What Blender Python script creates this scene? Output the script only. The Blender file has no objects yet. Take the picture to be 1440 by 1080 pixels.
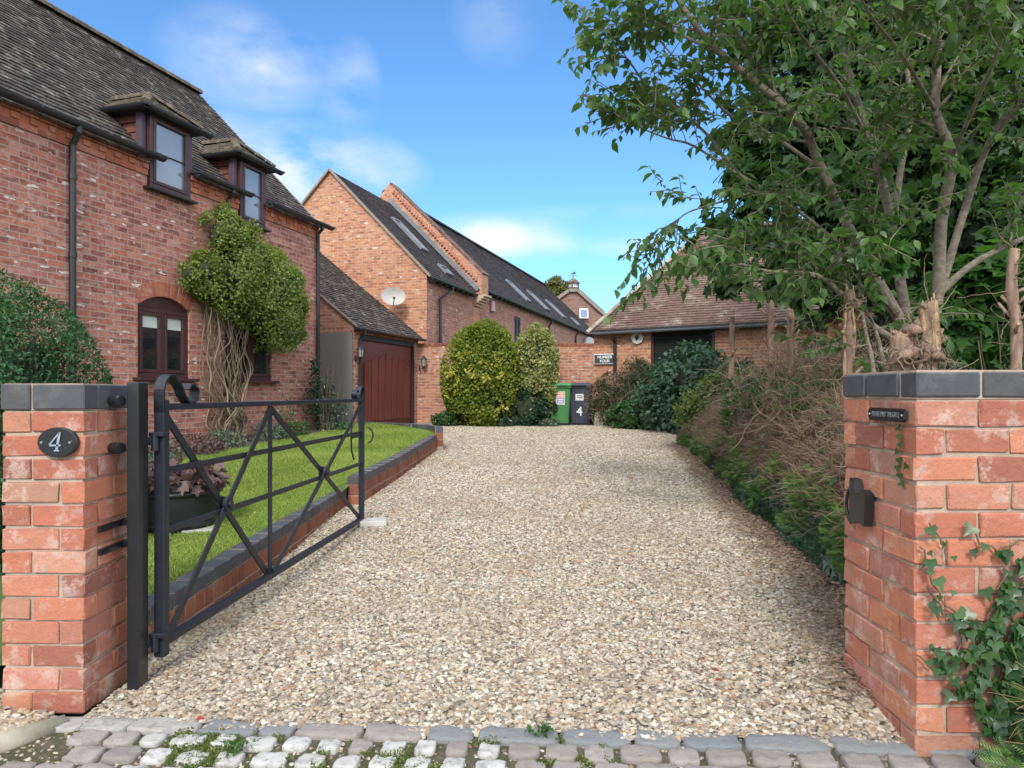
import bpy, bmesh, math, random
import numpy as np
from mathutils import Vector, Matrix, noise
rng = np.random.default_rng(7)
random.seed(7)
SC = bpy.context.scene
COL = SC.collection

# ------------------------------------------------------------------ camera, sky, sun
CAMZ = 1.25
cam = bpy.data.cameras.new('camera')
cam.lens = 25.0; cam.sensor_width = 36.0; cam.shift_y = 0.009
cam.clip_start = 0.05; cam.clip_end = 2000
camo = bpy.data.objects.new('camera', cam); COL.objects.link(camo)
camo.location = (0, 0, CAMZ); camo.rotation_euler = (math.radians(90), 0, 0)
SC.camera = camo
SC.view_settings.view_transform = 'Standard'
SC.view_settings.look = 'None'
SC.view_settings.exposure = .90
SC.view_settings.gamma = 1
SUN_EL, SUN_AZ = 38.0, 184.0      # azimuth clockwise from +Y: behind the camera, to its left
w = bpy.data.worlds.new('World'); SC.world = w; w.use_nodes = True
nt = w.node_tree; nt.nodes.clear()
def WN(t, **k):
    n = nt.nodes.new(t)
    for a, b in k.items(): setattr(n, a, b)
    return n
out = WN('ShaderNodeOutputWorld'); bg = WN('ShaderNodeBackground')
sky = WN('ShaderNodeTexSky', sky_type='NISHITA', sun_disc=False)
sky.sun_elevation = math.radians(SUN_EL); sky.sun_rotation = math.radians(SUN_AZ)
sky.air_density = 1.0; sky.dust_density = 0.6; sky.ozone_density = 2.4
tc = WN('ShaderNodeTexCoord')
cn = WN('ShaderNodeTexNoise'); cn.inputs['Scale'].default_value = 6.5; cn.inputs['Detail'].default_value = 7; cn.inputs['Roughness'].default_value = .55
mp = WN('ShaderNodeMapping'); mp.inputs['Scale'].default_value = (1, 1, 2.0)
nt.links.new(tc.outputs['Generated'], mp.inputs[0]); nt.links.new(mp.outputs[0], cn.inputs['Vector'])
def vm(op, a, b=None):
    n = WN('ShaderNodeVectorMath', operation=op)
    nt.links.new(a, n.inputs[0])
    if b is not None:
        if isinstance(b, tuple): n.inputs[1].default_value = b
        else: nt.links.new(b, n.inputs[1])
    return n
def mm(op, a, b, clamp=False):
    n = WN('ShaderNodeMath', operation=op); n.use_clamp = clamp
    for i, v in enumerate((a, b)):
        if isinstance(v, (int, float)): n.inputs[i].default_value = v
        else: nt.links.new(v, n.inputs[i])
    return n.outputs[0]
# a few separate clouds, each an ellipsoid of directions broken up by noise
tot = None
for (px, py, rx, ry, amt) in [(355, 85, 125, 70, .5), (488, 120, 50, 85, .36), (430, 240, 180, 70, .9), (340, 200, 90, 45, .4),
                              (690, 335, 170, 40, .75), (880, 345, 85, 20, .3), (700, 15, 70, 80, .18), (850, 300, 200, 14, .15), (-400, 200, 500, 120, .7), (2300, 200, 500, 120, .8)]:
    d = Vector(((px-720)/1000, 1, (553-py)/1000)).normalized()
    s = vm('SUBTRACT', tc.outputs['Generated'], tuple(d))
    s2 = vm('MULTIPLY', s.outputs[0], (1000/rx*1.08, 1000/rx*1.08, 1000/ry*1.08))
    l = WN('ShaderNodeVectorMath', operation='LENGTH'); nt.links.new(s2.outputs[0], l.inputs[0])
    f = mm('SUBTRACT', 1.0, l.outputs['Value'], True)
    f = mm('MULTIPLY', f, amt*1.9)
    tot = f if tot is None else mm('MAXIMUM', tot, f)
nn = mm('SUBTRACT', cn.outputs['Fac'], .36); nn = mm('MULTIPLY', nn, 3.6, True)
cl = mm('MULTIPLY', tot, nn, True)
# broken white cloud added overhead and behind the camera, unseen, for soft fill
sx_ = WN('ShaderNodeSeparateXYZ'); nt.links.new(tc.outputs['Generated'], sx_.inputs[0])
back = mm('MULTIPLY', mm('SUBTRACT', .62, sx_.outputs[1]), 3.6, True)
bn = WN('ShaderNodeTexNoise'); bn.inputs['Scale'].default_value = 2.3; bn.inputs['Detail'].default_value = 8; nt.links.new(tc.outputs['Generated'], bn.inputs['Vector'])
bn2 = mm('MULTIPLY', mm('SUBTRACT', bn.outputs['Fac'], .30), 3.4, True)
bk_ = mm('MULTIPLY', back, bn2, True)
grade = WN('ShaderNodeMixRGB', blend_type='MULTIPLY'); grade.inputs[0].default_value = 1; grade.inputs[2].default_value = (.62, .95, 1.20, 1)
nt.links.new(sky.outputs[0], grade.inputs[1])
mx = WN('ShaderNodeMixRGB'); mx.inputs[2].default_value = (5.0, 5.3, 5.6, 1)
nt.links.new(cl, mx.inputs[0]); nt.links.new(grade.outputs[0], mx.inputs[1])
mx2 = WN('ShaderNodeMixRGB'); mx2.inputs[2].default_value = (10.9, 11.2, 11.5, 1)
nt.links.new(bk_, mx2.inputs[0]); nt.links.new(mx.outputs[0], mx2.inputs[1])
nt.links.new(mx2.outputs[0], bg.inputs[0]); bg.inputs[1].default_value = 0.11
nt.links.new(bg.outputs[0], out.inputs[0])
sun = bpy.data.lights.new('sun', 'SUN'); sun.energy = 1.5; sun.angle = math.radians(12); sun.color = (1, .95, .87)
suno = bpy.data.objects.new('sun', sun); COL.objects.link(suno)
_el, _az = math.radians(SUN_EL), math.radians(SUN_AZ)
sd = Vector((math.sin(_az)*math.cos(_el), math.cos(_az)*math.cos(_el), math.sin(_el)))
suno.rotation_euler = sd.to_track_quat('Z', 'Y').to_euler()

# ------------------------------------------------------------------ helpers
def at(px, py, Y): return Vector(((px-720)/1000*Y, Y, CAMZ-(py-553)/1000*Y))
def v3(*a): return Vector(a)
def tag(o, label=None, cat=None, group=None, kind=None):
    if label: o['label'] = label
    if cat: o['category'] = cat
    if group: o['group'] = group
    if kind: o['kind'] = kind
    return o
def thing(name, label, cat, loc=(0, 0, 0), rz=0, group=None):
    o = bpy.data.objects.new(name, None); COL.objects.link(o)
    o.location = loc; o.rotation_euler = (0, 0, rz); o.empty_display_size = .1
    return tag(o, label, cat, group)
def wm(o):
    m = Matrix.Translation(o.location) @ o.rotation_euler.to_matrix().to_4x4()
    return m if o.parent is None else wm(o.parent) @ o.matrix_parent_inverse @ m
class MB:
    """collects shapes (world coordinates) for one mesh object"""
    def __init__(s): s.v = []; s.f = []; s.uv = []; s.r = []; s.sm = False
    def poly(s, pts, uv=None, r=0.0):
        i = len(s.v); s.v += [tuple(p) for p in pts]; s.f.append(tuple(range(i, i+len(pts))))
        s.uv.append(uv if uv else [(0, 0)]*len(pts)); s.r += [r]*len(pts)
    def mesh(s, vs, fs, r=0.0):
        i = len(s.v); s.v += [tuple(p) for p in vs]; s.r += [r]*len(vs)
        for f in fs: s.f.append(tuple(i+k for k in f)); s.uv.append([(0, 0)]*len(f))
    jit = 0.0
    def box(s, c, size, M=None, r=0.0, ch=0.0):
        x, y, z = [q/2 for q in size]; c = Vector(c)
        if ch <= 0:
            vs = [Vector(p) for p in [(-x,-y,-z),(x,-y,-z),(x,y,-z),(-x,y,-z),(-x,-y,z),(x,-y,z),(x,y,z),(-x,y,z)]]
            fs = [(0,3,2,1),(4,5,6,7),(0,1,5,4),(1,2,6,5),(2,3,7,6),(3,0,4,7)]
        else:
            vs = []; idx = {}
            for sx in (-1, 1):
                for sy in (-1, 1):
                    for sz in (-1, 1):
                        for a in range(3):
                            p = [sx*(x-ch), sy*(y-ch), sz*(z-ch)]
                            p[a] = (sx*x, sy*y, sz*z)[a]
                            idx[(sx, sy, sz, a)] = len(vs); vs.append(Vector(p))
            fs = []
            def q(*k): fs.append(tuple(idx[i] for i in k))
            for g in (-1, 1):
                o = [(-1,-1),(1,-1),(1,1),(-1,1)]
                if g < 0: o = o[::-1]
                q(*[(g, a, b, 0) for a, b in o]); q(*[(b, g, a, 1) for a, b in o]); q(*[(a, b, g, 2) for a, b in o])
            for a in (-1, 1):
                for b in (-1, 1):
                    k = [(-1, a, b), (1, a, b)]
                    e = [(*k[0], 1), (*k[1], 1), (*k[1], 2), (*k[0], 2)]; q(*(e if a*b < 0 else e[::-1]))
                    k = [(a, -1, b), (a, 1, b)]
                    e = [(*k[0], 0), (*k[1], 0), (*k[1], 2), (*k[0], 2)]; q(*(e if a*b > 0 else e[::-1]))
                    k = [(a, b, -1), (a, b, 1)]
                    e = [(*k[0], 0), (*k[1], 0), (*k[1], 1), (*k[0], 1)]; q(*(e if a*b < 0 else e[::-1]))
                    for c2 in (-1, 1):
                        e = [(a, b, c2, 0), (a, b, c2, 1), (a, b, c2, 2)]; q(*(e if a*b*c2 > 0 else e[::-1]))
        if s.jit: vs = [p+Vector([random.uniform(-s.jit, s.jit) for _ in range(3)]) for p in vs]
        if M is not None: vs = [M @ p for p in vs]
        s.mesh([p+c for p in vs], fs, r)
    def bar(s, a, b, w, h, up=(0, 0, 1), r=0.0, ch=0.0):
        a = Vector(a); b = Vector(b); d = (b-a); L = d.length; d.normalize()
        u = Vector(up); sd_ = d.cross(u)
        if sd_.length < 1e-4: sd_ = d.cross(Vector((1, 0, 0)))
        sd_.normalize(); u = sd_.cross(d)
        M = Matrix((d, sd_, u)).transposed()
        s.box((a+b)/2, (L, w, h), M, r, ch)
    def tube(s, pts, rad, n=8, caps=True, r=0.0):
        pts = [Vector(p) for p in pts]
        if not hasattr(rad, '__len__'): rad = [rad]*len(pts)
        vs = []; prev = None
        for i, p in enumerate(pts):
            t = (pts[min(i+1, len(pts)-1)]-pts[max(i-1, 0)]).normalized()
            if prev is None:
                a = t.cross(Vector((0, 0, 1)))
                if a.length < .1: a = t.cross(Vector((1, 0, 0)))
            else: a = prev-t*prev.dot(t)
            a.normalize(); prev = a; b = t.cross(a)
            for k in range(n):
                q = 2*math.pi*k/n; vs.append(p+(a*math.cos(q)+b*math.sin(q))*rad[i])
        fs = []
        for i in range(len(pts)-1):
            for k in range(n):
                k2 = (k+1) % n; fs.append((i*n+k, i*n+k2, (i+1)*n+k2, (i+1)*n+k))
        if caps: fs.append(tuple(range(n))[::-1]); fs.append(tuple((len(pts)-1)*n+k for k in range(n)))
        s.mesh(vs, fs, r)
    def lathe(s, c, prof, n=20, r=0.0):
        c = Vector(c); vs = []; fs = []
        for (rr, z) in prof:
            for k in range(n): vs.append(c+Vector((rr*math.cos(2*math.pi*k/n), rr*math.sin(2*math.pi*k/n), z)))
        for i in range(len(prof)-1):
            for k in range(n): k2 = (k+1) % n; fs.append((i*n+k, i*n+k2, (i+1)*n+k2, (i+1)*n+k))
        fs.append(tuple(range(n))[::-1]); fs.append(tuple((len(prof)-1)*n+k for k in range(n)))
        s.mesh(vs, fs, r)
    def disc(s, c, axis, rad, th, n=24, r=0.0, ry=None):
        """a disc or ellipse of thickness th with its face along axis"""
        c = Vector(c); ax = Vector(axis).normalized()
        a = ax.cross(Vector((0, 0, 1)))
        if a.length < .1: a = Vector((1, 0, 0))
        a.normalize(); b = a.cross(ax)*-1
        ry = ry or rad; vs = []
        for t, k_ in ((-th/2, 1), (th/2*.6, 1), (th/2, .94)):
            for k in range(n):
                q = 2*math.pi*k/n; vs.append(c+ax*t+a*math.cos(q)*rad*k_+b*math.sin(q)*ry*k_)
        fs = []
        for i in range(2):
            for k in range(n): k2 = (k+1) % n; fs.append((i*n+k, i*n+k2, (i+1)*n+k2, (i+1)*n+k))
        fs.append(tuple(range(n))[::-1]); fs.append(tuple(2*n+k for k in range(n)))
        s.mesh(vs, fs, r)
    def build(s, name, m, parent=None, smooth=False):
        me = bpy.data.meshes.new(name); v = s.v
        if parent is not None:
            inv = wm(parent).inverted(); v = [tuple(inv @ Vector(p)) for p in v]
        me.from_pydata(v, [], s.f)
        ul = me.uv_layers.new(name='uv')
        flat = [c for f in s.uv for p in f for c in p]
        ul.data.foreach_set('uv', flat)
        at_ = me.attributes.new('rnd', 'FLOAT', 'POINT'); at_.data.foreach_set('value', s.r)
        if smooth: me.polygons.foreach_set('use_smooth', [True]*len(me.polygons))
        me.materials.append(m); me.update()
        o = bpy.data.objects.new(name, me); COL.objects.link(o)
        if parent is not None: o.parent = parent
        return o
def np_build(name, V, F, R, m, parent=None, smooth=False):
    """fast mesh from arrays: V (n,3), F (m,k) with k constant, R (n)"""
    me = bpy.data.meshes.new(name)
    if parent is not None:
        inv = np.array(wm(parent).inverted()); V = V @ inv[:3, :3].T + inv[:3, 3]
    k = F.shape[1]
    me.vertices.add(len(V)); me.vertices.foreach_set('co', np.ascontiguousarray(V, dtype=np.float32).ravel())
    me.loops.add(F.size); me.loops.foreach_set('vertex_index', F.astype(np.int32).ravel())
    me.polygons.add(len(F)); me.polygons.foreach_set('loop_start', (np.arange(len(F))*k).astype(np.int32))
    me.update(calc_edges=True)
    a = me.attributes.new('rnd', 'FLOAT', 'POINT'); a.data.foreach_set('value', R.astype(np.float32))
    if smooth: me.polygons.foreach_set('use_smooth', [True]*len(me.polygons))
    me.materials.append(m); me.update(); me.validate()
    o = bpy.data.objects.new(name, me); COL.objects.link(o)
    if parent is not None: o.parent = parent
    return o
# leaf shapes: vertices in (across, along, normal), triangles
T_FOLD = (np.array([(0,0,0),(.42,.45,.12),(0,1,-.05),(-.42,.45,.12)]), np.array([(0,1,2),(0,2,3)]))
T_CHERRY = (np.array([(0,0,0),(.24,.25,.07),(.27,.55,.06),(0,1,-.22),(-.27,.55,.06),(-.24,.25,.07),(0,.5,-.03)]),
            np.array([(0,1,6),(1,2,6),(6,2,3),(6,3,4),(6,4,5),(6,5,0)]))
T_LOBE = (np.array([(0,0,0),(.50,.10,.03),(.34,.36,.04),(.62,.66,-.06),(.22,.66,.03),(0,1.05,-.10),(-.22,.66,.03),(-.62,.66,-.06),(-.34,.36,.04),(-.5,.10,.03),(0,.42,-.04)]),
          np.array([(10,i,i+1) for i in range(0, 9)]+[(10,9,0)]))
T_IVY = (np.array([(0,0,0),(.42,-.06,0),(.5,.28,.02),(.22,.42,.03),(0,1,-.05),(-.22,.42,.03),(-.5,.28,.02),(-.42,-.06,0),(0,.3,-.03)]),
         np.array([(8,i,i+1) for i in range(0, 7)]+[(8,7,0)]))
T_BLADE = (np.array([(-.06,0,0),(.06,0,0),(.03,.6,.06),(0,1,.2)]), np.array([(0,1,2),(0,2,3)]))
_sp = [(0,0,0),(.04,.5,0),(0,1,-.15)]; _sf = [(0,1,2)]; 
_v = [(-.02,0,0),(.02,0,0),(0,1,-.15)]; _f = [(0,1,2)]
for _i in range(7):
    _y = .12+_i*.11; _l = .42*(1-_i*.09)
    for _s in (-1, 1):
        _k = len(_v); _v += [(0,_y-.035,-.1*_y),(0,_y+.035,-.1*_y),(_s*_l*.75,_y+_l*.75,-.08-.1*_y)]; _f.append((_k,_k+1,_k+2))
T_SPRAY = (np.array(_v), np.array(_f))
def leaves(T, P, D, N, S, W=1.0, R=None):
    P = np.asarray(P, float); D = np.asarray(D, float); N = np.asarray(N, float); S = np.asarray(S, float)
    tv, tf = T; n = len(P)
    D = D/(np.linalg.norm(D, axis=1, keepdims=True)+1e-9)
    X = np.cross(D, N); X /= (np.linalg.norm(X, axis=1, keepdims=True)+1e-9); Z = np.cross(X, D)
    V = P[:, None, :]+S[:, None, None]*(tv[None, :, 0:1]*W*X[:, None, :]+tv[None, :, 1:2]*D[:, None, :]+tv[None, :, 2:3]*Z[:, None, :])
    F = tf[None]+(np.arange(n)*len(tv))[:, None, None]
    if R is None: R = rng.random(n)
    return V.reshape(-1, 3), F.reshape(-1, 3), np.repeat(R, len(tv))
def merge(parts):
    Vs, Fs, Rs = [], [], []; o = 0
    for V, F, R in parts: Vs.append(V); Fs.append(F+o); Rs.append(R); o += len(V)
    return np.concatenate(Vs), np.concatenate(Fs), np.concatenate(Rs)
def rvec(n):
    v = rng.normal(size=(n, 3)); return v/np.linalg.norm(v, axis=1, keepdims=True)
def blob(T, blobs, n, size, clump=.22, up=.35, droop=0.0, W=1.0, zmin=None, nclump=60, shell=.72, core=True):
    """leaf clumps through the outer shell of several ellipsoids ((cx,cy,cz),(rx,ry,rz))"""
    vol = np.array([b[1][0]*b[1][1]*b[1][2] for b in blobs])**.75; vol = vol/vol.sum(); parts = []
    for (c, r), q in zip(blobs, vol):
        m = int(n*q); c = np.array(c); r = np.array(r); K = max(6, int(nclump*q))
        cd = rvec(K); cr = shell+(1-shell)*rng.random(K)**.7; lum = 1+.10*rng.normal(size=K)
        ctone = rng.random(K)
        ki = rng.integers(0, K, m)
        d = cd[ki]*(cr*lum)[ki][:, None]+rng.normal(size=(m, 3))*clump
        l = np.linalg.norm(d, axis=1, keepdims=True); d = d/np.maximum(1, l/1.12)
        P = c+d*r
        outw = d*r; outw /= (np.linalg.norm(outw, axis=1, keepdims=True)+1e-9)
        nrm = outw+rvec(m)*.7+np.array([0, 0, up]); D = outw*.5+rvec(m)*.9+np.array([0, 0, -droop])
        R = np.clip(.5*ctone[ki]+.5*rng.random(m), 0, 1)
        ok = np.ones(m, bool) if zmin is None else P[:, 2] > zmin
        parts.append(leaves(T, P[ok], D[ok], nrm[ok], (size*(.65+.7*rng.random(m)))[ok], W, R[ok]))
    return merge(parts)

# ------------------------------------------------------------------ materials
def newmat(name):
    m = bpy.data.materials.new(name); m.use_nodes = True; t = m.node_tree; t.nodes.clear()
    o = t.nodes.new('ShaderNodeOutputMaterial'); b = t.nodes.new('ShaderNodeBsdfPrincipled'); t.links.new(b.outputs[0], o.inputs[0])
    return m, t, b
def nd(t, ty, ins=None, **k):
    n = t.nodes.new(ty)
    for a, b in k.items(): setattr(n, a, b)
    if ins:
        for a, b in ins.items():
            if hasattr(b, 'links') or isinstance(b, bpy.types.NodeSocket): t.links.new(b, n.inputs[a])
            else: n.inputs[a].default_value = b
    return n
def ramp(t, fac, stops, interp='LINEAR'):
    n = t.nodes.new('ShaderNodeValToRGB'); n.color_ramp.interpolation = interp
    e = n.color_ramp.elements
    while len(e) < len(stops): e.new(.5)
    for i, (p, c) in enumerate(stops): e[i].position = p; e[i].color = (*c, 1) if len(c) == 3 else c
    t.links.new(fac, n.inputs[0]); return n.outputs[0]
def mixc(t, fac, a, b, blend='MIX'):
    n = t.nodes.new('ShaderNodeMixRGB'); n.blend_type = blend
    for i, v in enumerate((fac, a, b)):
        if isinstance(v, bpy.types.NodeSocket): t.links.new(v, n.inputs[i])
        elif i == 0: n.inputs[0].default_value = v
        else: n.inputs[i].default_value = (*v, 1)
    return n.outputs[0]
def math_(t, op, a, b=0.0, clamp=False):
    n = t.nodes.new('ShaderNodeMath'); n.operation = op; n.use_clamp = clamp
    for i, v in enumerate((a, b)):
        if isinstance(v, bpy.types.NodeSocket): t.links.new(v, n.inputs[i])
        else: n.inputs[i].default_value = v
    return n.outputs[0]
def noise_(t, scale, detail=4, rough=.55, vec=None, out='Fac', sc=None):
    if vec is None: vec = nd(t, 'ShaderNodeTexCoord').outputs['Object']
    if sc: vec = nd(t, 'ShaderNodeMapping', {'Vector': vec, 'Scale': sc}).outputs[0]
    return nd(t, 'ShaderNodeTexNoise', {'Vector': vec, 'Scale': scale, 'Detail': detail, 'Roughness': rough}).outputs[out]
def bump(t, b, h, strength=.4, dist=.01):
    n = nd(t, 'ShaderNodeBump', {'Height': h, 'Strength': strength, 'Distance': dist}); t.links.new(n.outputs[0], b.inputs['Normal'])
def attr(t, n='rnd'): return nd(t, 'ShaderNodeAttribute', attribute_name=n).outputs['Fac']
def plain(name, col, rough=.5, metal=0, var=.12, scale=8, bmp=.1, spec=.5, coat=0):
    m, t, b = newmat(name); n = noise_(t, scale, 5)
    c = mixc(t, n, tuple(x*(1-var*2) for x in col), tuple(min(1, x*(1+var*2)) for x in col))
    t.links.new(c, b.inputs['Base Color']); b.inputs['Roughness'].default_value = rough; b.inputs['Metallic'].default_value = metal
    b.inputs['Specular IOR Level'].default_value = spec; b.inputs['Coat Weight'].default_value = coat
    bump(t, b, noise_(t, scale*12, 3), bmp, .003); return m
def brickmat(name, cols, mortar, white=.25, scale=1.0, row=.075, wid=.225, dark=.15, rough=.9, msz=.007):
    m, t, b = newmat(name)
    uv = nd(t, 'ShaderNodeUVMap', uv_map='uv').outputs[0]
    wob = noise_(t, 22, 3, vec=uv, out='Color')
    wv = nd(t, 'ShaderNodeVectorMath', {0: wob, 1: (.5, .5, .5)}, operation='SUBTRACT').outputs[0]
    wv = nd(t, 'ShaderNodeVectorMath', {0: wv, 1: (.016, .012, 0)}, operation='MULTIPLY').outputs[0]
    wv = nd(t, 'ShaderNodeVectorMath', {0: uv, 1: wv}, operation='ADD').outputs[0]
    br = nd(t, 'ShaderNodeTexBrick', {'Vector': wv, 'Color1': (0,0,0,1), 'Color2': (1,1,1,1), 'Mortar': (.5,.5,.5,1), 'Scale': scale, 'Mortar Size': msz, 'Mortar Smooth': .25, 'Bias': 0.0, 'Brick Width': wid, 'Row Height': row}, offset=.5)
    k = len(cols); c = ramp(t, br.outputs['Color'], [(i/(k-1), q) for i, q in enumerate(cols)])
    n1 = noise_(t, 9, 6, .65, vec=uv); n2 = noise_(t, 2.0, 5, .6, vec=uv); n3 = noise_(t, 60, 4, .6, vec=uv)
    c = mixc(t, math_(t, 'MULTIPLY', n3, .4), c, tuple(x*.7 for x in cols[0]))
    c = mixc(t, math_(t, 'MULTIPLY', ramp(t, noise_(t, 14, 5, .7, vec=uv), [(.45, (0,0,0)), (.62, (1,1,1))]), .35), c, tuple(min(1, x*1.15+.06) for x in cols[4%len(cols)]))
    # dark burnt bricks and lime-stained patches
    dk = ramp(t, nd(t, 'ShaderNodeTexNoise', {'Vector': nd(t, 'ShaderNodeVectorMath', {0: uv, 1: (4.44, 13.3, 1)}, operation='MULTIPLY').outputs[0], 'Scale': 1.0, 'Detail': 0}).outputs['Fac'], [(.60, (0,0,0)), (.66, (1,1,1))])
    c = mixc(t, math_(t, 'MULTIPLY', dk, dark*3.6, True), c, (.12, .07, .065))
    wh = math_(t, 'MULTIPLY', ramp(t, n1, [(.54, (0,0,0)), (.70, (1,1,1))]), ramp(t, n2, [(.40, (0,0,0)), (.62, (1,1,1))]))
    wp = ramp(t, noise_(t, 3.7, 2, .5, vec=nd(t, 'ShaderNodeVectorMath', {0: uv, 1: (1.3, 3.9, 1)}, operation='MULTIPLY').outputs[0]), [(.65, (0,0,0)), (.685, (1,1,1))])
    c = mixc(t, math_(t, 'MULTIPLY', wh, white, True), c, (.62, .52, .47))
    c = mixc(t, math_(t, 'MULTIPLY', math_(t, 'MULTIPLY', wp, n1), white*3.0, True), c, (.72, .66, .60))
    mc = mixc(t, n3, tuple(x*.72 for x in mortar), tuple(min(1, x*1.2) for x in mortar))
    c = mixc(t, br.outputs['Fac'], c, mc)
    st = noise_(t, .55, 4, .6, vec=uv)
    c = mixc(t, ramp(t, st, [(.35, (.30,.30,.30)), (.65, (0,0,0))]), c, (.22, .11, .085), 'MULTIPLY') if False else mixc(t, math_(t, 'MULTIPLY', st, .35), c, tuple(x*.7 for x in cols[1]))
    t.links.new(c, b.inputs['Base Color']); b.inputs['Roughness'].default_value = rough; b.inputs['Specular IOR Level'].default_value = .25
    h = math_(t, 'ADD', math_(t, 'MULTIPLY', br.outputs['Fac'], -1.0), math_(t, 'MULTIPLY', n3, .5))
    bump(t, b, h, .7, .008); return m
def leafmat(name, cols, trans=.25, rough=.45, spec=.4):
    m, t, b = newmat(name); r = attr(t); k = len(cols)
    c = ramp(t, r, [(i/(k-1), q) for i, q in enumerate(cols)])
    n = noise_(t, 1.6, 3); c = mixc(t, n, c, tuple(x*.7 for x in cols[k//2]), 'MIX')
    geo = nd(t, 'ShaderNodeNewGeometry').outputs['Backfacing']
    c = mixc(t, math_(t, 'MULTIPLY', geo, .35), c, tuple(min(1, x*1.9+.02) for x in cols[k//2]))
    t.links.new(c, b.inputs['Base Color']); b.inputs['Roughness'].default_value = rough; b.inputs['Specular IOR Level'].default_value = spec
    tr = nd(t, 'ShaderNodeBsdfTranslucent', {'Color': mixc(t, 1.0, c, (1.3, 1.5, .6), 'MULTIPLY')}).outputs[0]
    mx_ = nd(t, 'ShaderNodeMixShader', {0: trans, 1: b.outputs[0], 2: tr}).outputs[0]
    t.links.new(mx_, t.nodes['Material Output'].inputs[0]); return m
def rndmat(name, cols, rough=.85, bmp=.5, bs=80, stain=None, spec=.3, interp='LINEAR', stain_amt=.5, nscale=5):
    m, t, b = newmat(name); k = len(cols)
    c = ramp(t, attr(t), [(i/(k-1), q) for i, q in enumerate(cols)], interp)
    c = mixc(t, math_(t, 'MULTIPLY', ramp(t, noise_(t, bs*4, 3, .8), [(.55, (0,0,0)), (.68, (1,1,1))]), .45), c, tuple(x*.5 for x in cols[0]))
    n = noise_(t, bs*.6, 5, .7); c = mixc(t, math_(t, 'MULTIPLY', n, .55), c, tuple(x*.6 for x in cols[k//2]))
    if stain:
        s_ = ramp(t, noise_(t, nscale, 7, .75), [(.53, (0,0,0)), (.66, (1,1,1))]); c = mixc(t, math_(t, 'MULTIPLY', s_, stain_amt), c, stain)
    if stain:
        c = mixc(t, math_(t, 'MULTIPLY', ramp(t, noise_(t, nscale*1.7+3, 6, .7), [(.56, (0,0,0)), (.70, (1,1,1))]), .5), c, tuple(x*.45 for x in cols[0]))
    t.links.new(c, b.inputs['Base Color']); b.inputs['Roughness'].default_value = rough; b.inputs['Specular IOR Level'].default_value = spec
    hh = math_(t, 'ADD', noise_(t, bs, 6, .7), math_(t, 'MULTIPLY', noise_(t, bs*.3, 4, .6), 1.2))
    bump(t, b, hh, bmp, .0065); return m
def barkmat(name, cols, sc=(1, 1, .25), scale=30):
    m, t, b = newmat(name); n = noise_(t, scale, 6, .7, sc=sc); c = ramp(t, n, [(.3, cols[0]), (.5, cols[1]), (.68, cols[2])])
    t.links.new(c, b.inputs['Base Color']); b.inputs['Roughness'].default_value = .9; bump(t, b, n, .6, .01); return m
def glassmat(name, col=(.02, .025, .03), rough=.03, spec=1.0):
    m, t, b = newmat(name); n = noise_(t, 1.2, 2)
    t.links.new(mixc(t, n, col, tuple(x*2 for x in col)), b.inputs['Base Color']); b.inputs['Roughness'].default_value = rough
    b.inputs['Specular IOR Level'].default_value = spec; b.inputs['Coat Weight'].default_value = 1.0; b.inputs['Coat Roughness'].default_value = .02; b.inputs['Coat IOR'].default_value = 1.7
    bump(t, b, noise_(t, 2.5, 2), .05, .02); return m
M = {}
M['brick_house'] = brickmat('red_brick', [(.18,.055,.050),(.40,.125,.085),(.53,.19,.12),(.42,.165,.135),(.60,.30,.22),(.30,.10,.085),(.50,.22,.17)], (.46,.37,.32), .9)
M['brick_barn'] = brickmat('orange_brick', [(.34,.12,.07),(.54,.21,.105),(.62,.29,.15),(.50,.19,.11),(.66,.37,.22)], (.54,.44,.33), .9)
M['brick_barn_side'] = brickmat('shaded_barn_brick', [(.30,.10,.07),(.40,.155,.105),(.47,.21,.145),(.36,.135,.10),(.50,.28,.21)], (.44,.35,.29), .8)  # darker copy of the barn brick, side wall's shade put into the colour
M['brick_far'] = brickmat('brown_brick', [(.22,.11,.08),(.28,.15,.11),(.34,.19,.15)], (.36,.3,.26), .25)
M['brick_wall'] = brickmat('old_wall_brick', [(.32,.10,.065),(.46,.17,.095),(.58,.25,.14),(.48,.22,.15),(.60,.34,.23)], (.52,.44,.36), .8)
M['pillar_brick'] = rndmat('pillar_brick', [(.27,.095,.075),(.45,.14,.085),(.58,.20,.11),(.38,.15,.115),(.58,.28,.19),(.47,.14,.085),(.36,.21,.16),(.60,.22,.11),(.52,.21,.16)], .95, 1.0, 42, (.63,.50,.43), stain_amt=.8, nscale=10)
M['dentil'] = rndmat('dentil_brick', [(.22,.07,.05),(.40,.12,.07),(.50,.18,.10),(.42,.16,.11),(.34,.10,.075)], .9, .5, 60, (.5,.42,.36), stain_amt=.5)
M['blue_brick'] = rndmat('blue_engineering_brick', [(.055,.058,.068),(.085,.092,.11),(.075,.07,.072),(.12,.13,.155)], .55, .25, 60, (.2,.19,.18), .5, stain_amt=.35)
M['kerb_brick'] = rndmat('kerb_red_brick', [(.20,.075,.05),(.30,.11,.065),(.38,.15,.085)], .9, .5, 60, (.30,.25,.2), stain_amt=.5)
M['mortar'] = plain('mortar', (.40,.31,.24), .95, var=.35, scale=9, bmp=1)
M['tile_dark'] = rndmat('dark_roof_tile', [(.032,.026,.025),(.06,.048,.044),(.09,.07,.062),(.055,.05,.05),(.13,.10,.085)], .9, .8, 50, (.42,.40,.33), nscale=5.5, stain_amt=.6)
M['tile_barn'] = rndmat('barn_roof_tile', [(.030,.026,.028),(.045,.038,.040),(.062,.052,.052),(.075,.06,.055)], .9, .5, 40, (.12,.115,.1), nscale=1.2, stain_amt=.3)
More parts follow.
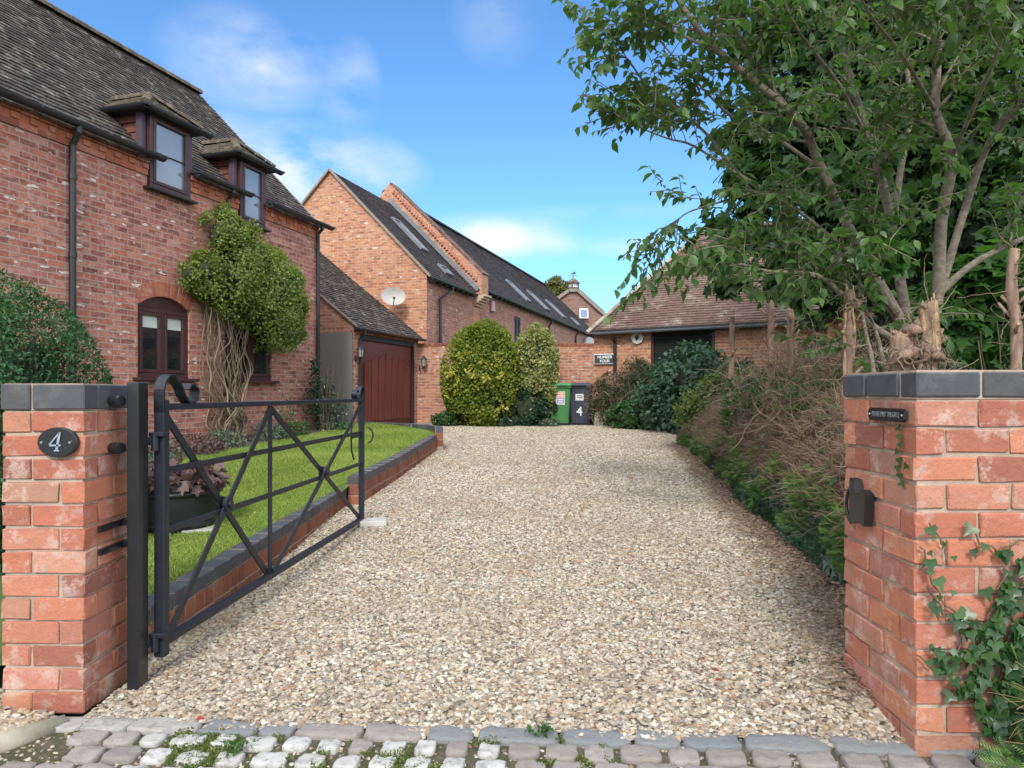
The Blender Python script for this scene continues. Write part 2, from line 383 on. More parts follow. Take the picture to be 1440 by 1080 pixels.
M['tile_red'] = rndmat('brown_roof_tile', [(.115,.068,.055),(.16,.092,.074),(.20,.12,.097),(.135,.085,.073),(.24,.165,.135)], .9, .6, 50, (.42,.38,.31), nscale=2.2, stain_amt=.5)
M['tile_moss'] = rndmat('mossy_roof_tile', [(.075,.06,.045),(.12,.095,.07),(.16,.125,.09),(.10,.085,.06)], .95, .9, 40, (.28,.27,.20), nscale=9, stain_amt=.6)
M['black_metal'] = plain('black_painted_metal', (.012,.013,.016), .38, 0, .2, 12, .12, .5, .15)
M['gate_metal'] = plain('satin_black_gate_paint', (.014,.017,.026), .48, 0, .3, 14, .25, .45, .0)
M['black_plastic'] = plain('black_gutter_plastic', (.02,.021,.024), .4, 0, .2, 6, .1, .5)
M['grey_plastic'] = plain('grey_gutter_plastic', (.16,.18,.21), .4, 0, .15, 6, .05, .5)
M['brown_frame'] = plain('dark_brown_joinery', (.058,.020,.022), .45, 0, .15, 6, .1)
M['purple_frame'] = plain('plum_painted_post', (.075,.05,.075), .5, 0, .15, 6, .1)
M['garage_paint'] = plain('chestnut_garage_paint', (.155,.038,.026), .5, 0, .12, 3, .1)
M['timber'] = plain('stained_timber', (.17,.055,.032), .8, 0, .25, 10, .4)
M['dark_timber'] = plain('black_timber', (.022,.02,.02), .6, 0, .2, 8, .3)
M['grey_panel'] = plain('grey_painted_panel', (.20,.185,.17), .7, 0, .06, 3, .1)
M['glass_sky'] = glassmat('window_glass', (.10,.13,.17)); M['glass_dark'] = glassmat('dark_window_glass', (.008,.010,.012), .05, .5); M['glass_far'] = plain('far_blue_glass', (.10,.17,.34), .35, spec=.3)
M['blind'] = plain('pale_blind', (.55,.60,.58), .8, var=.05)
M['curtain'] = plain('net_curtain', (.42,.47,.55), .9, var=.15, scale=20)
M['white'] = plain('white_paint', (.78,.78,.76), .5, var=.05)
M['chrome'] = plain('bright_metal', (.7,.7,.72), .2, 1, .05)
M['silver'] = plain('silver_figure', (.45,.5,.55), .3, .7, .1)
M['stone_trim'] = plain('stone_trim', (.27,.22,.18), .9, var=.2, scale=12, bmp=.6)
M['lead'] = plain('lead_flashing', (.20,.22,.25), .5, .3, .2, 6)
M['dish'] = plain('grey_dish', (.42,.40,.37), .6, var=.1)
M['bin_green'] = plain('green_bin_plastic', (.055,.20,.055), .5, var=.1, scale=6)
M['bin_green_lid'] = plain('green_lid_plastic', (.07,.22,.085), .5, var=.1, scale=6)
M['bin_grey'] = plain('slate_bin_plastic', (.038,.045,.068), .5, var=.1, scale=6)
M['rubber'] = plain('black_rubber', (.012,.012,.012), .8)
M['sticker_red'] = plain('red_sticker', (.72,.22,.15), .5, var=.05)
M['sticker_purple'] = plain('purple_sticker', (.38,.28,.5), .5, var=.05)
M['sign_slate'] = plain('slate_sign', (.05,.062,.066), .5, var=.1)
M['sandstone'] = plain('sandstone', (.33,.30,.23), .95, var=.3, scale=9, bmp=.8)
M['paver'] = plain('pale_paver', (.5,.48,.44), .9, var=.15, scale=14, bmp=.5)
M['soil'] = plain('soil', (.085,.06,.042), 1, var=.35, scale=14, bmp=1)
M['concrete'] = plain('concrete', (.30,.29,.27), .95, var=.2, scale=5, bmp=.4)
M['tarmac'] = plain('tarmac', (.06,.06,.06), .95, var=.2, scale=20, bmp=.6)
M['field'] = plain('rough_grass_ground', (.06,.09,.03), 1, var=.3, scale=2, bmp=.6)
M['barrel'] = plain('black_barrel', (.014,.016,.018), .6, var=.3, scale=8, bmp=.3)
M['heuchera'] = leafmat('purple_leaf', [(.05,.018,.022),(.10,.045,.045),(.17,.10,.09),(.09,.025,.045)], .1)
M['acer'] = leafmat('acer_leaf', [(.014,.05,.02),(.026,.085,.03),(.045,.125,.04),(.09,.19,.06)], .2)
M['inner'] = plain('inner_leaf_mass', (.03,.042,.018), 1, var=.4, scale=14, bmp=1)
M['climber'] = leafmat('climber_leaf', [(.07,.12,.025),(.13,.19,.04),(.20,.255,.055),(.31,.33,.08)], .25)
M['golden'] = leafmat('golden_shrub_leaf', [(.04,.09,.012),(.09,.15,.018),(.20,.25,.03),(.45,.42,.07)], .25)
M['yellow_leaf'] = leafmat('yellow_leaf', [(.42,.38,.05),(.52,.46,.08),(.55,.52,.16)], .25)
M['variegated'] = leafmat('variegated_leaf', [(.03,.075,.02),(.06,.11,.03),(.40,.40,.14),(.52,.50,.22)], .2)
M['dark_leaf'] = leafmat('dark_glossy_leaf', [(.010,.032,.016),(.018,.05,.024),(.03,.075,.035),(.055,.11,.055)], .12, .3, .6)
M['berry_leaf'] = leafmat('small_brown_green_leaf', [(.035,.03,.015),(.05,.05,.02),(.07,.075,.03),(.12,.07,.035)], .15)
M['low_leaf'] = leafmat('bright_low_leaf', [(.02,.06,.015),(.05,.12,.03),(.09,.17,.04)], .25)
M['yellowgreen'] = leafmat('yellow_green_leaf', [(.08,.12,.03),(.15,.2,.05),(.26,.29,.09)], .25)
M['cherry_leaf'] = leafmat('cherry_leaf', [(.026,.065,.022),(.05,.105,.030),(.075,.15,.038),(.11,.20,.05),(.18,.29,.075)], .33, .42, .45)
M['maple_leaf'] = leafmat('maple_leaf', [(.012,.036,.012),(.022,.058,.017),(.036,.085,.022),(.065,.13,.032)], .25, .5)
M['maple_light'] = leafmat('light_maple_leaf', [(.04,.11,.025),(.06,.15,.035),(.09,.2,.05)], .35, .4)
M['ivy'] = leafmat('ivy_leaf', [(.014,.042,.014),(.025,.07,.02),(.045,.11,.028),(.08,.15,.04)], .15, .35, .5)
M['conifer'] = leafmat('conifer_spray', [(.04,.10,.022),(.075,.16,.032),(.12,.22,.045),(.20,.31,.065)], .2, .6)
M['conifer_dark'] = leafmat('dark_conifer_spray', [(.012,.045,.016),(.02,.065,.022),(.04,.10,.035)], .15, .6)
M['lavender'] = leafmat('grey_green_leaf', [(.06,.1,.05),(.12,.16,.1),(.2,.2,.24)], .15)
M['grass'] = leafmat('grass_blade', [(.12,.18,.035),(.19,.27,.05),(.28,.36,.075),(.42,.46,.16)], .35, .55)
M['lawn_base'] = plain('lawn_base', (.08,.13,.03), 1, var=.3, scale=6, bmp=.8)
M['autumn'] = leafmat('tree_olive_leaf', [(.07,.09,.02),(.13,.14,.035),(.2,.18,.05)], .2)
M['twig'] = rndmat('dead_brown_twig', [(.15,.095,.06),(.26,.17,.115),(.36,.25,.175),(.48,.37,.27)], .9, .2)
M['pale_stem'] = rndmat('pale_twisted_stem', [(.17,.125,.08),(.25,.19,.125),(.34,.27,.185)], .95, .8, 90)
M['bark_cherry'] = barkmat('cherry_bark', [(.12,.09,.065),(.21,.17,.13),(.32,.27,.215)], (.7, .7, 1.1), 26)
M['bark_dark'] = barkmat('maple_bark', [(.03,.025,.02),(.06,.05,.04),(.10,.085,.07)])
M['bark_stump'] = barkmat('stump_bark', [(.12,.07,.05),(.24,.155,.11),(.38,.27,.19)], (1, 1, .2), 26)
M['raw_wood'] = barkmat('raw_split_wood', [(.17,.10,.055),(.34,.21,.115),(.52,.38,.25)], (1, 1, .3), 45)
M['red_leaf'] = leafmat('fallen_red_leaf', [(.25,.04,.03),(.35,.06,.04)], .1)

# ------------------------------------------------------------------ the lie of the land
def base(Y): return 0.0 if Y < 5 else .041*(Y-5) if Y < 16 else .451
def G(X, Y):
    fade = min(1, max(0, (9-Y)/5)); x = max(-2.6, min(2, X))
    return base(Y)+.024*(x-1.4)*fade
def kerbx(Y):
    pts = [(2.0, -1.87), (3.3, -1.86), (7.35, -1.72), (12.1, -1.25), (12.7, -1.36), (13.4, -1.75), (14.2, -2.5), (14.8, -3.25), (30, -3.25)]
    for (a, p), (b, q) in zip(pts, pts[1:]):
        if Y <= b: return p+(q-p)*(Y-a)/(b-a)
    return -3.25
def hedgex(Y):
    pts = [(0, 1.5), (3.0, 1.47), (3.8, 1.80), (6.4, 2.17), (9.5, 2.60), (13.3, 3.02), (15.5, 3.3), (40, 3.3)]
    for (a, p), (b, q) in zip(pts, pts[1:]):
        if Y <= b: return p+(q-p)*(Y-a)/(b-a)
    return 3.3
def sett_edge(X): return 2.70-.108*X          # front edge of the gravel
def lawnz(X, Y): return .10+max(0, Y-3.8)*.050

def sheet(name, x0, x1, y0, y1, dx, dy, zf, inside, m, kind='structure', extra=0):
    V = []; F = []; ix = {}
    nx = int((x1-x0)/dx); ny = int((y1-y0)/dy)
    def vid(i, j):
        if (i, j) not in ix:
            x = x0+i*dx; y = y0+j*dy; ix[(i, j)] = len(V); V.append((x, y, zf(x, y)))
        return ix[(i, j)]
    for i in range(nx):
        for j in range(ny):
            x = x0+(i+.5)*dx; y = y0+(j+.5)*dy
            if inside(x, y): F.append((vid(i, j), vid(i+1, j), vid(i+1, j+1), vid(i, j+1)))
    me = bpy.data.meshes.new(name); me.from_pydata(V, [], F); me.materials.append(m); me.update()
    me.polygons.foreach_set('use_smooth', [True]*len(F))
    o = bpy.data.objects.new(name, me); COL.objects.link(o)
    return tag(o, kind=kind)
# one big ground reaching the horizon, a little below everything laid on it
mb = MB()
xs = [-900, -60, -12, -4, -2, 0, 2, 4, 12, 60, 900]; ys = [-900, -60, -6, 0, 2, 4, 6, 9, 12, 16, 20, 60, 300, 1200]
gi = {}
vs = []
for i, x in enumerate(xs):
    for j, y in enumerate(ys): gi[(i, j)] = len(vs); vs.append((x, y, G(x, y)-.05))
mb.mesh(vs, [(gi[(i, j)], gi[(i+1, j)], gi[(i+1, j+1)], gi[(i, j+1)]) for i in range(len(xs)-1) for j in range(len(ys)-1)])
tag(mb.build('ground', M['field']), kind='structure')

# gravel: colour of the bed below the loose stones
def gravel_cols(t, f):
    return ramp(t, f, [(0, (.35,.31,.26)), (.12, (.52,.46,.36)), (.22, (.26,.19,.12)), (.32, (.43,.36,.27)), (.44, (.63,.59,.51)), (.56, (.20,.175,.155)), (.65, (.40,.29,.17)), (.73, (.55,.48,.37)), (.82, (.32,.30,.28)), (.90, (.12,.10,.085)), (.965, (.34,.17,.10)), (1, (.70,.69,.66))], 'CONSTANT')
m, t, b = newmat('gravel_bed'); M['gravel_bed'] = m
vo = nd(t, 'ShaderNodeTexVoronoi', {'Vector': nd(t, 'ShaderNodeTexCoord').outputs['Object'], 'Scale': 48.0})
c = gravel_cols(t, nd(t, 'ShaderNodeSeparateColor', {0: vo.outputs['Color']}).outputs[0])
c = mixc(t, ramp(t, vo.outputs['Distance'], [(.3, (0,0,0)), (.8, (1,1,1))]), c, (.07, .052, .04))
t.links.new(c, b.inputs['Base Color']); b.inputs['Roughness'].default_value = .95; bump(t, b, math_(t, 'MULTIPLY', vo.outputs['Distance'], -1), 1, .02)
m, t, b = newmat('gravel_stone'); M['gravel_stone'] = m
a = nd(t, 'ShaderNodeAttribute', attribute_name='stone'); a.attribute_type = 'INSTANCER'
c = gravel_cols(t, a.outputs['Fac']); n = noise_(t, 60, 4, .6)
c = mixc(t, math_(t, 'MULTIPLY', n, .35), c, (.38, .30, .20))
gpos = nd(t, 'ShaderNodeNewGeometry').outputs['Position']; gn = noise_(t, .9, 5, .6, vec=gpos)
c = mixc(t, ramp(t, gn, [(.44, (0,0,0)), (.66, (.42,.42,.42))]), c, (.27, .20, .13))
t.links.new(c, b.inputs['Base Color']); b.inputs['Roughness'].default_value = .75; b.inputs['Specular IOR Level'].default_value = .35
bump(t, b, n, .25, .004)

def scatter(obj, dens_near, dens_far, ynear, yfar, rmin, rmax, seed, mat):
    ng = bpy.data.node_groups.new(obj.name+'_scatter', 'GeometryNodeTree')
    ng.interface.new_socket('Geometry', in_out='INPUT', socket_type='NodeSocketGeometry'); ng.interface.new_socket('Geometry', in_out='OUTPUT', socket_type='NodeSocketGeometry')
    def N(ty, **k):
        n = ng.nodes.new(ty)
        for q, z in k.items(): setattr(n, q, z)
        return n
    L = ng.links.new
    gi_ = N('NodeGroupInput'); go = N('NodeGroupOutput')
    dp = N('GeometryNodeDistributePointsOnFaces'); dp.inputs['Seed'].default_value = seed
    pos = N('GeometryNodeInputPosition'); sx = N('ShaderNodeSeparateXYZ'); L(pos.outputs[0], sx.inputs[0])
    mr = N('ShaderNodeMapRange'); mr.inputs[1].default_value = ynear; mr.inputs[2].default_value = yfar; mr.inputs[3].default_value = dens_near; mr.inputs[4].default_value = dens_far
    L(sx.outputs[1], mr.inputs[0]); L(gi_.outputs[0], dp.inputs['Mesh']); L(mr.outputs[0], dp.inputs['Density'])
    gti = N('GeometryNodeGeometryToInstance')
    for k in range(9):
        ico = N('GeometryNodeMeshIcoSphere'); ico.inputs['Radius'].default_value = 1; ico.inputs['Subdivisions'].default_value = 2
        sp = N('GeometryNodeSetPosition'); no = N('ShaderNodeTexNoise'); no.noise_dimensions = '4D'; no.inputs['Scale'].default_value = .75; no.inputs['W'].default_value = k*7.3+seed; no.inputs['Detail'].default_value = 1.5
        sb = N('ShaderNodeVectorMath', operation='SUBTRACT'); sb.inputs[1].default_value = (.5, .5, .5)
        ml = N('ShaderNodeVectorMath', operation='SCALE'); ml.inputs['Scale'].default_value = 1.9
        L(no.outputs['Color'], sb.inputs[0]); L(sb.outputs[0], ml.inputs[0]); L(ico.outputs[0], sp.inputs[0]); L(ml.outputs[0], sp.inputs['Offset'])
        tf = N('GeometryNodeTransform'); tf.inputs['Scale'].default_value = [(1,.75,.45),(1,.9,.5),(1.2,.7,.4),(.9,.8,.6),(1.1,.85,.35),(1.3,.65,.5),(.85,.85,.5),(1,.6,.55),(1.15,.95,.4)][k]
        L(sp.outputs[0], tf.inputs[0]); sm = N('GeometryNodeSetMaterial'); sm.inputs['Material'].default_value = mat; L(tf.outputs[0], sm.inputs[0]); L(sm.outputs[0], gti.inputs[0])
    iop = N('GeometryNodeInstanceOnPoints'); iop.inputs['Pick Instance'].default_value = True
    L(dp.outputs['Points'], iop.inputs['Points']); L(gti.outputs[0], iop.inputs['Instance'])
    rr = N('FunctionNodeRandomValue', data_type='FLOAT_VECTOR'); rr.inputs[0].default_value = (-.5, -.5, 0); rr.inputs[1].default_value = (.5, .5, 6.28); rr.inputs['Seed'].default_value = seed+1
    L(rr.outputs[0], iop.inputs['Rotation'])
    rs = N('FunctionNodeRandomValue', data_type='FLOAT'); rs.inputs[2].default_value = rmin; rs.inputs[3].default_value = rmax; rs.inputs['Seed'].default_value = seed+2
    mr2 = N('ShaderNodeMapRange'); mr2.inputs[1].default_value = ynear; mr2.inputs[2].default_value = yfar; mr2.inputs[3].default_value = 1.0; mr2.inputs[4].default_value = (dens_near/dens_far)**.4
    L(sx.outputs[1], mr2.inputs[0]); mu = N('ShaderNodeMath', operation='MULTIPLY'); L(rs.outputs[1], mu.inputs[0]); L(mr2.outputs[0], mu.inputs[1]); L(mu.outputs[0], iop.inputs['Scale'])
    sa = N('GeometryNodeStoreNamedAttribute', data_type='FLOAT', domain='INSTANCE'); sa.inputs['Name'].default_value = 'stone'
    r3 = N('FunctionNodeRandomValue', data_type='FLOAT'); r3.inputs['Seed'].default_value = seed+3
    L(iop.outputs[0], sa.inputs[0]); L(r3.outputs[1], sa.inputs['Value'])
    jn = N('GeometryNodeJoinGeometry'); L(sa.outputs[0], jn.inputs[0]); L(gi_.outputs[0], jn.inputs[0]); L(jn.outputs[0], go.inputs[0])
    obj.modifiers.new('stones', 'NODES').node_group = ng
def in_drive(x, y):
    if y < sett_edge(x)-.03: return False
    if y > 18.45: return False
    if x > hedgex(y)+(.25 if y > 3.2 else -.02): return False
    return x > kerbx(y)-.02 and not (y < 3.35 and x < -1.78)
def bank(x, y):      # gravel and leaf litter heaped against the right pillar and hedge
    return .12*max(0, 1-abs(x-hedgex(y))/.35)*min(1, max(0, (y-2.45)/.6))*max(.35, min(1, (8-y)/3))+.006*noise.noise((x*1.3, y*1.3, 0))
gr = sheet('gravel_drive', -3.6, 3.6, 2.2, 18.5, .08, .08, lambda x, y: G(x, y)+bank(x, y)+.012*noise.noise((x*.8, y*.8, 3)), in_drive, M['gravel_bed'])
scatter(gr, 4300, 1700, 3.5, 12, .0065, .0165, 4, M['gravel_stone'])
gl = sheet('gravel_verge', -3.4, -1.6, 1.9, 3.3, .08, .08, lambda x, y: G(x, y)+.015, lambda x, y: (x < -1.86 and y > 2.70+(-1.86-x)*-.5 and y < 2.97) or (x < -2.15 and y > 2.5 and y < 3.2), M['gravel_bed'])
scatter(gl, 3600, 3000, 3.5, 12, .012, .02, 14, M['gravel_stone'])

# ------------------------------------------------------------------ cobbled lane
m, t, b = newmat('sett_stone'); M['sett'] = m
c = ramp(t, attr(t), [(0, (.66,.65,.63)), (.24, (.54,.53,.50)), (.36, (.40,.365,.335)), (.62, (.30,.265,.24)), (.80, (.24,.26,.27)), (1, (.19,.22,.245))])
n = noise_(t, 26, 8, .75); c = mixc(t, ramp(t, n, [(.50, (0,0,0)), (.66, (1,1,1))]), c, (.26, .25, .24)); 
t.links.new(mixc(t, math_(t, 'MULTIPLY', noise_(t, 7, 3), .35), c, (.2,.17,.13)), b.inputs['Base Color']); b.inputs['Roughness'].default_value = .8
bump(t, b, n, 1.0, .012)
m, t, b = newmat('mossy_joint'); M['joint'] = m
n = noise_(t, 6, 6, .7); n2 = noise_(t, 50, 5, .7)
c = mixc(t, ramp(t, n, [(.42, (0,0,0)), (.55, (1,1,1))]), (.26, .21, .15), (.11, .12, .04)); c = mixc(t, n2, c, (.05, .045, .03))
t.links.new(c, b.inputs['Base Color']); b.inputs['Roughness'].default_value = 1; bump(t, b, n2, 1, .02)
lane = sheet('cobbled_lane', -6, 6, -3, 2.9, .1, .1, lambda x, y: G(x, y)-.012+.006*noise.noise((x*6, y*6, 1)), lambda x, y: y < sett_edge(x)+.06, M['joint'])
lane['label'] = 'cobbled lane of pale and dark setts with mossy joints'
def sett(mb, cx, cy, L, W, rot, r, h=.05):
    n = 16; vs = []; fs = []
    z = G(cx, cy)
    for ring, (k, zz) in enumerate([(1, -.03), (1, h*.06-.01), (.975, h*.15), (.90, h*.19), (.45, h*.20)]):
        for q in range(n):
            a = 2*math.pi*q/n+.3
            ca, sa = math.cos(a), math.sin(a); p = 7.0
            rr = (abs(ca)**p+abs(sa)**p)**(-1/p)
            x = ca*rr*L/2*k; y = sa*rr*W/2*k
            jt = .10*noise.noise((cx*9+ca*2.2, cy*9+sa*2.2, 5))
            x *= 1+jt; y *= 1+jt
            X = cx+x*math.cos(rot)-y*math.sin(rot); Y = cy+x*math.sin(rot)+y*math.cos(rot)
            vs.append((X, Y, z+zz+(.011*noise.noise((X*26, Y*26, 2)) if ring > 1 else 0)))
    for i in range(4):
        for q in range(n): q2 = (q+1) % n; fs.append((i*n+q, i*n+q2, (i+1)*n+q2, (i+1)*n+q))
    fs.append(tuple(4*n+q for q in range(n))); mb.mesh(vs, fs, r)
mb = MB(); ang = math.atan(-.108)
ru = random.Random(5)
x = -1.95
while x < 2.3:       # long kerb row along the gravel
    L = ru.uniform(.17, .34) if x > -.5 else ru.uniform(.14, .30)
    r = ru.uniform(.80, 1) if x > .1 else ru.choice([.35, .5, .62, .85, .95, .3])
    sett(mb, x+L/2, sett_edge(x+L/2)-.04, L-.012, .105, ang, r, .05); x += L
for row in range(1, 30):
    x = -2.9+ru.uniform(0, .1)
    while x < 2.9:
        L = ru.uniform(.11, .165)
        y = sett_edge(x)-.04-.118*row+ru.uniform(-.006, .006)
        wh = (x < -.1 and x > -1.45)
        r = ru.uniform(0, .22) if (wh and ru.random() < .85) else ru.uniform(.36, .66)
        if not (x < -1.75 and y > 2.62+(-1.75-x)*-.9):
            sett(mb, x+L/2, y, L-.022-(.018 if wh else 0), .118-.02-(.014 if wh else 0), ang+ru.uniform(-.08, .08), r, .05)
        x += L
setts = mb.build('cobbles', M['sett'], smooth=True); setts.parent = lane
P_ = []; 
for i in range(30000):
    x = ru.uniform(-1.3, .35); y = sett_edge(x)-ru.uniform(.06, .62)
    if noise.noise((x*3.1, y*3.1, 9))+.5*noise.noise((x*14, y*14, 2)) > .12: P_.append((x, y, G(x, y)-.004+ru.uniform(0, .012)))
P_ = np.array(P_); n = len(P_)
V, F, R = leaves(T_FOLD, P_, rvec(n)*np.array([1, 1, .3])+np.array([0, 0, .8]), rvec(n), np.full(n, .009), 1.0)
o = np_build('moss', V, F, R, leafmat('moss', [(.04,.07,.008),(.09,.13,.015),(.14,.18,.03)], .1)); tag(o, 'yellow green moss growing between the pale setts', 'moss', kind='stuff')
# loose stones spilt over the lane
sp = sheet('spilt_gravel', -2.2, 1.6, 2.0, 2.9, .08, .08, lambda x, y: G(x, y)-.01, lambda x, y: y < sett_edge(x) and y > sett_edge(x)-.5, M['joint'])
scatter(sp, 1100, 1100, 3.5, 12, .004, .011, 24, M['gravel_stone']); tag(sp, 'loose stones scattered between the setts of the lane', 'gravel', kind='stuff')
# rough stone edging at the foot of the left pillar
kb = thing('edging_stone', 'long grey weathered stone edging at the foot of the left pillar', 'kerb stone', (-1.85, 2.65, 0))
mb = MB(); pts = [(-1.80, 2.86), (-1.90, 2.72), (-2.0, 2.60), (-2.12, 2.46), (-2.3, 2.28)]
mb.tube([(a, b_, G(a, b_)+.0) for a, b_ in pts], [.035, .05, .052, .055, .055], 8)
mb.build('stone', M['sandstone'], kb, True)

# ------------------------------------------------------------------ brick pillars built of single bricks
def ring_bricks(mb, mt, x0, x1, y0, y1, z0, rows, rh, seed, BL=.225, BW=.108, corner='right', joint=.011, mix=.0, inset=.0095):
    """bonded brick box; the bond is laid out from the corner one sees"""
    r_ = random.Random(seed); cx, sg = (x1, -1) if corner == 'right' else (x0, 1)
    def put(xa, xb, ya, yb, z):
        xa, xb = min(xa, xb), max(xa, xb)
        R_ = Matrix.Rotation(r_.uniform(-.005, .005), 3, 'Z') @ Matrix.Rotation(r_.uniform(-.008, .008), 3, 'Y')
        hh = rh-joint+r_.uniform(-.005, .004)
        mb.box(((xa+xb)/2+r_.uniform(-.003, .003), (ya+yb)/2+r_.uniform(-.003, .003), z+rh/2), (xb-xa, yb-ya, hh), R_, r_.random(), .0045)
    for k in range(rows):
        z = z0+k*rh; even = k % 2 == 0; W = x1-x0; D = y1-y0
        cl, cd = (BL, BW) if even else (BW, BL)
        put(cx, cx+sg*(cl-joint), y0, y0+cd-joint, z)
        for (ya, yb) in ((y0, y0+BW-joint), (y1-BW+joint, y1)):
            u = cl if ya == y0 else 0
            while u < W-.03:
                L = BL if r_.random() > mix else BW
                if W-u < L*1.25: L = W-u
                if u == cl and abs(W-u-BW) < .03: L = W-u
                put(cx+sg*u, cx+sg*(min(W, u+L)-(joint if u+L < W-.001 else 0)), ya, yb, z); u += L
        for q, e in ((0, BW-joint), (W-BW+joint, W)):
            v = cd if q == 0 else BW
            while v < D-BW-.0+(BW-.03):
                L = BL if r_.random() > mix else BW
                if D-v < L*1.25: L = D-v
                put(cx+sg*q, cx+sg*e, y0+v, y0+min(D, v+L)-(joint if v+L < D-.001 else 0), z); v += L
    mt.box(((x0+x1)/2, (y0+y1)/2, z0+rows*rh/2), (x1-x0-2*inset, y1-y0-2*inset, rows*rh-.002))
# left gate pillar: 13 courses and a cap course of blue bricks
LP = thing('gate_pillar', 'left brick gate pillar with blue brick cap and an oval number plaque', 'gate pillar', (-1.965, 3.15, -.08), 0, 'brick gate pillars')
RH = .0982
mb = MB(); mb.jit = .0035; mt = MB(); ring_bricks(mb, mt, -2.142, -1.797, 2.985, 3.335, -.10, 13, RH*1.0, 3)
mb.build('brickwork', M['pillar_brick'], LP); mt.build('mortar', M['mortar'], LP)
mb = MB(); mt = MB(); zc = -.10+13*RH
ring_bricks(mb, mt, -2.144, -1.795, 2.983, 3.337, zc, 1, 1.292-zc, 9, BL=.225, BW=.108, joint=.007)
mb.build('cap_course', M['blue_brick'], LP); mt.build('cap_mortar', M['mortar'], LP)
# right gate pillar running on into a wall out of the frame
RP = thing('gate_pillar', 'right brick gate pillar with ivy, a latch plate and a small worded sign', 'gate pillar', (1.6, 2.7, 0), 0, 'brick gate pillars')
mb = MB(); mb.jit = .0038; mt = MB(); RH2 = .0968
ring_bricks(mb, mt, 1.40, 2.9, 2.466, 2.995, -.03, 13, RH2, 21, corner='left', mix=.12)
mb.build('brickwork', M['pillar_brick'], RP); mt.build('mortar', M['mortar'], RP)
mb = MB(); mt = MB(); zc = -.03+13*RH2
ring_bricks(mb, mt, 1.398, 2.902, 2.464, 2.997, zc, 1, 1.332-zc, 22, BL=.235, BW=.118, corner='left', joint=.013)
mb.build('cap_course', M['blue_brick'], RP); mt.build('cap_mortar', M['mortar'], RP)

def text(name, s, size, loc, rot, m, parent, ext=.002, ax='CENTER', bold=0.0, sx=1.0):
    cu = bpy.data.curves.new(name, 'FONT'); cu.body = s; cu.size = size; cu.extrude = ext; cu.align_x = ax; cu.align_y = 'CENTER'; cu.offset = bold
    tmp = bpy.data.objects.new('tmp', cu); COL.objects.link(tmp)
    me = bpy.data.meshes.new_from_object(tmp); bpy.data.objects.remove(tmp); me.name = name
    Mx = Matrix.Translation(loc) @ rot @ Matrix.Diagonal((sx, 1, 1, 1)); 
    if parent is not None: Mx = wm(parent).inverted() @ Mx
    me.transform(Mx); me.materials.clear(); me.materials.append(m)
    o = bpy.data.objects.new(name, me); COL.objects.link(o); o.parent = parent; return o
FRONT = Matrix.Rotation(math.radians(90), 4, 'X')
# oval plaque with the number 4, on the left pillar
c = at(82, 622, 2.972); PQ = thing('number_plaque', 'black oval plaque with silver number 4 on the left gate pillar', 'house number', c)
mb = MB(); mb.disc(c, (0, -1, 0), .083, .022, 36, ry=.063); mb.build('plate', M['black_metal'], PQ, False)
mb = MB(); y = c.y-.014    # the numeral, slightly slanted
def S(x, z): return Vector((c.x+x*.001+z*.00018, y, c.z+z*.001))
for a, b_, wd in [((6, 40), (-26, -10), 6), ((-26, -12), (22, -12), 7), ((8, 42), (8, -32), 10), ((-2, -34), (20, -34), 6)]:
    mb.bar(S(*a), S(*b_), .005, wd*.001, (0, 0, 1) if abs(a[0]-b_[0]) > 2 else (1, 0, 0))
mb.build('numeral', M['silver'], PQ)
for sx in (-.062, .056):
    mb = MB(); mb.disc(c+Vector((sx, -.014, 0)), (0, -1, 0), .0055, .004, 10); mb.build('screw', M['chrome'], PQ)
# sign PLEASE SHUT THE GATE on the right pillar's side
SG = thing('gate_sign', 'small black sign reading PLEASE SHUT THE GATE on the right pillar', 'sign', (1.39, 2.62, 1.165))
mb = MB(); cz = 1.171; y0, y1 = 2.505, 2.755; x = 1.392
pp = [(y0, cz-.012), (y0+.012, cz-.024), (y1-.012, cz-.024), (y1, cz-.012), (y1, cz+.012), (y1-.012, cz+.024), (y0+.012, cz+.024), (y0, cz+.012)]
vs = [(x, a, b_) for a, b_ in pp]+[(x-.012, a, b_) for a, b_ in pp]
mb.mesh(vs, [tuple(range(8)), tuple(range(15, 7, -1))]+[(i, (i+1) % 8, (i+1) % 8+8, i+8) for i in range(8)])
mb.build('plate', M['black_metal'], SG)
SIDE_L = Matrix.Rotation(math.radians(-90), 4, 'Z') @ Matrix.Rotation(math.radians(90), 4, 'X')
text('lettering', 'PLEASE SHUT THE GATE', .026, (x-.0125, (y0+y1)/2, cz), SIDE_L, M['silver'], SG, .0012, bold=.0002, sx=.68)
for yy in (y0+.012, y1-.012):
    mb = MB(); mb.disc((x-.0135, yy, cz), (-1, 0, 0), .004, .003, 8); mb.build('screw', M['silver'], SG)
# latch plate
LT = thing('latch_plate', 'black iron latch catch fixed to the right gate pillar', 'gate latch', (1.39, 2.82, .8))
mb = MB(); x = 1.392
prof = [(2.745, .79), (2.735, .915), (2.765, .93), (2.79, .905), (2.81, .91), (2.83, .96), (2.86, .965), (2.865, .81), (2.84, .785), (2.80, .80)]
prof = [(a, b_-.055) for a, b_ in prof]
k = len(prof); vs = [(x, a, b_) for a, b_ in prof]+[(x-.035, a, b_) for a, b_ in prof]
mb.mesh(vs, [tuple(range(k)), tuple(range(2*k-1, k-1, -1))]+[(i, (i+1) % k, (i+1) % k+k, i+k) for i in range(k)])
mb.build('plate', M['black_metal'], LT)
mb = MB(); mb.tube([(x-.03, 2.85+.045*math.sin(q), .80+.07*math.cos(q)) for q in np.linspace(.1, 3.0, 9)], .007, 6); mb.build('catch_loop', M['black_metal'], LT, True)

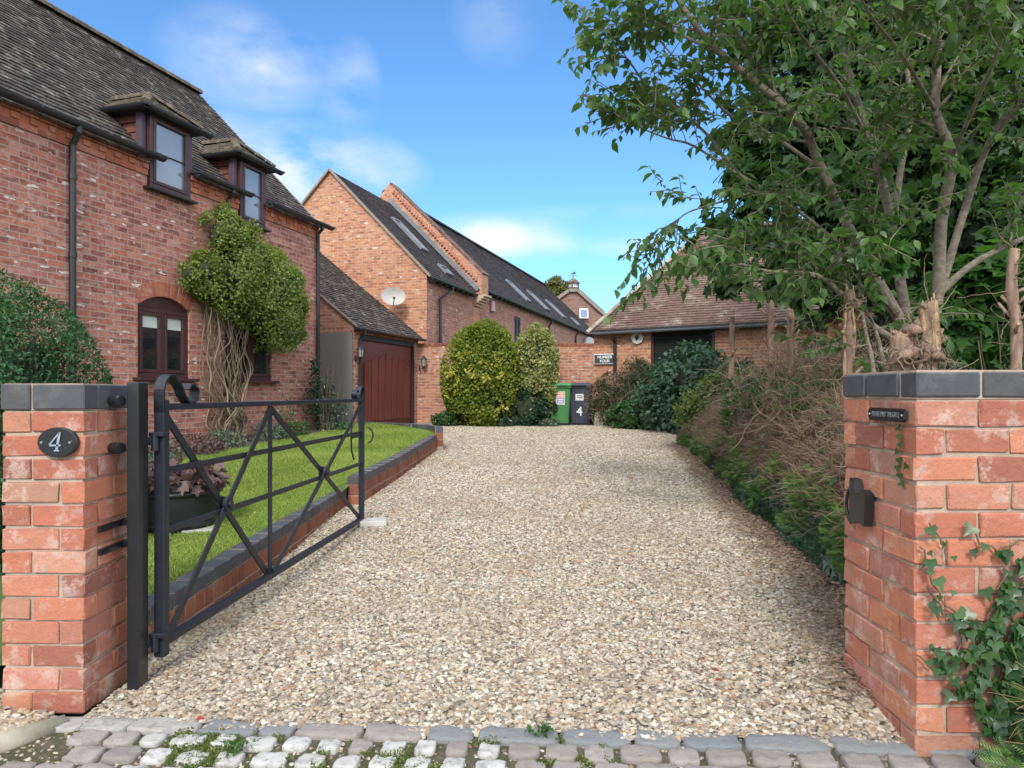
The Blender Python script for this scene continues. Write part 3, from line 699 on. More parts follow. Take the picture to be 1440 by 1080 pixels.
# ------------------------------------------------------------------ gate post and gate
GP = thing('gate_post', 'square black steel gate post strapped to the left brick pillar', 'gate post', (-1.695, 3.215, -.08))
mb = MB(); mb.box((-1.692, 3.215, .59), (.052, .09, 1.42), None, 0, .004); mb.build('post', M['black_metal'], GP)
for z in (1.215, 1.005):
    mb = MB(); mb.disc((-1.76, 3.17, z), (.9, -.3, 0), .026, .05, 16); mb.build('bolt', M['black_metal'], GP)
for z in (.66, .56):
    mb = MB(); mb.box((-1.785, 3.19, z), (.012, .22, .028), Matrix.Rotation(0, 3, 'Z')); mb.box((-1.755, 3.26, z), (.07, .02, .028)); mb.build('strap', M['black_metal'], GP)
GA = math.atan2(3.23, .246)
GT = thing('field_gate', 'open black iron gate with crossed braces and scrolled ends, left of the drive', 'gate', (-1.64, 3.33, .02), 0)
gd = Vector((math.cos(GA), math.sin(GA), 0)); gn = Vector((gd.y, -gd.x, 0)); g0 = Vector((-1.64, 3.33, 0))
def gp(s, z, o=0): return g0+gd*s+gn*o+Vector((0, 0, z))
GL = 3.26; ZB, ZT = .085, 1.185; zt2 = 1.18
mid = 1.22
def gbar(name, a, b_, w=.012, h=.042, off=0.0):
    mb = MB(); mb.bar(gp(a[0], a[1], off), gp(b_[0], b_[1], off), w, h, (0, 0, 1), 0, .002)
    return mb.build(name, M['gate_metal'], GT)
mb = MB(); mb.box(gp(0, .62), (.05, .05, 1.20), Matrix.Rotation(GA, 3, 'Z'), 0, .004); mb.build('hinge_stile', M['gate_metal'], GT)
mb = MB(); mb.box(gp(GL, .66), (.05, .045, 1.19), Matrix.Rotation(GA, 3, 'Z'), 0, .004); mb.build('latch_stile', M['gate_metal'], GT)
mb = MB(); mb.bar(gp(mid, ZB), gp(mid, ZT), .012, .045, (gd.x, gd.y, 0), 0, .002); mb.build('middle_stile', M['gate_metal'], GT)
mb = MB(); mb.bar(gp(.0, ZT), gp(GL, ZT), .045, .030, (0, 0, 1), 0, .003); mb.build('top_rail', M['gate_metal'], GT)
mb = MB(); mb.bar(gp(.0, ZB), gp(GL, ZB), .045, .035, (0, 0, 1), 0, .003); mb.build('bottom_rail', M['gate_metal'], GT)
z1, z2 = .885, .60
gbar('rail', (.02, z1), (GL, z1), .012, .032); gbar('rail', (.02, z2), (GL, z2), .012, .032)
for a, b_ in ((0.03, mid-.02), (mid+.02, GL-.03)):
    gbar('brace', (a, ZT-.02), (b_, ZB+.02), .012, .042, -.014); gbar('brace', (a, ZB+.02), (b_, ZT-.02), .012, .042, .014)
    mb = MB(); c = gp((a+b_)/2, (ZB+ZT)/2); mb.disc(c+gn*.02, gn, .045, .02, 20); mb.disc(c+gn*.032, gn, .022, .02, 14); mb.disc(c-gn*.02, -gn, .045, .02, 20); mb.build('boss', M['gate_metal'], GT)
def scroll(sgn, s0, k, wd):
    """flat bar rising over the stile, dipping to the rail and curling up"""
    P2 = [(0, 1.16), (0, 1.24)]
    P2 += [(.075-.075*math.cos(q), 1.25+.085*math.sin(q)) for q in np.linspace(.2, 2.0, 9)]
    P2 += [(.16, 1.28), (.19, 1.235)]
    P2 += [(.255+.06*math.cos(q), 1.255+.055*math.sin(q)) for q in np.linspace(3.6, 6.6, 12)]
    P2 += [(.262+.035*math.cos(q), 1.262+.033*math.sin(q)) for q in np.linspace(6.9, 9.2, 8)]
    mb = MB(); P3 = [(p[0]*k, 1.2+(p[1]-1.2)*k) for p in P2]
    th = .010
    L = []; 
    for i, (u, z) in enumerate(P3):
        a = P3[max(0, i-1)]; b_ = P3[min(len(P3)-1, i+1)]; tx, tz = b_[0]-a[0], b_[1]-a[1]; l = math.hypot(tx, tz); nx, nz = -tz/l*th/2, tx/l*th/2
        L.append([gp(s0+sgn*(u+nx), z+nz, -wd/2), gp(s0+sgn*(u+nx), z+nz, wd/2), gp(s0+sgn*(u-nx), z-nz, wd/2), gp(s0+sgn*(u-nx), z-nz, -wd/2)])
    vs = [p for q in L for p in q]; fs = []
    for i in range(len(L)-1):
        for k_ in range(4): k2 = (k_+1) % 4; fs.append((i*4+k_, i*4+k2, (i+1)*4+k2, (i+1)*4+k_))
    fs += [(3, 2, 1, 0), tuple(len(vs)-4+q for q in range(4))]
    mb.mesh(vs, fs); return mb.build('scroll', M['gate_metal'], GT)
scroll(1, -.02, 1.0, .05); scroll(-1, GL+.02, .82, .05)
for z in (1.03, .10):
    mb = MB(); c = g0+Vector((0, 0, z))
    mb.tube([Vector((-1.70, 3.255, z)), c+Vector((-.02, -.035, 0))], .010, 8); mb.disc(Vector((-1.668, 3.27, z)), (1, -.2, 0), .022, .012, 6)
    mb.tube([c+Vector((-.012, -.04, -.045)), c+Vector((-.012, -.04, .035))], .017, 10); mb.box(c+Vector((0, -.03, .03)), (.07, .05, .02), None, 0, .003)
    mb.build('hinge', M['gate_metal'], GT, False)
mb = MB()   # latch with spring handle near the free end
mb.tube([gp(GL-.28, 1.0, .0), gp(GL-.32, .9, .0), gp(GL-.31, .75, 0), gp(GL-.24, .66, 0)], .008, 6)
mb.bar(gp(GL-.32, .86), gp(GL+.05, .86), .014, .02)
mb.tube([gp(GL+.03, .86+.07*math.cos(q), .05+.05*math.sin(q)) for q in np.linspace(0, 3.1, 8)], .008, 6)
mb.build('latch', M['gate_metal'], GT, True)
pv = thing('paving_brick', 'flat pale paver lying on the gravel under the gate end', 'paver', (-1.30, 6.55, G(-1.3, 6.5)))
mb = MB(); mb.box((-1.28, 6.56, G(-1.3, 6.5)+.03), (.24, .2, .05), Matrix.Rotation(.2, 3, 'Z'), 0, .006); mb.build('block', M['paver'], pv)

# ------------------------------------------------------------------ stepped brick kerb round the lawn
def kerb_run(name, pts, ztop, label, closed_end=True, wd=.11):
    th_ = thing(name, label, 'low wall', (pts[0][0], pts[0][1], G(*pts[0])), 0, 'stepped edging walls round the lawn')
    cap = MB(); red = MB(); mo = MB(); r_ = random.Random(len(pts)*7+int(ztop[0]*100))
    seg = [math.dist(a, b_) for a, b_ in zip(pts, pts[1:])]; tot_ = sum(seg); s_ = 0
    def pos(s):
        for i, l in enumerate(seg):
            if s <= l or i == len(seg)-1:
                a, b_ = pts[i], pts[i+1]; q = s/l; return Vector((a[0]+(b_[0]-a[0])*q, a[1]+(b_[1]-a[1])*q, 0)), Vector((b_[0]-a[0], b_[1]-a[1], 0)).normalized()
            s -= l
    L = .228 if tot_ > 3 else .115
    n = int(tot_/L)
    for i in range(n):
        s0 = (i+.5)*tot_/n; p, d = pos(s0); A = Matrix.Rotation(math.atan2(d.y, d.x), 3, 'Z'); zt = ztop[0]+(ztop[1]-ztop[0])*s0/tot_
        cap.box((p.x, p.y, zt-.04), (tot_/n-.008, wd+.012, .085), A, r_.random(), .004)
        mo.box((p.x, p.y, zt-.285), (tot_/n-(.0 if 0 < i < n-1 else .02), wd+.002, .56), A)
        for k in range(2):
            for q in (-.25, .25):
                pq = p+d*q*tot_/n
                red.box((pq.x, pq.y, zt-.083-.115/2-k*.118), (tot_/n/2-.008, wd+.010, .108), A, r_.random(), .004)
    cap.build('coping', M['blue_brick'], th_); red.build('brick_course', M['kerb_brick'], th_); mo.build('mortar', M['mortar'], th_)
    return th_
kerb_run('edging_wall', [(-1.90, 3.38), (-1.78, 7.40)], (.155, .27), 'lowest step of blue capped edging wall, behind the open gate')
kerb_run('edging_wall', [(-1.66, 7.42), (-1.50, 9.0), (-1.32, 11.9)], (.375, .55), 'middle step of the edging wall between lawn and gravel')
kerb_run('edging_wall', [(-1.22, 11.95), (-1.26, 12.35), (-1.46, 12.9), (-1.80, 13.4), (-2.35, 14.0), (-3.2, 14.85)], (.67, .66), 'tallest curved step of the edging wall, round the lawn end by the garage')
HD = Vector((.2932, .956, 0)); HN = Vector((.956, -.2932, 0)); HW = Vector((-3.66, 13.35, 0))   # house line
def hp(s, a, z, o=HW, d=-1): return o+HD*(d*s)-HN*a+Vector((0, 0, z))     # s along the wall, a inward from it
def house_x(Y): return -3.66+(Y-13.35)*.2932/.956
def in_lawn(x, y): return 3.0 < y < 14.9 and x < kerbx(y)-.02 and (y > 3.36 or x < -2.14) and x > (house_x(y) if y < 13.4 else -3.9)
lawn = sheet('lawn', -8, -1, 3.0, 15.0, .1, .1, lambda x, y: lawnz(x, y)+.01*noise.noise((x, y, 7)), in_lawn, M['lawn_base'])
P_ = []
ru = random.Random(3)
while len(P_) < 150000:
    Y = 3.2+11.2*ru.random()**1.5; X = ru.uniform(-5.2, -1.2)
    if in_lawn(X, Y) and X < kerbx(Y)-.07 and X > house_x(Y)+.5 and X > -(Y*.52+.1): P_.append((X, Y, lawnz(X, Y)+.01*noise.noise((X, Y, 7))))
P_ = np.array(P_); n = len(P_); ln = (.022+.02*rng.random(n))*(1+.05*np.maximum(0, P_[:, 1]-5))
tone = np.array([noise.noise((p[0]*1.3, p[1]*1.3, 0)) for p in P_])
V, F, R = leaves(T_BLADE, P_, rvec(n)*np.array([1, 1, .4])+np.array([0, 0, .95]), rvec(n)*np.array([1, 1, .1]), ln, 1.3, np.clip(.5+.85*tone+.5*(rng.random(n)-.5), 0, 1))
tag(np_build('lawn_grass', V, F, R, M['grass']), 'short mown lawn grass inside the edging wall', 'grass', kind='stuff')

# ------------------------------------------------------------------ buildings
def wallface(mb, P, s0, s1, z0, ztop, holes=(), depth=.10, inn=None):
    """brick face with openings; P(s, a, z)->point; holes: (a,b,zsill,zhead_fn or number)"""
    zt = ztop if callable(ztop) else (lambda s: ztop)
    xs = {s0, s1}
    for h in holes:
        xs |= {h[0], h[1]}
        if callable(h[3]): xs |= {h[0]+(h[1]-h[0])*k/8 for k in range(9)}
    xs = sorted(xs)
    hh = lambda h, s: h[3](s) if callable(h[3]) else h[3]
    for a, b_ in zip(xs, xs[1:]):
        c_ = (a+b_)/2; hs = sorted([h for h in holes if h[0] < c_ < h[1]], key=lambda h: h[2]); za = zb = z0
        for h in hs:
            if h[2] > z0+1e-4: q = [(a, za), (b_, zb), (b_, h[2]), (a, h[2])]; mb.poly([P(s, 0, z) for s, z in q], q)
            if h[2] > z0+1e-4: mb.poly([P(a, 0, h[2]), P(b_, 0, h[2]), P(b_, depth, h[2]), P(a, depth, h[2])], [(a, 0), (b_, 0), (b_, depth), (a, depth)])
            ha, hb = hh(h, a), hh(h, b_)
            mb.poly([P(a, 0, ha), P(b_, 0, hb), P(b_, depth, hb), P(a, depth, ha)], [(a, 0), (b_, 0), (b_, depth), (a, depth)])
            za, zb = ha, hb
        q = [(a, za), (b_, zb), (b_, zt(b_)), (a, zt(a))]; mb.poly([P(s, 0, z) for s, z in q], q)
    for h in holes:
        for s in (h[0], h[1]):
            q = [(0, h[2]), (depth, h[2]), (depth, hh(h, s)), (0, hh(h, s))]; mb.poly([P(s, u, z) for u, z in q], [(u, z) for u, z in q])
def tiles(mb, O, E, U, L, H, keep=None, tw=.165, g=.10, th=.013, seed=0, jit=1.0, sag=0.0):
    """overlapping plain tiles from eave corner O, along E, up slope U"""
    r_ = random.Random(seed); N_ = E.cross(U); N_.normalize()
    if N_.z < 0: N_ = -N_
    nr = int(H/g)+1; nc = int(L/tw)+1; slopes = []
    for j in range(nr):
        v = j*g; offr = (j % 2)*.5*tw
        for i in range(-1, nc):
            u0 = max(0, i*tw+offr); u1 = min(L, (i+1)*tw+offr)
            if u1-u0 < .02: continue
            um = (u0+u1)/2
            if keep and not keep(um, v+g/2): continue
            u1 -= .004
            dz = r_.uniform(0, .006)*jit; dv = r_.uniform(-.006, .006)*jit; tl = r_.uniform(-.004, .004)*jit
            sg = sag*noise.noise((um*.6, v*.6, seed))
            def P(u, v_, h): return O+E*u+U*v_+N_*(h+sg)
            v0 = v+dv-.02; v1 = min(H, v+g+.015)
            a = P(u0, v0, th*1.7+dz-tl); b_ = P(u1, v0, th*1.7+dz+tl); c_ = P(u1, v1, th*.45); d = P(u0, v1, th*.45)
            a2 = P(u0, v0, th*.4+dz-tl); b2 = P(u1, v0, th*.4+dz+tl)
            r = min(1, max(0, .5+.3*noise.noise((um*.9, v*.9, seed+3.3))+r_.uniform(-.4, .4)))
            mb.mesh([a, b_, c_, d, a2, b2], [(0, 1, 2, 3), (4, 5, 1, 0), (4, 0, 3), (5, 2, 1)], r)
def ridge(mb, A, B, rad=.11, seed=0, L=.3):
    A = Vector(A); B = Vector(B); d = (B-A); n = max(1, int(d.length/L)); d = d/n; r_ = random.Random(seed)
    for i in range(n):
        p = A+d*i; q = A+d*(i+1)-d*.03
        e = d.normalized(); sd_ = e.cross(Vector((0, 0, 1))).normalized(); up = sd_.cross(e); vs = []
        for P, k in ((p, 1.0), (q, 1.06)):
            for a in np.linspace(-.15, math.pi+.15, 7): vs.append(P+sd_*math.cos(a)*rad*k+up*(math.sin(a)*rad*k*.8+r_.uniform(0, .006)))
        mb.mesh(vs, [(k, k+1, k+8, k+7) for k in range(6)]+[tuple(range(7)), tuple(range(13, 6, -1))], r_.random())
def gutter(mb, A, B, rad=.06, up=(0, 0, 1)):
    A = Vector(A); B = Vector(B); e = (B-A).normalized(); sd_ = e.cross(Vector((0, 0, 1))).normalized(); vs = []
    ang_ = np.linspace(math.pi, 2*math.pi, 9)
    for P in (A, B):
        for a in ang_: vs.append(P+sd_*math.cos(a)*rad+Vector((0, 0, math.sin(a)*rad)))
        for a in ang_[::-1]: vs.append(P+sd_*math.cos(a)*rad*.86+Vector((0, 0, math.sin(a)*rad*.86)))
    n = 18; mb.mesh(vs, [(k, (k+1) % n, (k+1) % n+n, k+n) for k in range(n)]+[tuple(range(n))[::-1], tuple(range(n, 2*n))])
    nb = max(1, int((B-A).length/.9))
    for k in range(nb+1):
        p = A+(B-A)*k/max(1, nb); mb.bar(p-e*.02+Vector((0, 0, -.01)), p+e*.02+Vector((0, 0, -.01)), rad*2.15, .03)
def winframe(par, P, s0, s1, z0, z1, cols=2, fw=.055, bars=(), mat='brown_frame', glass='glass_dark', dep=.06, name='window', split=None, blinds=None, a0=.0):
    """casement window in its opening: frame, panes"""
    w_ = MB()
    def bx(a, b_, c_, d, da=0.0, th=.06): 
        C_ = P((a+b_)/2, dep+da, (c_+d)/2); X = (P(1, 0, 0)-P(0, 0, 0)).normalized(); Y_ = (P(0, 1, 0)-P(0, 0, 0)).normalized()
        w_.box(C_, (abs(b_-a), th, abs(d-c_)), Matrix((X, Y_, Vector((0, 0, 1)))).transposed(), 0, .004)
    bx(s0, s1, z0, z0+fw); bx(s0, s1, z1-fw, z1)
    bx(s0, s0+fw, z0+fw, z1-fw); bx(s1-fw, s1, z0+fw, z1-fw)
    W_ = (s1-s0)/cols
    for c_ in range(1, cols): bx(s0+W_*c_-.03, s0+W_*c_+.03, z0+fw, z1-fw)
    iw = fw*.8; cells = []
    for c_ in range(cols):
        a = s0+fw if c_ == 0 else s0+W_*c_+.03; b_ = s1-fw if c_ == cols-1 else s0+W_*(c_+1)-.03
        bx(a+.003, b_-.003, z0+fw+.003, z0+fw+iw, -.012, .05); bx(a+.003, b_-.003, z1-fw-iw, z1-fw-.003, -.012, .05)
        bx(a+.003, a+iw, z0+fw+iw, z1-fw-iw, -.012, .05); bx(b_-iw, b_-.003, z0+fw+iw, z1-fw-iw, -.012, .05)
        for zb in bars: bx(a+iw, b_-iw, zb-.008, zb+.008, -.008, .02)
        cells.append((a+iw, b_-iw, z0+fw+iw, z1-fw-iw))
    f = w_.build(name, M[mat], par)
    for a, b_, c_, d in cells:
        g = MB(); e = .004
        g.mesh([P(a-e, dep, c_-e), P(b_+e, dep, c_-e), P(b_+e, dep, d+e), P(a-e, dep, d+e), P(a-e, dep+.01, c_-e), P(b_+e, dep+.01, c_-e), P(b_+e, dep+.01, d+e), P(a-e, dep+.01, d+e)],
               [(0, 1, 2, 3), (7, 6, 5, 4), (0, 4, 5, 1), (1, 5, 6, 2), (2, 6, 7, 3), (3, 7, 4, 0)])
        g.build('pane', M[glass], f)
        if blinds:
            g = MB(); zb = d-(d-c_)*blinds[0]; mx_ = blinds[1]
            g.mesh([P(a, dep-.004, zb), P(b_, dep-.004, zb), P(b_, dep-.004, d), P(a, dep-.004, d), P(a, dep-.001, zb), P(b_, dep-.001, zb), P(b_, dep-.001, d), P(a, dep-.001, d)], [(0, 1, 2, 3), (7, 6, 5, 4), (0, 4, 5, 1)])
            g.build('blind', M[mx_], f)
    return f
def pipe(par, pts, rad=.034, name='downpipe', mat='black_plastic', brackets=True):
    mb = MB(); pts = [Vector(p) for p in pts]; mb.tube(pts, rad, 12)
    a, b_ = pts[-1], pts[-2]
    if abs(a.z-b_.z) > .8:
        n = int(abs(a.z-b_.z)/1.1)+1
        for k in range(n):
            p = b_+(a-b_)*(k+.4)/n; mb.tube([p-Vector((0, 0, .03)), p+Vector((0, 0, .03))], rad*1.22, 12)
    return mb.build(name, M[mat], par, False)

# --- the cottage on the left
H = thing('cottage', 'red brick cottage with dormer windows and dark tiled roof, left', 'house', (-3.66, 13.35, .45))
EZ = 4.42; PITCH = 45.6; tp = math.tan(math.radians(PITCH)); RA = 2.75; RZ = EZ+RA*tp
S_END = 13.0
seg_arch = lambda a, b_, zs, rise: (lambda s: zs+rise*(1-((s-(a+b_)/2)/((b_-a)/2))**2))
GW1 = (3.29, 4.23, 1.46, seg_arch(3.29, 4.23, 2.42, .15)); GW2 = (1.385, 2.405, 1.46, seg_arch(1.385, 2.405, 2.42, .15))
D1 = (3.316, 4.07, 3.99, 5.0); D2 = (1.60, 2.24, 3.96, 4.97)
mb = MB()
wallface(mb, lambda s, a, z: hp(s, a, z), 0, S_END, .2, EZ, [GW1, GW2, (D1[0], D1[1], D1[2], EZ-.001), (D2[0], D2[1], D2[2], EZ-.001)])
# far end gable and near end, back wall
def gp1(s): return [(hp(s, 0, .2), (0, .2)), (hp(s, 0, EZ), (0, EZ)), (hp(s, RA, RZ-.03), (RA, RZ)), (hp(s, 2*RA, EZ), (2*RA, EZ)), (hp(s, 2*RA, .2), (2*RA, .2))]
for s in (0, S_END): g = gp1(s); mb.poly([p for p, _ in g], [u for _, u in g])
mb.poly([hp(0, 2*RA, .2), hp(S_END, 2*RA, .2), hp(S_END, 2*RA, EZ), hp(0, 2*RA, EZ)], [(0, 0), (S_END, 0), (S_END, 4), (0, 4)])
mb.build('wall', M['brick_house'], H)
# projecting dentil course under the eaves, in the wall's brick
ru = random.Random(8); MH = Matrix((HD, -HN, Vector((0, 0, 1)))).transposed()
for (a, b_) in ((0, D2[0]), (D2[1], D1[0]), (D1[1], S_END)):
    mb = MB(); k = a; i = 0
    mb.box(hp((a+b_)/2, -.004, EZ-.16), (b_-a, .024, .225), MH, .3)
    while k < b_-.02:
        e = min(b_, k+.225); mb.box(hp((k+e)/2, -.02, EZ-.085), (e-k-.008, .06, .066), MH, ru.random(), .004)
        mb.box(hp((k+e)/2, -.008, EZ-.245), (e-k-.008, .03, .066), MH, ru.random(), .004)
        mb.box(hp(min(b_, k+.05), -.015, EZ-.16), (.10, .04, .07), MH, ru.random(), .004); k += .225
    mb.build('dentil_course', M['dentil'], H)
for g in (GW1, GW2):     # arches of bricks on edge over the ground-floor windows
    mb = MB(); a, b_ = g[0], g[1]; n = 15
    for k in range(n):
        s = a-.02+(b_-a+.04)*(k+.5)/n; z = g[3](min(max(s, a), b_)); sl = -(s-(a+b_)/2)*1.05
        Mx = Matrix((HD, -HN, Vector((0, 0, 1)))).transposed() @ Matrix.Rotation(sl*.9, 3, 'Y')
        mb.box(hp(s, .045, z+.108), ((b_-a)/n-.006, .10, .205), Mx, ru.random(), .004)
    mb.build('window_arch', M['dentil'], H)
for g, bl in ((GW1, (.22, 'blind')), (GW2, None)):
    P = lambda s, a, z: hp(s, a, z)
    f = winframe(H, P, g[0]+.004, g[1]-.004, g[2]+.004, 2.40, 2, .06, blinds=bl)
    mb = MB(); n = 12; a, b_ = g[0]+.004, g[1]-.004
    vs = [hp(a+(b_-a)*k/n, .045, 2.404) for k in range(n+1)]+[hp(a+(b_-a)*k/n, .045, g[3](a+(b_-a)*k/n)-.004) for k in range(n+1)]
    vs += [hp(a+(b_-a)*k/n, .085, 2.404) for k in range(n+1)]+[hp(a+(b_-a)*k/n, .085, g[3](a+(b_-a)*k/n)-.004) for k in range(n+1)]
    m_ = n+1; mb.mesh(vs, [(k, k+1, k+1+m_, k+m_) for k in range(n)]+[(k+2*m_, k+3*m_, k+1+3*m_, k+1+2*m_) for k in range(n)]+[(k, k+2*m_, k+1+2*m_, k+1) for k in range(n)])
    mb.build('arch_panel', M['brown_frame'], f)
    mb = MB(); mb.box(hp((g[0]+g[1])/2, -.03, g[2]-.022), (g[1]-g[0]+.16, .16, .04), Matrix((HD, -HN, Vector((0, 0, 1)))).transposed(), 0, .004); mb.build('sill', M['brown_frame'], f)
# dormers
def dormer(D, k):
    s0, s1, z0, z1 = D; de = z1+.03; mid_ = (s0+s1)/2
    P = lambda s, a, z: hp(s, a-.075, z)
    f = winframe(H, P, s0+.004, s1-.004, z0+.01, z1, 1, .06, bars=(z0+(z1-z0)*.5,), glass='glass_sky', name='dormer_window', blinds=None)
    g = MB(); g.box(hp(mid_, .2, (z0+z1)/2), ((s1-s0)*.9, .02, (z1-z0)*.9), Matrix((HD, -HN, Vector((0, 0, 1)))).transposed()); g.build('curtain', M['curtain'], f)
    mb = MB(); mb.box(hp(mid_, -.05, z0-.012), (s1-s0+.14, .12, .03), Matrix((HD, -HN, Vector((0, 0, 1)))).transposed(), 0, .003); mb.build('sill', M['dark_timber'], f)
    for s, sg in ((s1, 1), (s0, -1)):
        mb = MB(); n = 4; r_ = random.Random(k)
        for j in range(n):   # boarded cheeks
            za = EZ+.06+(z1-EZ-.06)*j/n; zb = EZ+.06+(z1-EZ-.06)*(j+1)/n-.012; ab = (zb-EZ)/tp
            mb.mesh([hp(s, .10, za), hp(s, ab+.05, za), hp(s, ab+.05, zb), hp(s, .10, zb), hp(s+sg*.03, .10, za), hp(s+sg*.03, ab+.05, za), hp(s+sg*.018, ab+.05, zb), hp(s+sg*.018, .10, zb)],
                    [(0, 1, 2, 3), (7, 6, 5, 4), (0, 4, 5, 1), (3, 2, 6, 7), (0, 3, 7, 4), (1, 5, 6, 2)])
        mb.build('cheek', M['timber'], f)
        mb = MB(); mb.box(hp(s+sg*.045, .06, (EZ+.02+z1)/2+.02), (.085, .09, z1-EZ-.04), Matrix((HD, -HN, Vector((0, 0, 1)))).transposed(), 0, .003); mb.build('corner_post', M['purple_frame'], f)
    # hipped little roof
    e0, e1, ef = s0-.15, s1+.15, -.11; zr = de+.35; rh = .30; ra = (zr-EZ)/tp; rf = ef+.44
    A1, A0 = hp(e1, ef, de), hp(e0, ef, de); aeb = (de-EZ)/tp
    B1, B0 = hp(e1, aeb, de), hp(e0, aeb, de); R0 = hp(mid_, rf, zr); R1 = hp(mid_, ra, zr)
    rt = MB(); N = 5
    def course(Pa, Pb, Qa, Qb, seed):     # from eave edge Pa-Pb up to Qa-Qb
        r_ = random.Random(seed)
        for j in range(N):
            a0, a1 = Pa.lerp(Qa, j/N), Pa.lerp(Qa, (j+1.1)/N) if j < N-1 else Qa; b0, b1 = Pb.lerp(Qb, j/N), Pb.lerp(Qb, (j+1.1)/N) if j < N-1 else Qb
            m_ = max(1, int((b0-a0).length/.15))
            for i in range(m_):
                up = Vector((0, 0, .028+r_.uniform(0, .012))); lo = Vector((0, 0, .004))
                q = [a0.lerp(b0, i/m_)+up, a0.lerp(b0, (i+.97)/m_)+up, a1.lerp(b1, (i+.97)/m_)+lo, a1.lerp(b1, i/m_)+lo, a0.lerp(b0, i/m_)+lo, a0.lerp(b0, (i+.97)/m_)+lo]
                rt.mesh(q, [(0, 1, 2, 3), (4, 5, 1, 0), (4, 0, 3), (5, 2, 1)], r_.random())
    course(A1, A0, R0, R0, 1); course(B1, A1, R1, R0, 2); course(A0, B0, R0, R1, 3)
    ridge(rt, R0-HN*(-.02)+Vector((0, 0, 0)), R1, .085, 4, .22); ridge(rt, A1+Vector((0, 0, .03)), R0+Vector((0, 0, .02)), .06, 5, .16); ridge(rt, A0+Vector((0, 0, .03)), R0+Vector((0, 0, .02)), .06, 6, .16)
    rt.build('dormer_roof', M['tile_moss'], f)
    sf = MB(); sf.mesh([A1, A0, B0, B1, A1-Vector((0, 0, .06)), A0-Vector((0, 0, .06)), B0-Vector((0, 0, .06)), B1-Vector((0, 0, .06))], [(0, 1, 2, 3), (7, 6, 5, 4), (0, 4, 5, 1), (1, 5, 6, 2), (3, 7, 4, 0)]); sf.build('soffit', M['dark_timber'], f)
    gt = MB(); dz = Vector((0, 0, -.01)); gutter(gt, hp(e1+.02, ef-.04, de)+dz, hp(e0-.12, ef-.04, de)+dz, .058); gutter(gt, hp(e1+.04, ef-.06, de)+dz, hp(e1+.04, aeb-.05, de)+dz, .058)
    gt.build('dormer_gutter', M['black_plastic'], f)
dormer(D1, 1); dormer(D2, 2)
# main roof
U = (-HN*math.cos(math.radians(PITCH))+Vector((0, 0, math.sin(math.radians(PITCH))))); OV = .12
O = hp(S_END, 0, EZ)-U*OV; L = S_END+.07; SL = RA/math.cos(math.radians(PITCH))+OV
def keep(u, v):
    s = S_END-u; a = (v-OV)*math.cos(math.radians(PITCH)); z = EZ+a*tp
    for D in (D1, D2):
        if D[0]-.02 < s < D[1]+.02 and z < D[3]+.05: return False
        mid_ = (D[0]+D[1])/2; hw = (D[1]-D[0])/2+.16; zr = D[3]+.43
        if abs(s-mid_) < hw*(zr-z)/.40 and D[3]+.03 < z < zr: return False
    return True
mb = MB(); tiles(mb, O, HD, U, L, SL, keep, seed=1, sag=.012)
U2 = (HN*math.cos(math.radians(PITCH))+Vector((0, 0, math.sin(math.radians(PITCH)))))
mb.poly([hp(-.07, 2*RA, EZ), hp(S_END, 2*RA, EZ), hp(S_END, RA, RZ), hp(-.07, RA, RZ)], r=.4)
rf = mb.build('roof', M['tile_dark'], H)
mb = MB()    # boarding under the tiles, cut round the dormers
for (a, b_) in ((-.05, D2[0]-.02), (D2[1]+.02, D1[0]-.02), (D1[1]+.02, S_END)):
    mb.poly([hp(a, -.06, EZ-.07), hp(b_, -.06, EZ-.07), hp(b_, RA, RZ-.015), hp(a, RA, RZ-.015)])
for D in (D2, D1):
    aa = (D[3]+.05-EZ)/tp; mb.poly([hp(D[0]-.02, aa, D[3]+.04), hp(D[1]+.02, aa, D[3]+.04), hp(D[1]+.02, RA, RZ-.015), hp(D[0]-.02, RA, RZ-.015)])
mb.build('underlay', M['dark_timber'], rf)
mb = MB(); ridge(mb, hp(S_END, RA, RZ), hp(-.06, RA, RZ), .12, 5, .32); mb.build('ridge', M['tile_moss'], rf)
mb = MB(); a = hp(-.05, -.06, EZ-.05); b_ = hp(-.05, RA, RZ-.02); mb.bar(a, b_, .04, .05, (0, 0, 1)); mb.build('verge', M['stone_trim'], rf)
for (a, b_) in ((D1[1]-.13, S_END), (D2[1]-.12, D1[0]-.02), (-.28, D2[0]-.02)):
    mb = MB(); gutter(mb, hp(b_, -.15, EZ-.01), hp(a, -.15, EZ-.01), .062); mb.build('gutter', M['black_plastic'], H)
pipe(H, [hp(5.24, -.15, EZ-.05), hp(5.24, -.15, EZ-.12), hp(5.24, -.055, EZ-.27), hp(5.24, -.055, .5)], .038)
pipe(H, [hp(2.535, -.15, EZ-.05), hp(2.535, -.15, EZ-.10), hp(2.535, -.055, EZ-.2), hp(2.535, -.055, .5)], .034)
pipe(H, [hp(.05, -.15, EZ-.05), hp(.05, -.15, EZ-.10), hp(.05, -.055, EZ-.2), hp(.05, -.055, .6)], .034)

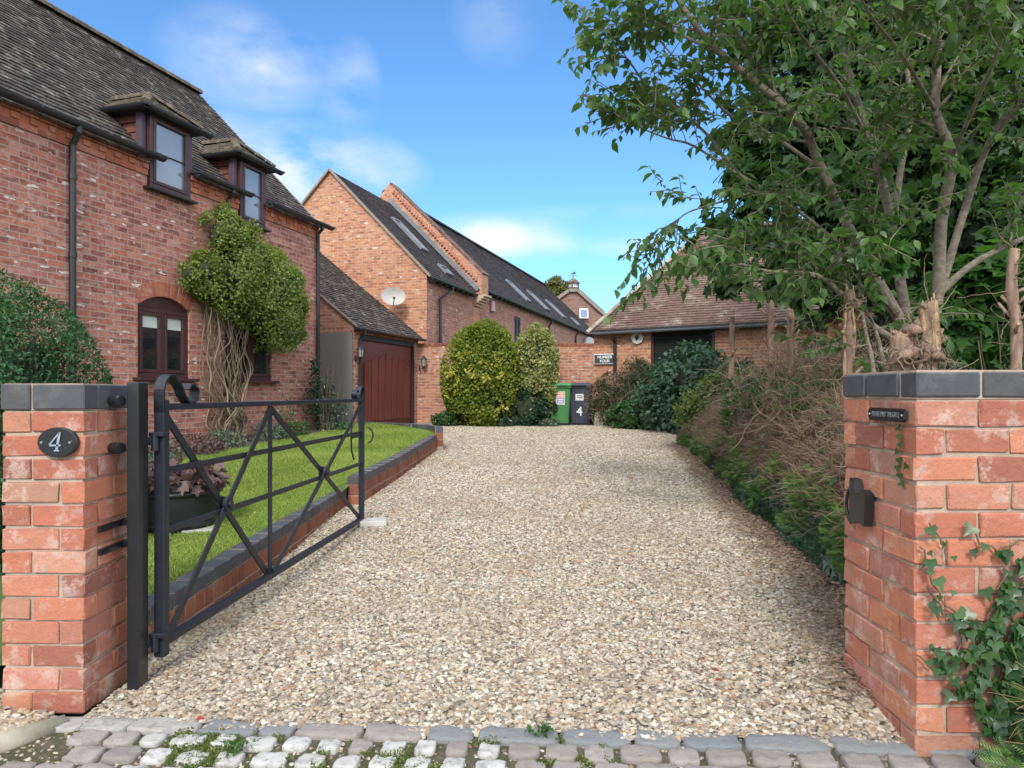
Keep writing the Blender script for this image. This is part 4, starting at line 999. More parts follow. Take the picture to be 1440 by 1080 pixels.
# --- small garage with a brown door, set back at the cottage's far end
GO = Vector((-3.42, 15.38, 0)); GEZ = 2.74; gp_ = math.tan(math.radians(38.5)); GLN = 3.32
def qp(s, a, z): return GO+HD*s-HN*a+Vector((0, 0, z))
GG = thing('garage', 'small brick garage with brown arched-panel door and tiled lean roof', 'garage', (-3.0, 16.5, .45))
mb = MB(); ds0, ds1, dz1 = .26, 3.08, 2.56
wallface(mb, qp, 0, GLN, .2, GEZ, [(ds0, ds1, .2, dz1)], .12)
ga = 3.1
mb.poly([qp(0, 0, .2), qp(0, 0, GEZ), qp(0, ga, GEZ+ga*gp_-.03), qp(0, 2*ga, GEZ), qp(0, 2*ga, .2)], [(0, .2), (0, GEZ), (ga, GEZ+ga*gp_), (2*ga, GEZ), (2*ga, .2)])
mb.poly([qp(GLN, 0, .2), qp(GLN, 0, GEZ), qp(GLN, ga, GEZ+ga*gp_-.03), qp(GLN, 2*ga, GEZ), qp(GLN, 2*ga, .2)], [(0, .2), (0, GEZ), (ga, GEZ+ga*gp_), (2*ga, GEZ), (2*ga, .2)])
mb.build('wall', M['brick_wall'], GG)
P = lambda s, a, z: qp(s, a, z); MG = Matrix((HD, -HN, Vector((0, 0, 1)))).transposed()
mb = MB(); zb = .46
mb.box(qp(ds0+.035, .05, (zb+dz1)/2), (.07, .1, dz1-zb), MG); mb.box(qp(ds1-.035, .05, (zb+dz1)/2), (.07, .1, dz1-zb), MG); mb.box(qp((ds0+ds1)/2, .05, dz1-.06), (ds1-ds0-.14, .1, .12), MG)
fr = mb.build('door_frame', M['dark_timber'], GG)
mb = MB(); a, b_ = ds0+.072, ds1-.072; zt = dz1-.122; mb.box(qp((a+b_)/2, .075, (zb+.02+zt)/2), (b_-a, .03, zt-zb-.02), MG)
n = 7; w_ = (b_-a-.30)/n     # raised boards under the pointed arches
sh = [.0, .09, .155, .19, .155, .09, .0]
for k in range(n):
    s0 = a+.15+w_*k+.022; s1 = s0+w_-.044; zl = zb+.16; h0 = 1.98+sh[k]; lv = .0
    hl = h0+(-.05 if k < 3 else (.0 if k == 3 else .05*0)); 
    zL = h0-(.07 if k <= 2 else 0)-(.03 if k == 3 else 0); zR = h0-(.07 if k >= 4 else 0)-(.03 if k == 3 else 0)
    top = [(s0, zL), ((s0+s1)/2, (zL+zR)/2+.02+(.025 if k == 3 else 0)), (s1, zR)]
    f_ = [(s0, zl), (s1, zl)]+top[::-1]
    vs = [qp(s, .048, z) for s, z in f_]+[qp(s+(.012 if i in (0, 4) else -.012 if i in (1, 2) else 0), .062-.0, z) for i, (s, z) in enumerate(f_)]
    vs2 = [qp(s, .062, z) for s, z in f_]; vs = [qp(s+(.006 if i in (0, 4) else -.006 if i in (1, 2) else 0), .012, z+(.01 if i < 2 else -.01)) for i, (s, z) in enumerate(f_)]+vs2
    mb.mesh(vs, [(0, 1, 2, 3, 4)]+[(i, i+5, (i+1) % 5+5, (i+1) % 5) for i in range(5)])
dr = mb.build('door', M['garage_paint'], GG)
mb = MB(); hq = qp((a+b_)/2, .03, 1.15); mb.bar(hq+HD*-.03+Vector((0, 0, -.03)), hq+HD*.03+Vector((0, 0, .03)), .03, .03); mb.build('handle', M['chrome'], dr)
Ug = (-HN*math.cos(math.radians(38.5))+Vector((0, 0, math.sin(math.radians(38.5)))))
mb = MB(); tiles(mb, qp(-.08, 0, GEZ)-Ug*.16, HD, Ug, GLN+.14, ga/math.cos(math.radians(38.5))+.16, seed=6, sag=.02, jit=1.6)
mb.poly([qp(-.05, 2*ga, GEZ), qp(GLN+.05, 2*ga, GEZ), qp(GLN+.05, ga, GEZ+ga*gp_), qp(-.05, ga, GEZ+ga*gp_)], r=.4)
gf = mb.build('roof', M['tile_dark'], GG)
mb = MB(); mb.poly([qp(-.06, -.1, GEZ-.1), qp(GLN+.04, -.1, GEZ-.1), qp(GLN+.04, ga, GEZ+ga*gp_-.01), qp(-.06, ga, GEZ+ga*gp_-.01)]); mb.build('underlay', M['dark_timber'], gf)
mb = MB(); mb.bar(qp(-.06, -.1, GEZ-.05), qp(-.06, ga, GEZ+ga*gp_), .03, .05); mb.build('verge', M['stone_trim'], gf)
mb = MB(); gutter(mb, qp(-.12, -.17, GEZ-.09), qp(GLN+.05, -.17, GEZ-.09), .055); mb.build('gutter', M['black_plastic'], GG)
mb = MB(); mb.box(qp(GLN/2, -.02, GEZ-.07), (GLN, .04, .12), MG); mb.build('fascia', M['dark_timber'], GG)
pipe(GG, [qp(.16, -.17, GEZ-.13), qp(.16, -.17, GEZ-.2), qp(.18, -.05, GEZ-.3), qp(.18, -.05, .45)], .034)
# tall grey side gate between the cottage and the garage
SG2 = thing('side_gate', 'tall plain grey gate between the cottage and the garage', 'gate', qp(-.06, .45, .45))
X_ = -HN; mb = MB(); a0, a1 = .0, .98; cc = qp(-.06, (a0+a1)/2, 1.50); MS = Matrix((-HN, -HD, Vector((0, 0, 1)))).transposed()
mb.box(cc, (a1-a0, .04, 2.14), MS); mb.build('panel', M['grey_panel'], SG2)
mb = MB(); mb.box(qp(-.085, a1-.02, 1.5), (.06, .05, 2.2), MS); mb.build('frame', M['dark_timber'], SG2)
# step in front of the garage
mb = MB(); mb.box(qp(1.7, -.28, .43), (3.7, .55, .09), MG); st = thing('garage_threshold', 'grey concrete strip in front of the garage door', 'step', qp(1.7, -.28, .4)); mb.build('slab', M['concrete'], st)
def lantern(p, label):
    t_ = thing('wall_lantern', label, 'wall lantern', p, 0, 'black wall lanterns beside the garage door'); p = Vector(p)
    mb = MB(); mb.disc(p+HN*.01+Vector((0, 0, -.12)), HN, .035, .02, 12, ry=.07); mb.tube([p+HN*.02+Vector((0, 0, -.12)), p+HN*.09+Vector((0, 0, -.16)), p+HN*.13+Vector((0, 0, -.11))], .01, 6); mb.build('bracket', M['black_metal'], t_)
    c_ = p+HN*.13; mb = MB(); mb.lathe(c_, [(.012, -.13), (.05, -.10), (.055, -.085)], 6); mb.lathe(c_, [(.085, .085), (.07, .11), (.03, .16), (.012, .175), (.012, .2)], 6)
    for k in range(6): a_ = math.pi*k/3; mb.tube([c_+Vector((.05*math.cos(a_), .05*math.sin(a_), -.09)), c_+Vector((.075*math.cos(a_), .075*math.sin(a_), .09))], .005, 4)
    mb.build('lamp_frame', M['black_metal'], t_)
    mb = MB(); mb.lathe(c_, [(.044, -.085), (.068, .085)], 6); mb.build('lamp_glass', M['lamp_glass'], t_)
M['lamp_glass'] = plain('frosted_lamp_glass', (.30,.32,.30), .2, var=.1)
lantern(qp(.06, 0, 2.12), 'wall lantern left of the garage door'); lantern(GO+HD*3.42-HN*-.0+Vector((.02, -.28, 2.03)), 'wall lantern right of the garage door')

# --- back wall of the yard
BW = thing('yard_wall', 'old brick wall across the back of the drive behind the bins', 'garden wall', (0, 18.5, .45))
def bw(s, a, z): return Vector((-2.47+s, 18.50+a, z))
mb = MB(); wallface(mb, bw, 0, 4.65, .2, 2.47); mb.poly([bw(0, 0, 2.47), bw(4.65, 0, 2.47), bw(4.65, .22, 2.47), bw(0, .22, 2.47)], [(0, 0), (4.65, 0), (4.65, .2), (0, .2)])
mb.poly([bw(0, .22, .2), bw(4.65, .22, .2), bw(4.65, .22, 2.47), bw(0, .22, 2.47)], [(0, 0), (4.65, 0), (4.65, 2), (0, 2)])
mb.poly([bw(0, 0, .2), bw(0, .22, .2), bw(0, .22, 2.47), bw(0, 0, 2.47)], [(0, 0), (.22, 0), (.22, 2), (0, 2)])
mb.build('wall', M['brick_wall'], BW)
mb = MB(); ru = random.Random(4); x = 0
while x < 4.6: mb.box(bw(x+.055, .11, 2.51), (.108, .25, .075), Matrix.Rotation(ru.uniform(-.02, .02), 3, 'Y'), ru.random(), .006); x += .115
mb.build('coping', M['kerb_brick'], BW)
mb = MB(); mb.box(bw(.22, -.06, 1.35), (.36, .12, 1.9), None); 

# --- barn with the sunny gable
BN = thing('barn', 'barn with orange brick gable facing the yard and a raised parapet', 'barn', (-2.28, 19.0, .45))
BO = Vector((-2.28, 19.0, 0))
def bp(s, a, z): return BO+HD*s-HN*a+Vector((0, 0, z))
BEZ = 4.48; BA = 2.92; BZ = 7.47; btp = (BZ-BEZ)/BA; bpit = math.atan(btp); BL_ = 3.62
mb = MB(); g = [(0, .2), (0, BEZ), (BA, BZ), (2*BA, BEZ), (2*BA, .2)]; mb.poly([bp(0, a, z) for a, z in g], g)
mb.build('gable_wall', M['brick_barn'], BN)
mb = MB(); wallface(mb, lambda s, a, z: bp(s, a, z), 0, BL_, .2, BEZ); mb.build('side_wall', M['brick_barn_side'], BN)
Ub = -HN*math.cos(bpit)+Vector((0, 0, math.sin(bpit)))
sk = [(1.15, 2.35, 1.05, 1.95)]   # skylight: s0,s1 along; v0,v1 up the slope
mb = MB(); tiles(mb, bp(-.05, 0, BEZ)-Ub*.18, HD, Ub, BL_+.05, BA/math.cos(bpit)+.18, seed=12, tw=.2, g=.12)
mb.poly([bp(-.05, 2*BA, BEZ), bp(BL_, 2*BA, BEZ), bp(BL_, BA, BZ), bp(-.05, BA, BZ)])
br = mb.build('roof', M['tile_barn'], BN)
mb = MB(); mb.poly([bp(-.04, -.12, BEZ-.12), bp(BL_, -.12, BEZ-.12), bp(BL_, BA, BZ-.01), bp(-.04, BA, BZ-.01)]); mb.build('underlay', M['dark_timber'], br)
mb = MB(); mb.bar(bp(-.06, -.13, BEZ-.12), bp(-.06, BA, BZ+.02), .06, .055, (0, 0, 1)); mb.bar(bp(-.06, 2*BA+.13, BEZ-.12), bp(-.06, BA, BZ+.02), .06, .055, (0, 0, 1)); mb.build('verge', M['stone_trim'], br)
def skylight(par, Pf, U_, s0, s1, v0, v1, pit, name='skylight'):
    def S_(s, v, h): return Pf(s)+U_*v+HN*math.sin(pit)*h+Vector((0, 0, math.cos(pit)*h))
    mb = MB(); w_ = .07
    for a, b_, c_, d in ((s0, s1, v0, v0+w_), (s0, s1, v1-w_, v1), (s0, s0+w_, v0+w_, v1-w_), (s1-w_, s1, v0+w_, v1-w_)):
        q = [(a, c_), (b_, c_), (b_, d), (a, d)]; vs = [S_(s, v, .03) for s, v in q]+[S_(s, v, .09) for s, v in q]
        mb.mesh(vs, [(4, 5, 6, 7), (0, 1, 5, 4), (1, 2, 6, 5), (2, 3, 7, 6), (3, 0, 4, 7)])
    f = mb.build(name, M['lead'], par); g = MB(); q = [(s0+w_, v0+w_), (s1-w_, v0+w_), (s1-w_, v1-w_), (s0+w_, v1-w_)]
    g.mesh([S_(s, v, .06) for s, v in q]+[S_(s, v, .04) for s, v in q], [(0, 1, 2, 3), (7, 6, 5, 4)]); g.build('pane', M['glass_sky'], f); return f
skylight(BN, lambda s: bp(s, 0, BEZ), Ub, 1.65, 2.2, 1.35, 2.75, bpit); skylight(BN, lambda s: bp(s, 0, BEZ), Ub, 1.85, 2.45, .35, .75, bpit)
mb = MB(); gutter(mb, bp(-.05, -.2, BEZ-.15), bp(BL_-.25, -.2, BEZ-.15), .06); mb.build('gutter', M['black_plastic'], BN)
k = .1
while k < BL_-.3: mb = MB(); mb.bar(bp(k, 0, BEZ-.17), bp(k, -.2, BEZ-.24), .06, .08); mb.build('rafter_foot', M['dark_timber'], BN); k += .42
pipe(BN, [bp(1.35, -.2, BEZ-.2), bp(1.35, -.2, BEZ-.32), bp(.75, -.08, BEZ-.62), bp(.75, -.08, .5)], .042)
# raised parapet between the two roofs, with a corbelled kneeler
PT = []
mb = MB(); s0, s1 = BL_, BL_+.62; up = .66
def pf(a): return BEZ+a*btp
for s in (s0, s1):
    g = [(-.28, BEZ-.1), (-.28, BEZ+.52), (BA, BZ+up), (2*BA, BEZ+.4), (2*BA, BEZ-.1)]; mb.poly([bp(s, a, z) for a, z in g], g)
mb.poly([bp(s0, -.28, BEZ-.1), bp(s1, -.28, BEZ-.1), bp(s1, -.28, BEZ+.52), bp(s0, -.28, BEZ+.52)], [(0, 0), (.6, 0), (.6, .6), (0, .6)])
mb.poly([bp(s0, 0, .2), bp(s1, 0, .2), bp(s1, 0, BEZ), bp(s0, 0, BEZ)], [(0, .2), (.5, .2), (.5, BEZ), (0, BEZ)])
for k in range(5): mb.box(bp((s0+s1)/2, -.04-.045*k, BEZ-.42+.07*k), (.58, .08+.07*k, .068), MG)
pw = mb.build('parapet_wall', M['brick_barn'], BN)
mb = MB(); ru = random.Random(2); A = bp(0, -.30, BEZ+.54); B = bp(0, BA, BZ+up+.02); n = 46
for k in range(n):
    p = A.lerp(B, (k+.5)/n)+HD*((s0+s1)/2); mb.box(p, (.62, (B-A).length/n-.01, .075), Matrix((HD, (B-A).normalized(), HD.cross((B-A).normalized()))).transposed(), ru.random(), .006)
mb.build('parapet_coping', M['tile_red'], pw)
mb = MB(); n = 36     # tumbled dentils down the slope, facing the yard
A = bp(s0-.03, -.1, BEZ+.36); B = bp(s0-.03, BA-.08, BZ+up-.22)
for k in range(n):
    p = A.lerp(B, k/n); mb.box(p, (.06, .085, .10), MG, ru.random(), .004)
mb.build('dentils', M['pillar_brick'], pw)
mb = MB(); mb.bar(bp(s0-.05, -.18, BEZ+.02), bp(s0-.05, BA, BZ+.12), .07, .12, (0, 0, 1)); mb.build('flashing', M['lead'], pw)
q = at(553, 417, 18.7); DS = thing('satellite_dish', 'grey satellite dish on the sunny barn gable', 'satellite dish', q, 0, 'satellite dishes')
mb = MB(); ax = Vector((.25, -1, .25)).normalized(); vs = []; fs = []; n = 24; a_ = ax.cross(Vector((0, 0, 1))).normalized(); b2 = a_.cross(ax)
for j in range(6):
    r_ = .30*j/5
    for k in range(n): vs.append(q+a_*math.cos(2*math.pi*k/n)*r_*1.05+b2*math.sin(2*math.pi*k/n)*r_*.85+ax*(r_*r_*.9-.05))
for j in range(5):
    for k in range(n): k2 = (k+1) % n; fs.append((j*n+k, j*n+k2, (j+1)*n+k2, (j+1)*n+k))
nv = len(vs); vs += [p-ax*.012 for p in vs]; fs += [tuple(i+nv for i in f[::-1]) for f in fs]; mb.mesh(vs, fs); mb.build('dish', M['dish'], DS, True)
mb = MB(); mb.tube([q-b2*.24, q+ax*.26-b2*.16], .012, 6); mb.box(q+ax*.28-b2*.15, (.05, .08, .05)); mb.build('receiver_arm', M['black_plastic'], DS)
mb = MB(); mb.tube([q-ax*.05, q-ax*.2-b2*.05, bp(0, 1.6, 0)*0+q-ax*.2-b2*.2], .02, 6); mb.build('bracket', M['grey_plastic'], DS)

# --- long barn beyond
LB = thing('long_barn', 'long brick barn with dark roof and roof windows beyond the parapet', 'barn', bp(6, 0, .45))
LEZ = 4.74; LA = 3.42; LZ = 8.05; ltp = (LZ-LEZ)/LA; lpit = math.atan(ltp); l0, l1 = BL_+.64, 26.0
W0 = [(8.05, 8.9, 2.7, 4.15)]
mb = MB(); wallface(mb, bp, l0, l1, .2, LEZ, [(W0[0][0], W0[0][1], W0[0][2], W0[0][3])], .1)
g = [(0, .2), (0, LEZ), (LA, LZ), (2*LA, LEZ), (2*LA, .2)]; mb.poly([bp(l1, a, z) for a, z in g], g)
mb.build('wall', M['brick_barn_side'], LB)
Ul = -HN*math.cos(lpit)+Vector((0, 0, math.sin(lpit)))
mb = MB(); tiles(mb, bp(l0, 0, LEZ)-Ul*.2, HD, Ul, l1-l0+.1, LA/math.cos(lpit)+.2, seed=13, tw=.24, g=.13, sag=.03)
mb.poly([bp(l0, 2*LA, LEZ), bp(l1, 2*LA, LEZ), bp(l1, LA, LZ), bp(l0, LA, LZ)]); lr = mb.build('roof', M['tile_barn'], LB)
mb = MB(); mb.poly([bp(l0, -.14, LEZ-.14), bp(l1, -.14, LEZ-.14), bp(l1, LA, LZ-.01), bp(l0, LA, LZ-.01)]); mb.build('underlay', M['dark_timber'], lr)
mb = MB(); ridge(mb, bp(l0, LA, LZ), bp(l1, LA, LZ), .12, 3, .4); mb.build('ridge', M['tile_barn'], lr)
for (a, b_, c_, d) in ((4.9, 5.6, .35, 1.2), (10.8, 11.5, .45, 1.75), (14.0, 14.8, .45, 1.75), (17.4, 18.3, .45, 1.75), (20.6, 21.4, .3, .9)): skylight(LB, lambda s: bp(s, 0, LEZ), Ul, a, b_, c_, d, lpit)
winframe(LB, bp, W0[0][0]+.003, W0[0][1]-.003, W0[0][2], W0[0][3]-.003, 2, .06, glass='glass_sky', mat='dark_timber', bars=(3.4,))
mb = MB(); gutter(mb, bp(l0+.02, -.22, LEZ-.16), bp(l1, -.22, LEZ-.16), .06); mb.build('gutter', M['black_plastic'], LB)
k = l0+.1
while k < l1: mb = MB(); mb.bar(bp(k, 0, LEZ-.18), bp(k, -.22, LEZ-.26), .07, .09); mb.build('rafter_foot', M['dark_timber'], LB); k += .5
for s in (13.2, 18.9): pipe(LB, [bp(s, -.2, LEZ-.2), bp(s, -.2, LEZ-.3), bp(s, -.07, LEZ-.5), bp(s, -.07, .5)], .045)
q = bp(5.35, -.06, 4.2); AB = thing('alarm_box', 'pale pink alarm box on the long barn beside the parapet', 'alarm box', q)
mb = MB(); mb.box(q, (.30, .09, .36), MG, 0, .02); mb.build('casing', plain('faded_pink_plastic', (.55,.36,.38), .6), AB)
q = bp(21.2, -.3, 4.0); D2_ = thing('satellite_dish', 'small dark satellite dish at the far end of the long barn', 'satellite dish', q, 0, 'satellite dishes')
mb = MB(); mb.disc(q, (-.1, -1, .2), .36, .06, 18); mb.build('dish', M['grey_plastic'], D2_)
mb = MB(); mb.tube([q, q-HN*.3], .03, 6); mb.build('bracket', M['black_plastic'], D2_)

# --- distant house with a cupola
FH = thing('cupola_house', 'distant brown brick gable house with white cupola and weather vane', 'house', (4.0, 46, .4))
def fp(px, py, dY=0): return at(px, py, 46+dY)
mb = MB(); D9 = Vector((0, 9, 0))
g = [at(773, 600, 46), at(773, 428, 46), at(800, 409, 46), at(812, 409, 46), at(850, 443, 46), at(850, 600, 46)]
mb.poly(g, [(p.x, p.z) for p in g]); mb.poly([p+D9 for p in g]); mb.poly([g[4], g[5], g[5]+D9, g[4]+D9]); mb.poly([g[0], g[1], g[1]+D9, g[0]+D9]); mb.build('wall', M['brick_far'], FH)
mb = MB()
for a, b_ in ((1, 2), (2, 3), (3, 4)):
    o_ = Vector((0, -.12, .1)); mb.mesh([g[a]+o_, g[b_]+o_, g[b_]+D9+o_, g[a]+D9+o_, g[a]+o_+Vector((0,0,.12)), g[b_]+o_+Vector((0,0,.12)), g[b_]+D9+o_+Vector((0,0,.12)), g[a]+D9+o_+Vector((0,0,.12))], [(0,1,2,3),(7,6,5,4),(0,4,5,1),(1,5,6,2),(2,6,7,3),(3,7,4,0)])
mb.build('roof', M['tile_barn'], FH)
mb = MB()
for a, b_ in ((1, 2), (2, 3), (3, 4)): mb.bar(g[a]+Vector((0, -.16, .02)), g[b_]+Vector((0, -.16, .02)), .1, .2)
mb.build('verge', M['stone_trim'], FH)
c_ = at(806, 409, 47); mb = MB(); mb.box(c_+Vector((0, 0, .2)), (.46, .46, .60), Matrix.Rotation(.5, 3, 'Z')); cu = mb.build('cupola', M['white'], FH)
mb = MB()
for sx in (-1, 1):
    for sy in (-1, 1): q = Matrix.Rotation(.5, 3, 'Z') @ Vector((sx*.27, sy*.27, 0)); mb.box(c_+q*.9+Vector((0, 0, .2)), (.07, .07, .62), Matrix.Rotation(.5, 3, 'Z'))
mb.lathe(c_+Vector((0, 0, .5)), [(.46, -.02), (.44, .03), (.24, .22), (.07, .33), (.02, .38)], 8)
mb.build('cupola_roof', M['tile_red'], FH)
mb = MB(); v_ = c_+Vector((0, 0, .85)); mb.tube([v_, v_+Vector((0, 0, .36))], .022, 5); mb.bar(v_+Vector((-.30, 0, .13)), v_+Vector((.30, 0, .13)), .03, .03); mb.bar(v_+Vector((-.16, 0, .28)), v_+Vector((.18, 0, .3)), .03, .06); mb.box(v_+Vector((.08, 0, .36)), (.10, .03, .12)); mb.build('weather_vane', M['black_metal'], cu)
wf = at(821, 441, 45.8)
mb = MB(); mb.box(wf, (.56, .1, .66), Matrix.Rotation(-.25, 3, 'X')); sf = mb.build('skylight', M['white'], FH)
mb = MB(); mb.box(wf+Vector((0, -.06, 0)), (.42, .04, .5), Matrix.Rotation(-.25, 3, 'X')); mb.build('pane', M['glass_far'], sf)

# --- low building on the right
RB = thing('outbuilding', 'low brick outbuilding with brown tiled roof, right of the bins', 'outbuilding', (2.13, 18.5, .45))
R0 = Vector((2.13, 18.50, 0)); R1 = Vector((7.16, 15.4, 0)); RD = (R1-R0).normalized(); RN = Vector((RD.y, -RD.x, 0)); RL = 12.0
def rp(s, a, z): return R0+RD*s-RN*a+Vector((0, 0, z))
REZ = 2.93; rpit = math.radians(43)
holes = [(1.55, 3.15, 1.2, REZ-.12), (6.15, 7.0, 1.6, 2.6), (7.6, 9.2, .5, 2.6)]
mb = MB(); wallface(mb, rp, 0, RL, .2, REZ, holes, .12)
RA_ = 3.0; mb.poly([rp(0, 0, .2), rp(0, 2*RA_, .2), rp(0, 2*RA_, REZ), rp(0, 0, REZ)], [(0, .2), (6, .2), (6, 3), (0, 3)])
mb.build('wall', M['brick_barn'], RB)
Ur = -RN*math.cos(rpit)+Vector((0, 0, math.sin(rpit)))
ov = .22
HX = .46      # the hip leans in this much per metre up the slope
mb = MB(); tiles(mb, rp(-.12, 0, REZ)-Ur*ov, RD, Ur, RL, RA_/math.cos(rpit)+ov, lambda u, v: u > v*HX-.02, seed=15, tw=.165, g=.10, sag=.02)
hz = REZ+RA_*math.tan(rpit); hv = RA_/math.cos(rpit)
A = rp(-.12, 0, REZ)-Ur*ov; B = rp(-.12, 0, REZ)+Ur*hv+RD*((hv+ov)*HX); C_ = rp(-.12, 2*RA_+.2, REZ-.1)
mb.poly([A, B, C_], r=.5); mb.poly([B, C_, rp(RL, 2*RA_+.2, REZ-.1), rp(RL, RA_, hz)], r=.5)
rr_ = mb.build('roof', M['tile_red'], RB)
mb = MB(); ridge(mb, A+Vector((0, 0, .03)), B+Vector((0, 0, .03)), .07, 3, .16); mb.build('hip_tiles', rndmat('lichened_hip_tile', [(.22,.16,.12),(.34,.29,.23),(.45,.42,.35),(.2,.11,.085)], .95, .8, 40), rr_)
mb = MB(); ridge(mb, B, rp(RL, RA_, hz), .11, 4, .3); mb.build('ridge', M['tile_red'], rr_)
mb = MB(); mb.poly([rp(-.1, -.16, REZ-.14), rp(RL, -.16, REZ-.14), rp(RL, RA_, hz-.02), rp((hv+ov)*HX, RA_, hz-.02)]); mb.build('underlay', M['dark_timber'], rr_)
mb = MB(); gutter(mb, rp(.15, -.26, REZ-.13), rp(RL, -.26, REZ-.10), .065); mb.build('gutter', M['grey_plastic'], RB)
MR = Matrix((RD, -RN, Vector((0, 0, 1)))).transposed()
mb = MB(); mb.box(rp(RL/2, -.14, REZ-.12), (RL, .04, .14), MR); mb.build('fascia', M['dark_timber'], RB)
pipe(RB, [rp(.62, -.26, REZ-.18), rp(.62, -.2, REZ-.3), rp(.62, -.06, REZ-.42), rp(.62, -.06, .5)], .045)
def louvre(h, m_):
    mb = MB(); s0, s1, z0, z1 = h; mb.box(rp(s0+.04, .05, (z0+z1)/2), (.07, .08, z1-z0-.01), MR); mb.box(rp(s1-.04, .05, (z0+z1)/2), (.07, .08, z1-z0-.01), MR); mb.box(rp((s0+s1)/2, .05, z1-.04), (s1-s0-.16, .08, .06), MR); bk = MB(); bk.box(rp((s0+s1)/2, .118, (z0+z1)/2), (s1-s0, .02, z1-z0), MR); f = mb.build('shutter', M['brown_frame'] if m_ else M['dark_timber'], RB)
    mb = MB(); z = z0+.03
    while z < z1-.09: mb.box(rp((s0+s1)/2, .06, z+.03), (s1-s0-.17, .02, .075), MR @ Matrix.Rotation(.45, 3, 'X')); z += .085
    mb.build('slats', M['slat'], f); bk.build('backing', M['dark_timber'], f)
M['slat'] = plain('grey_slats', (.035,.04,.036), .9, spec=.2)
louvre(holes[0], 1); louvre(holes[1], 0)
winframe(RB, rp, holes[2][0]+.004, holes[2][1]-.004, .5, 2.59, 2, .08)
q = rp(1.22, -.045, 2.64); CK = thing('wall_clock', 'octagonal white clock on the outbuilding wall under the gutter', 'clock', q)
mb = MB(); mb.disc(q, RN, .165, .05, 8); mb.build('case', M['white'], CK)
mb = MB(); mb.disc(q+RN*.03, RN, .13, .01, 24); mb.build('face', plain('cream_dial', (.62,.60,.55), .5), CK)
mb = MB(); mb.disc(q+RN*.042, RN, .045, .03, 12, ry=.06); mb.bar(q+RN*.045, q+RN*.045+RD*.05+Vector((0, 0, .06)), .012, .02); mb.bar(q+RN*.045, q+RN*.045-RD*.02+Vector((0, 0, -.08)), .012, .02); mb.build('hands', M['black_metal'], CK)
# name sign
q = rp(.32, -.05, 2.12); NS = thing('name_sign', 'slate name sign reading NUMBER FOUR on the outbuilding corner', 'sign', q)
q = at(851, 505, 18.27); mb = MB(); mb.box(q, (.64, .03, .27), MR, 0, .012); mb.build('board', M['white'], NS)
mb = MB(); mb.box(q+RN*.012, (.60, .02, .23), MR, 0, .008); mb.build('panel', M['sign_slate'], NS)
NR = Matrix.Rotation(math.atan2(RD.y, RD.x), 4, 'Z') @ FRONT
text('lettering', 'NUMBER', .105, q+RN*.025+Vector((0, 0, .048)), NR, M['white'], NS, .003, bold=.002); text('lettering', 'FOUR', .105, q+RN*.025-Vector((0, 0, .055)), NR, M['white'], NS, .003, bold=.002)

# ------------------------------------------------------------------ bins and stone
def bin_(x, y, z, rz, col, lidcol, name, label):
    t_ = thing('wheelie_bin', label, 'wheelie bin', (x, y, z), rz, 'wheelie bins by the yard wall')
    A = Matrix.Translation((x, y, z)) @ Matrix.Rotation(rz, 4, 'Z')
    def w(*p): return A @ Vector(p)
    mb = MB(); R = A.to_3x3()
    def frus(z0, z1, w0, w1, d0, d1, f0=0, f1=0):
        c = .03; vs = []
        for zz, ww, dd, ff in ((z0, w0, d0, f0), (z1, w1, d1, f1)):
            for px, py in ((-ww/2+c, -dd/2), (ww/2-c, -dd/2), (ww/2, -dd/2+c), (ww/2, dd/2), (-ww/2, dd/2), (-ww/2, -dd/2+c)): vs.append(w(px, py+ff, zz))
        mb.mesh(vs, [tuple(range(6))[::-1], tuple(range(6, 12))]+[(i, (i+1) % 6, (i+1) % 6+6, i+6) for i in range(6)])
    frus(.06, .93, .44, .53, .46, .60); frus(.93, .985, .58, .59, .66, .67)
    for sx in (-.15, .15): frus(.10, .80, .02, .02, .02, .02) if False else mb.bar(w(sx, -.238, .12), w(sx*1.12, -.298, .84), .02, .014, R @ Vector((0, -1, 0)))
    mb.build('body', M[col], t_)
    mb = MB(); frus(.988, 1.03, .60, .56, .70, .62, -.01, 0); frus(1.03, 1.06, .50, .42, .5, .4, 0, 0); mb.bar(w(-.2, -.36, .995), w(.2, -.36, .995), .05, .02); mb.build('lid', M[lidcol], t_)
    mb = MB(); mb.tube([w(-.22, .36, .97), w(.22, .36, .97)], .018, 8); mb.build('handle', M[col], t_)
    for sx in (-1, 1): mb = MB(); mb.disc(w(sx*.245, .2, .10), R @ Vector((sx, 0, 0)), .10, .05, 16); mb.build('wheel', M['rubber'], t_)
    mb = MB(); mb.tube([w(-.25, .2, .1), w(.25, .2, .1)], .012, 6); mb.box(w(0, -.05, .04), (.48, .42, .05), R); mb.build('axle', M['rubber'], t_)
    return t_, w, R
b1, w, R = bin_(1.20, 17.75, .451, math.radians(-6), 'bin_green', 'bin_green_lid', 0, 'green wheelie bin with a red and purple sticker by the yard wall')
def patch(par, w, R, cx, cz, ww, hh, m, name, k=0):
    mb = MB(); yy = -.236-(cz-.06)*.081-.004-k*.003; mb.box(w(cx, yy, cz), (ww, .003, hh), R @ Matrix.Rotation(.081, 3, 'X')); return mb.build(name, M[m], par)
s_ = patch(b1, w, R, .02, .68, .215, .32, 'white', 'sticker')
patch(s_, w, R, .02, .76, .19, .13, 'sticker_red', 'panel', 1); patch(s_, w, R, .02, .615, .19, .14, 'sticker_purple', 'panel', 1)
for i, (z, ww) in enumerate(((.79, .13), (.735, .15), (.64, .14), (.585, .10))): patch(s_, w, R, .02, z, ww, .022, 'white', 'print', 2)
b2, w, R = bin_(1.73, 17.85, .451, math.radians(-14), 'bin_grey', 'bin_grey', 0, 'slate grey wheelie bin with white number 4 by the yard wall')
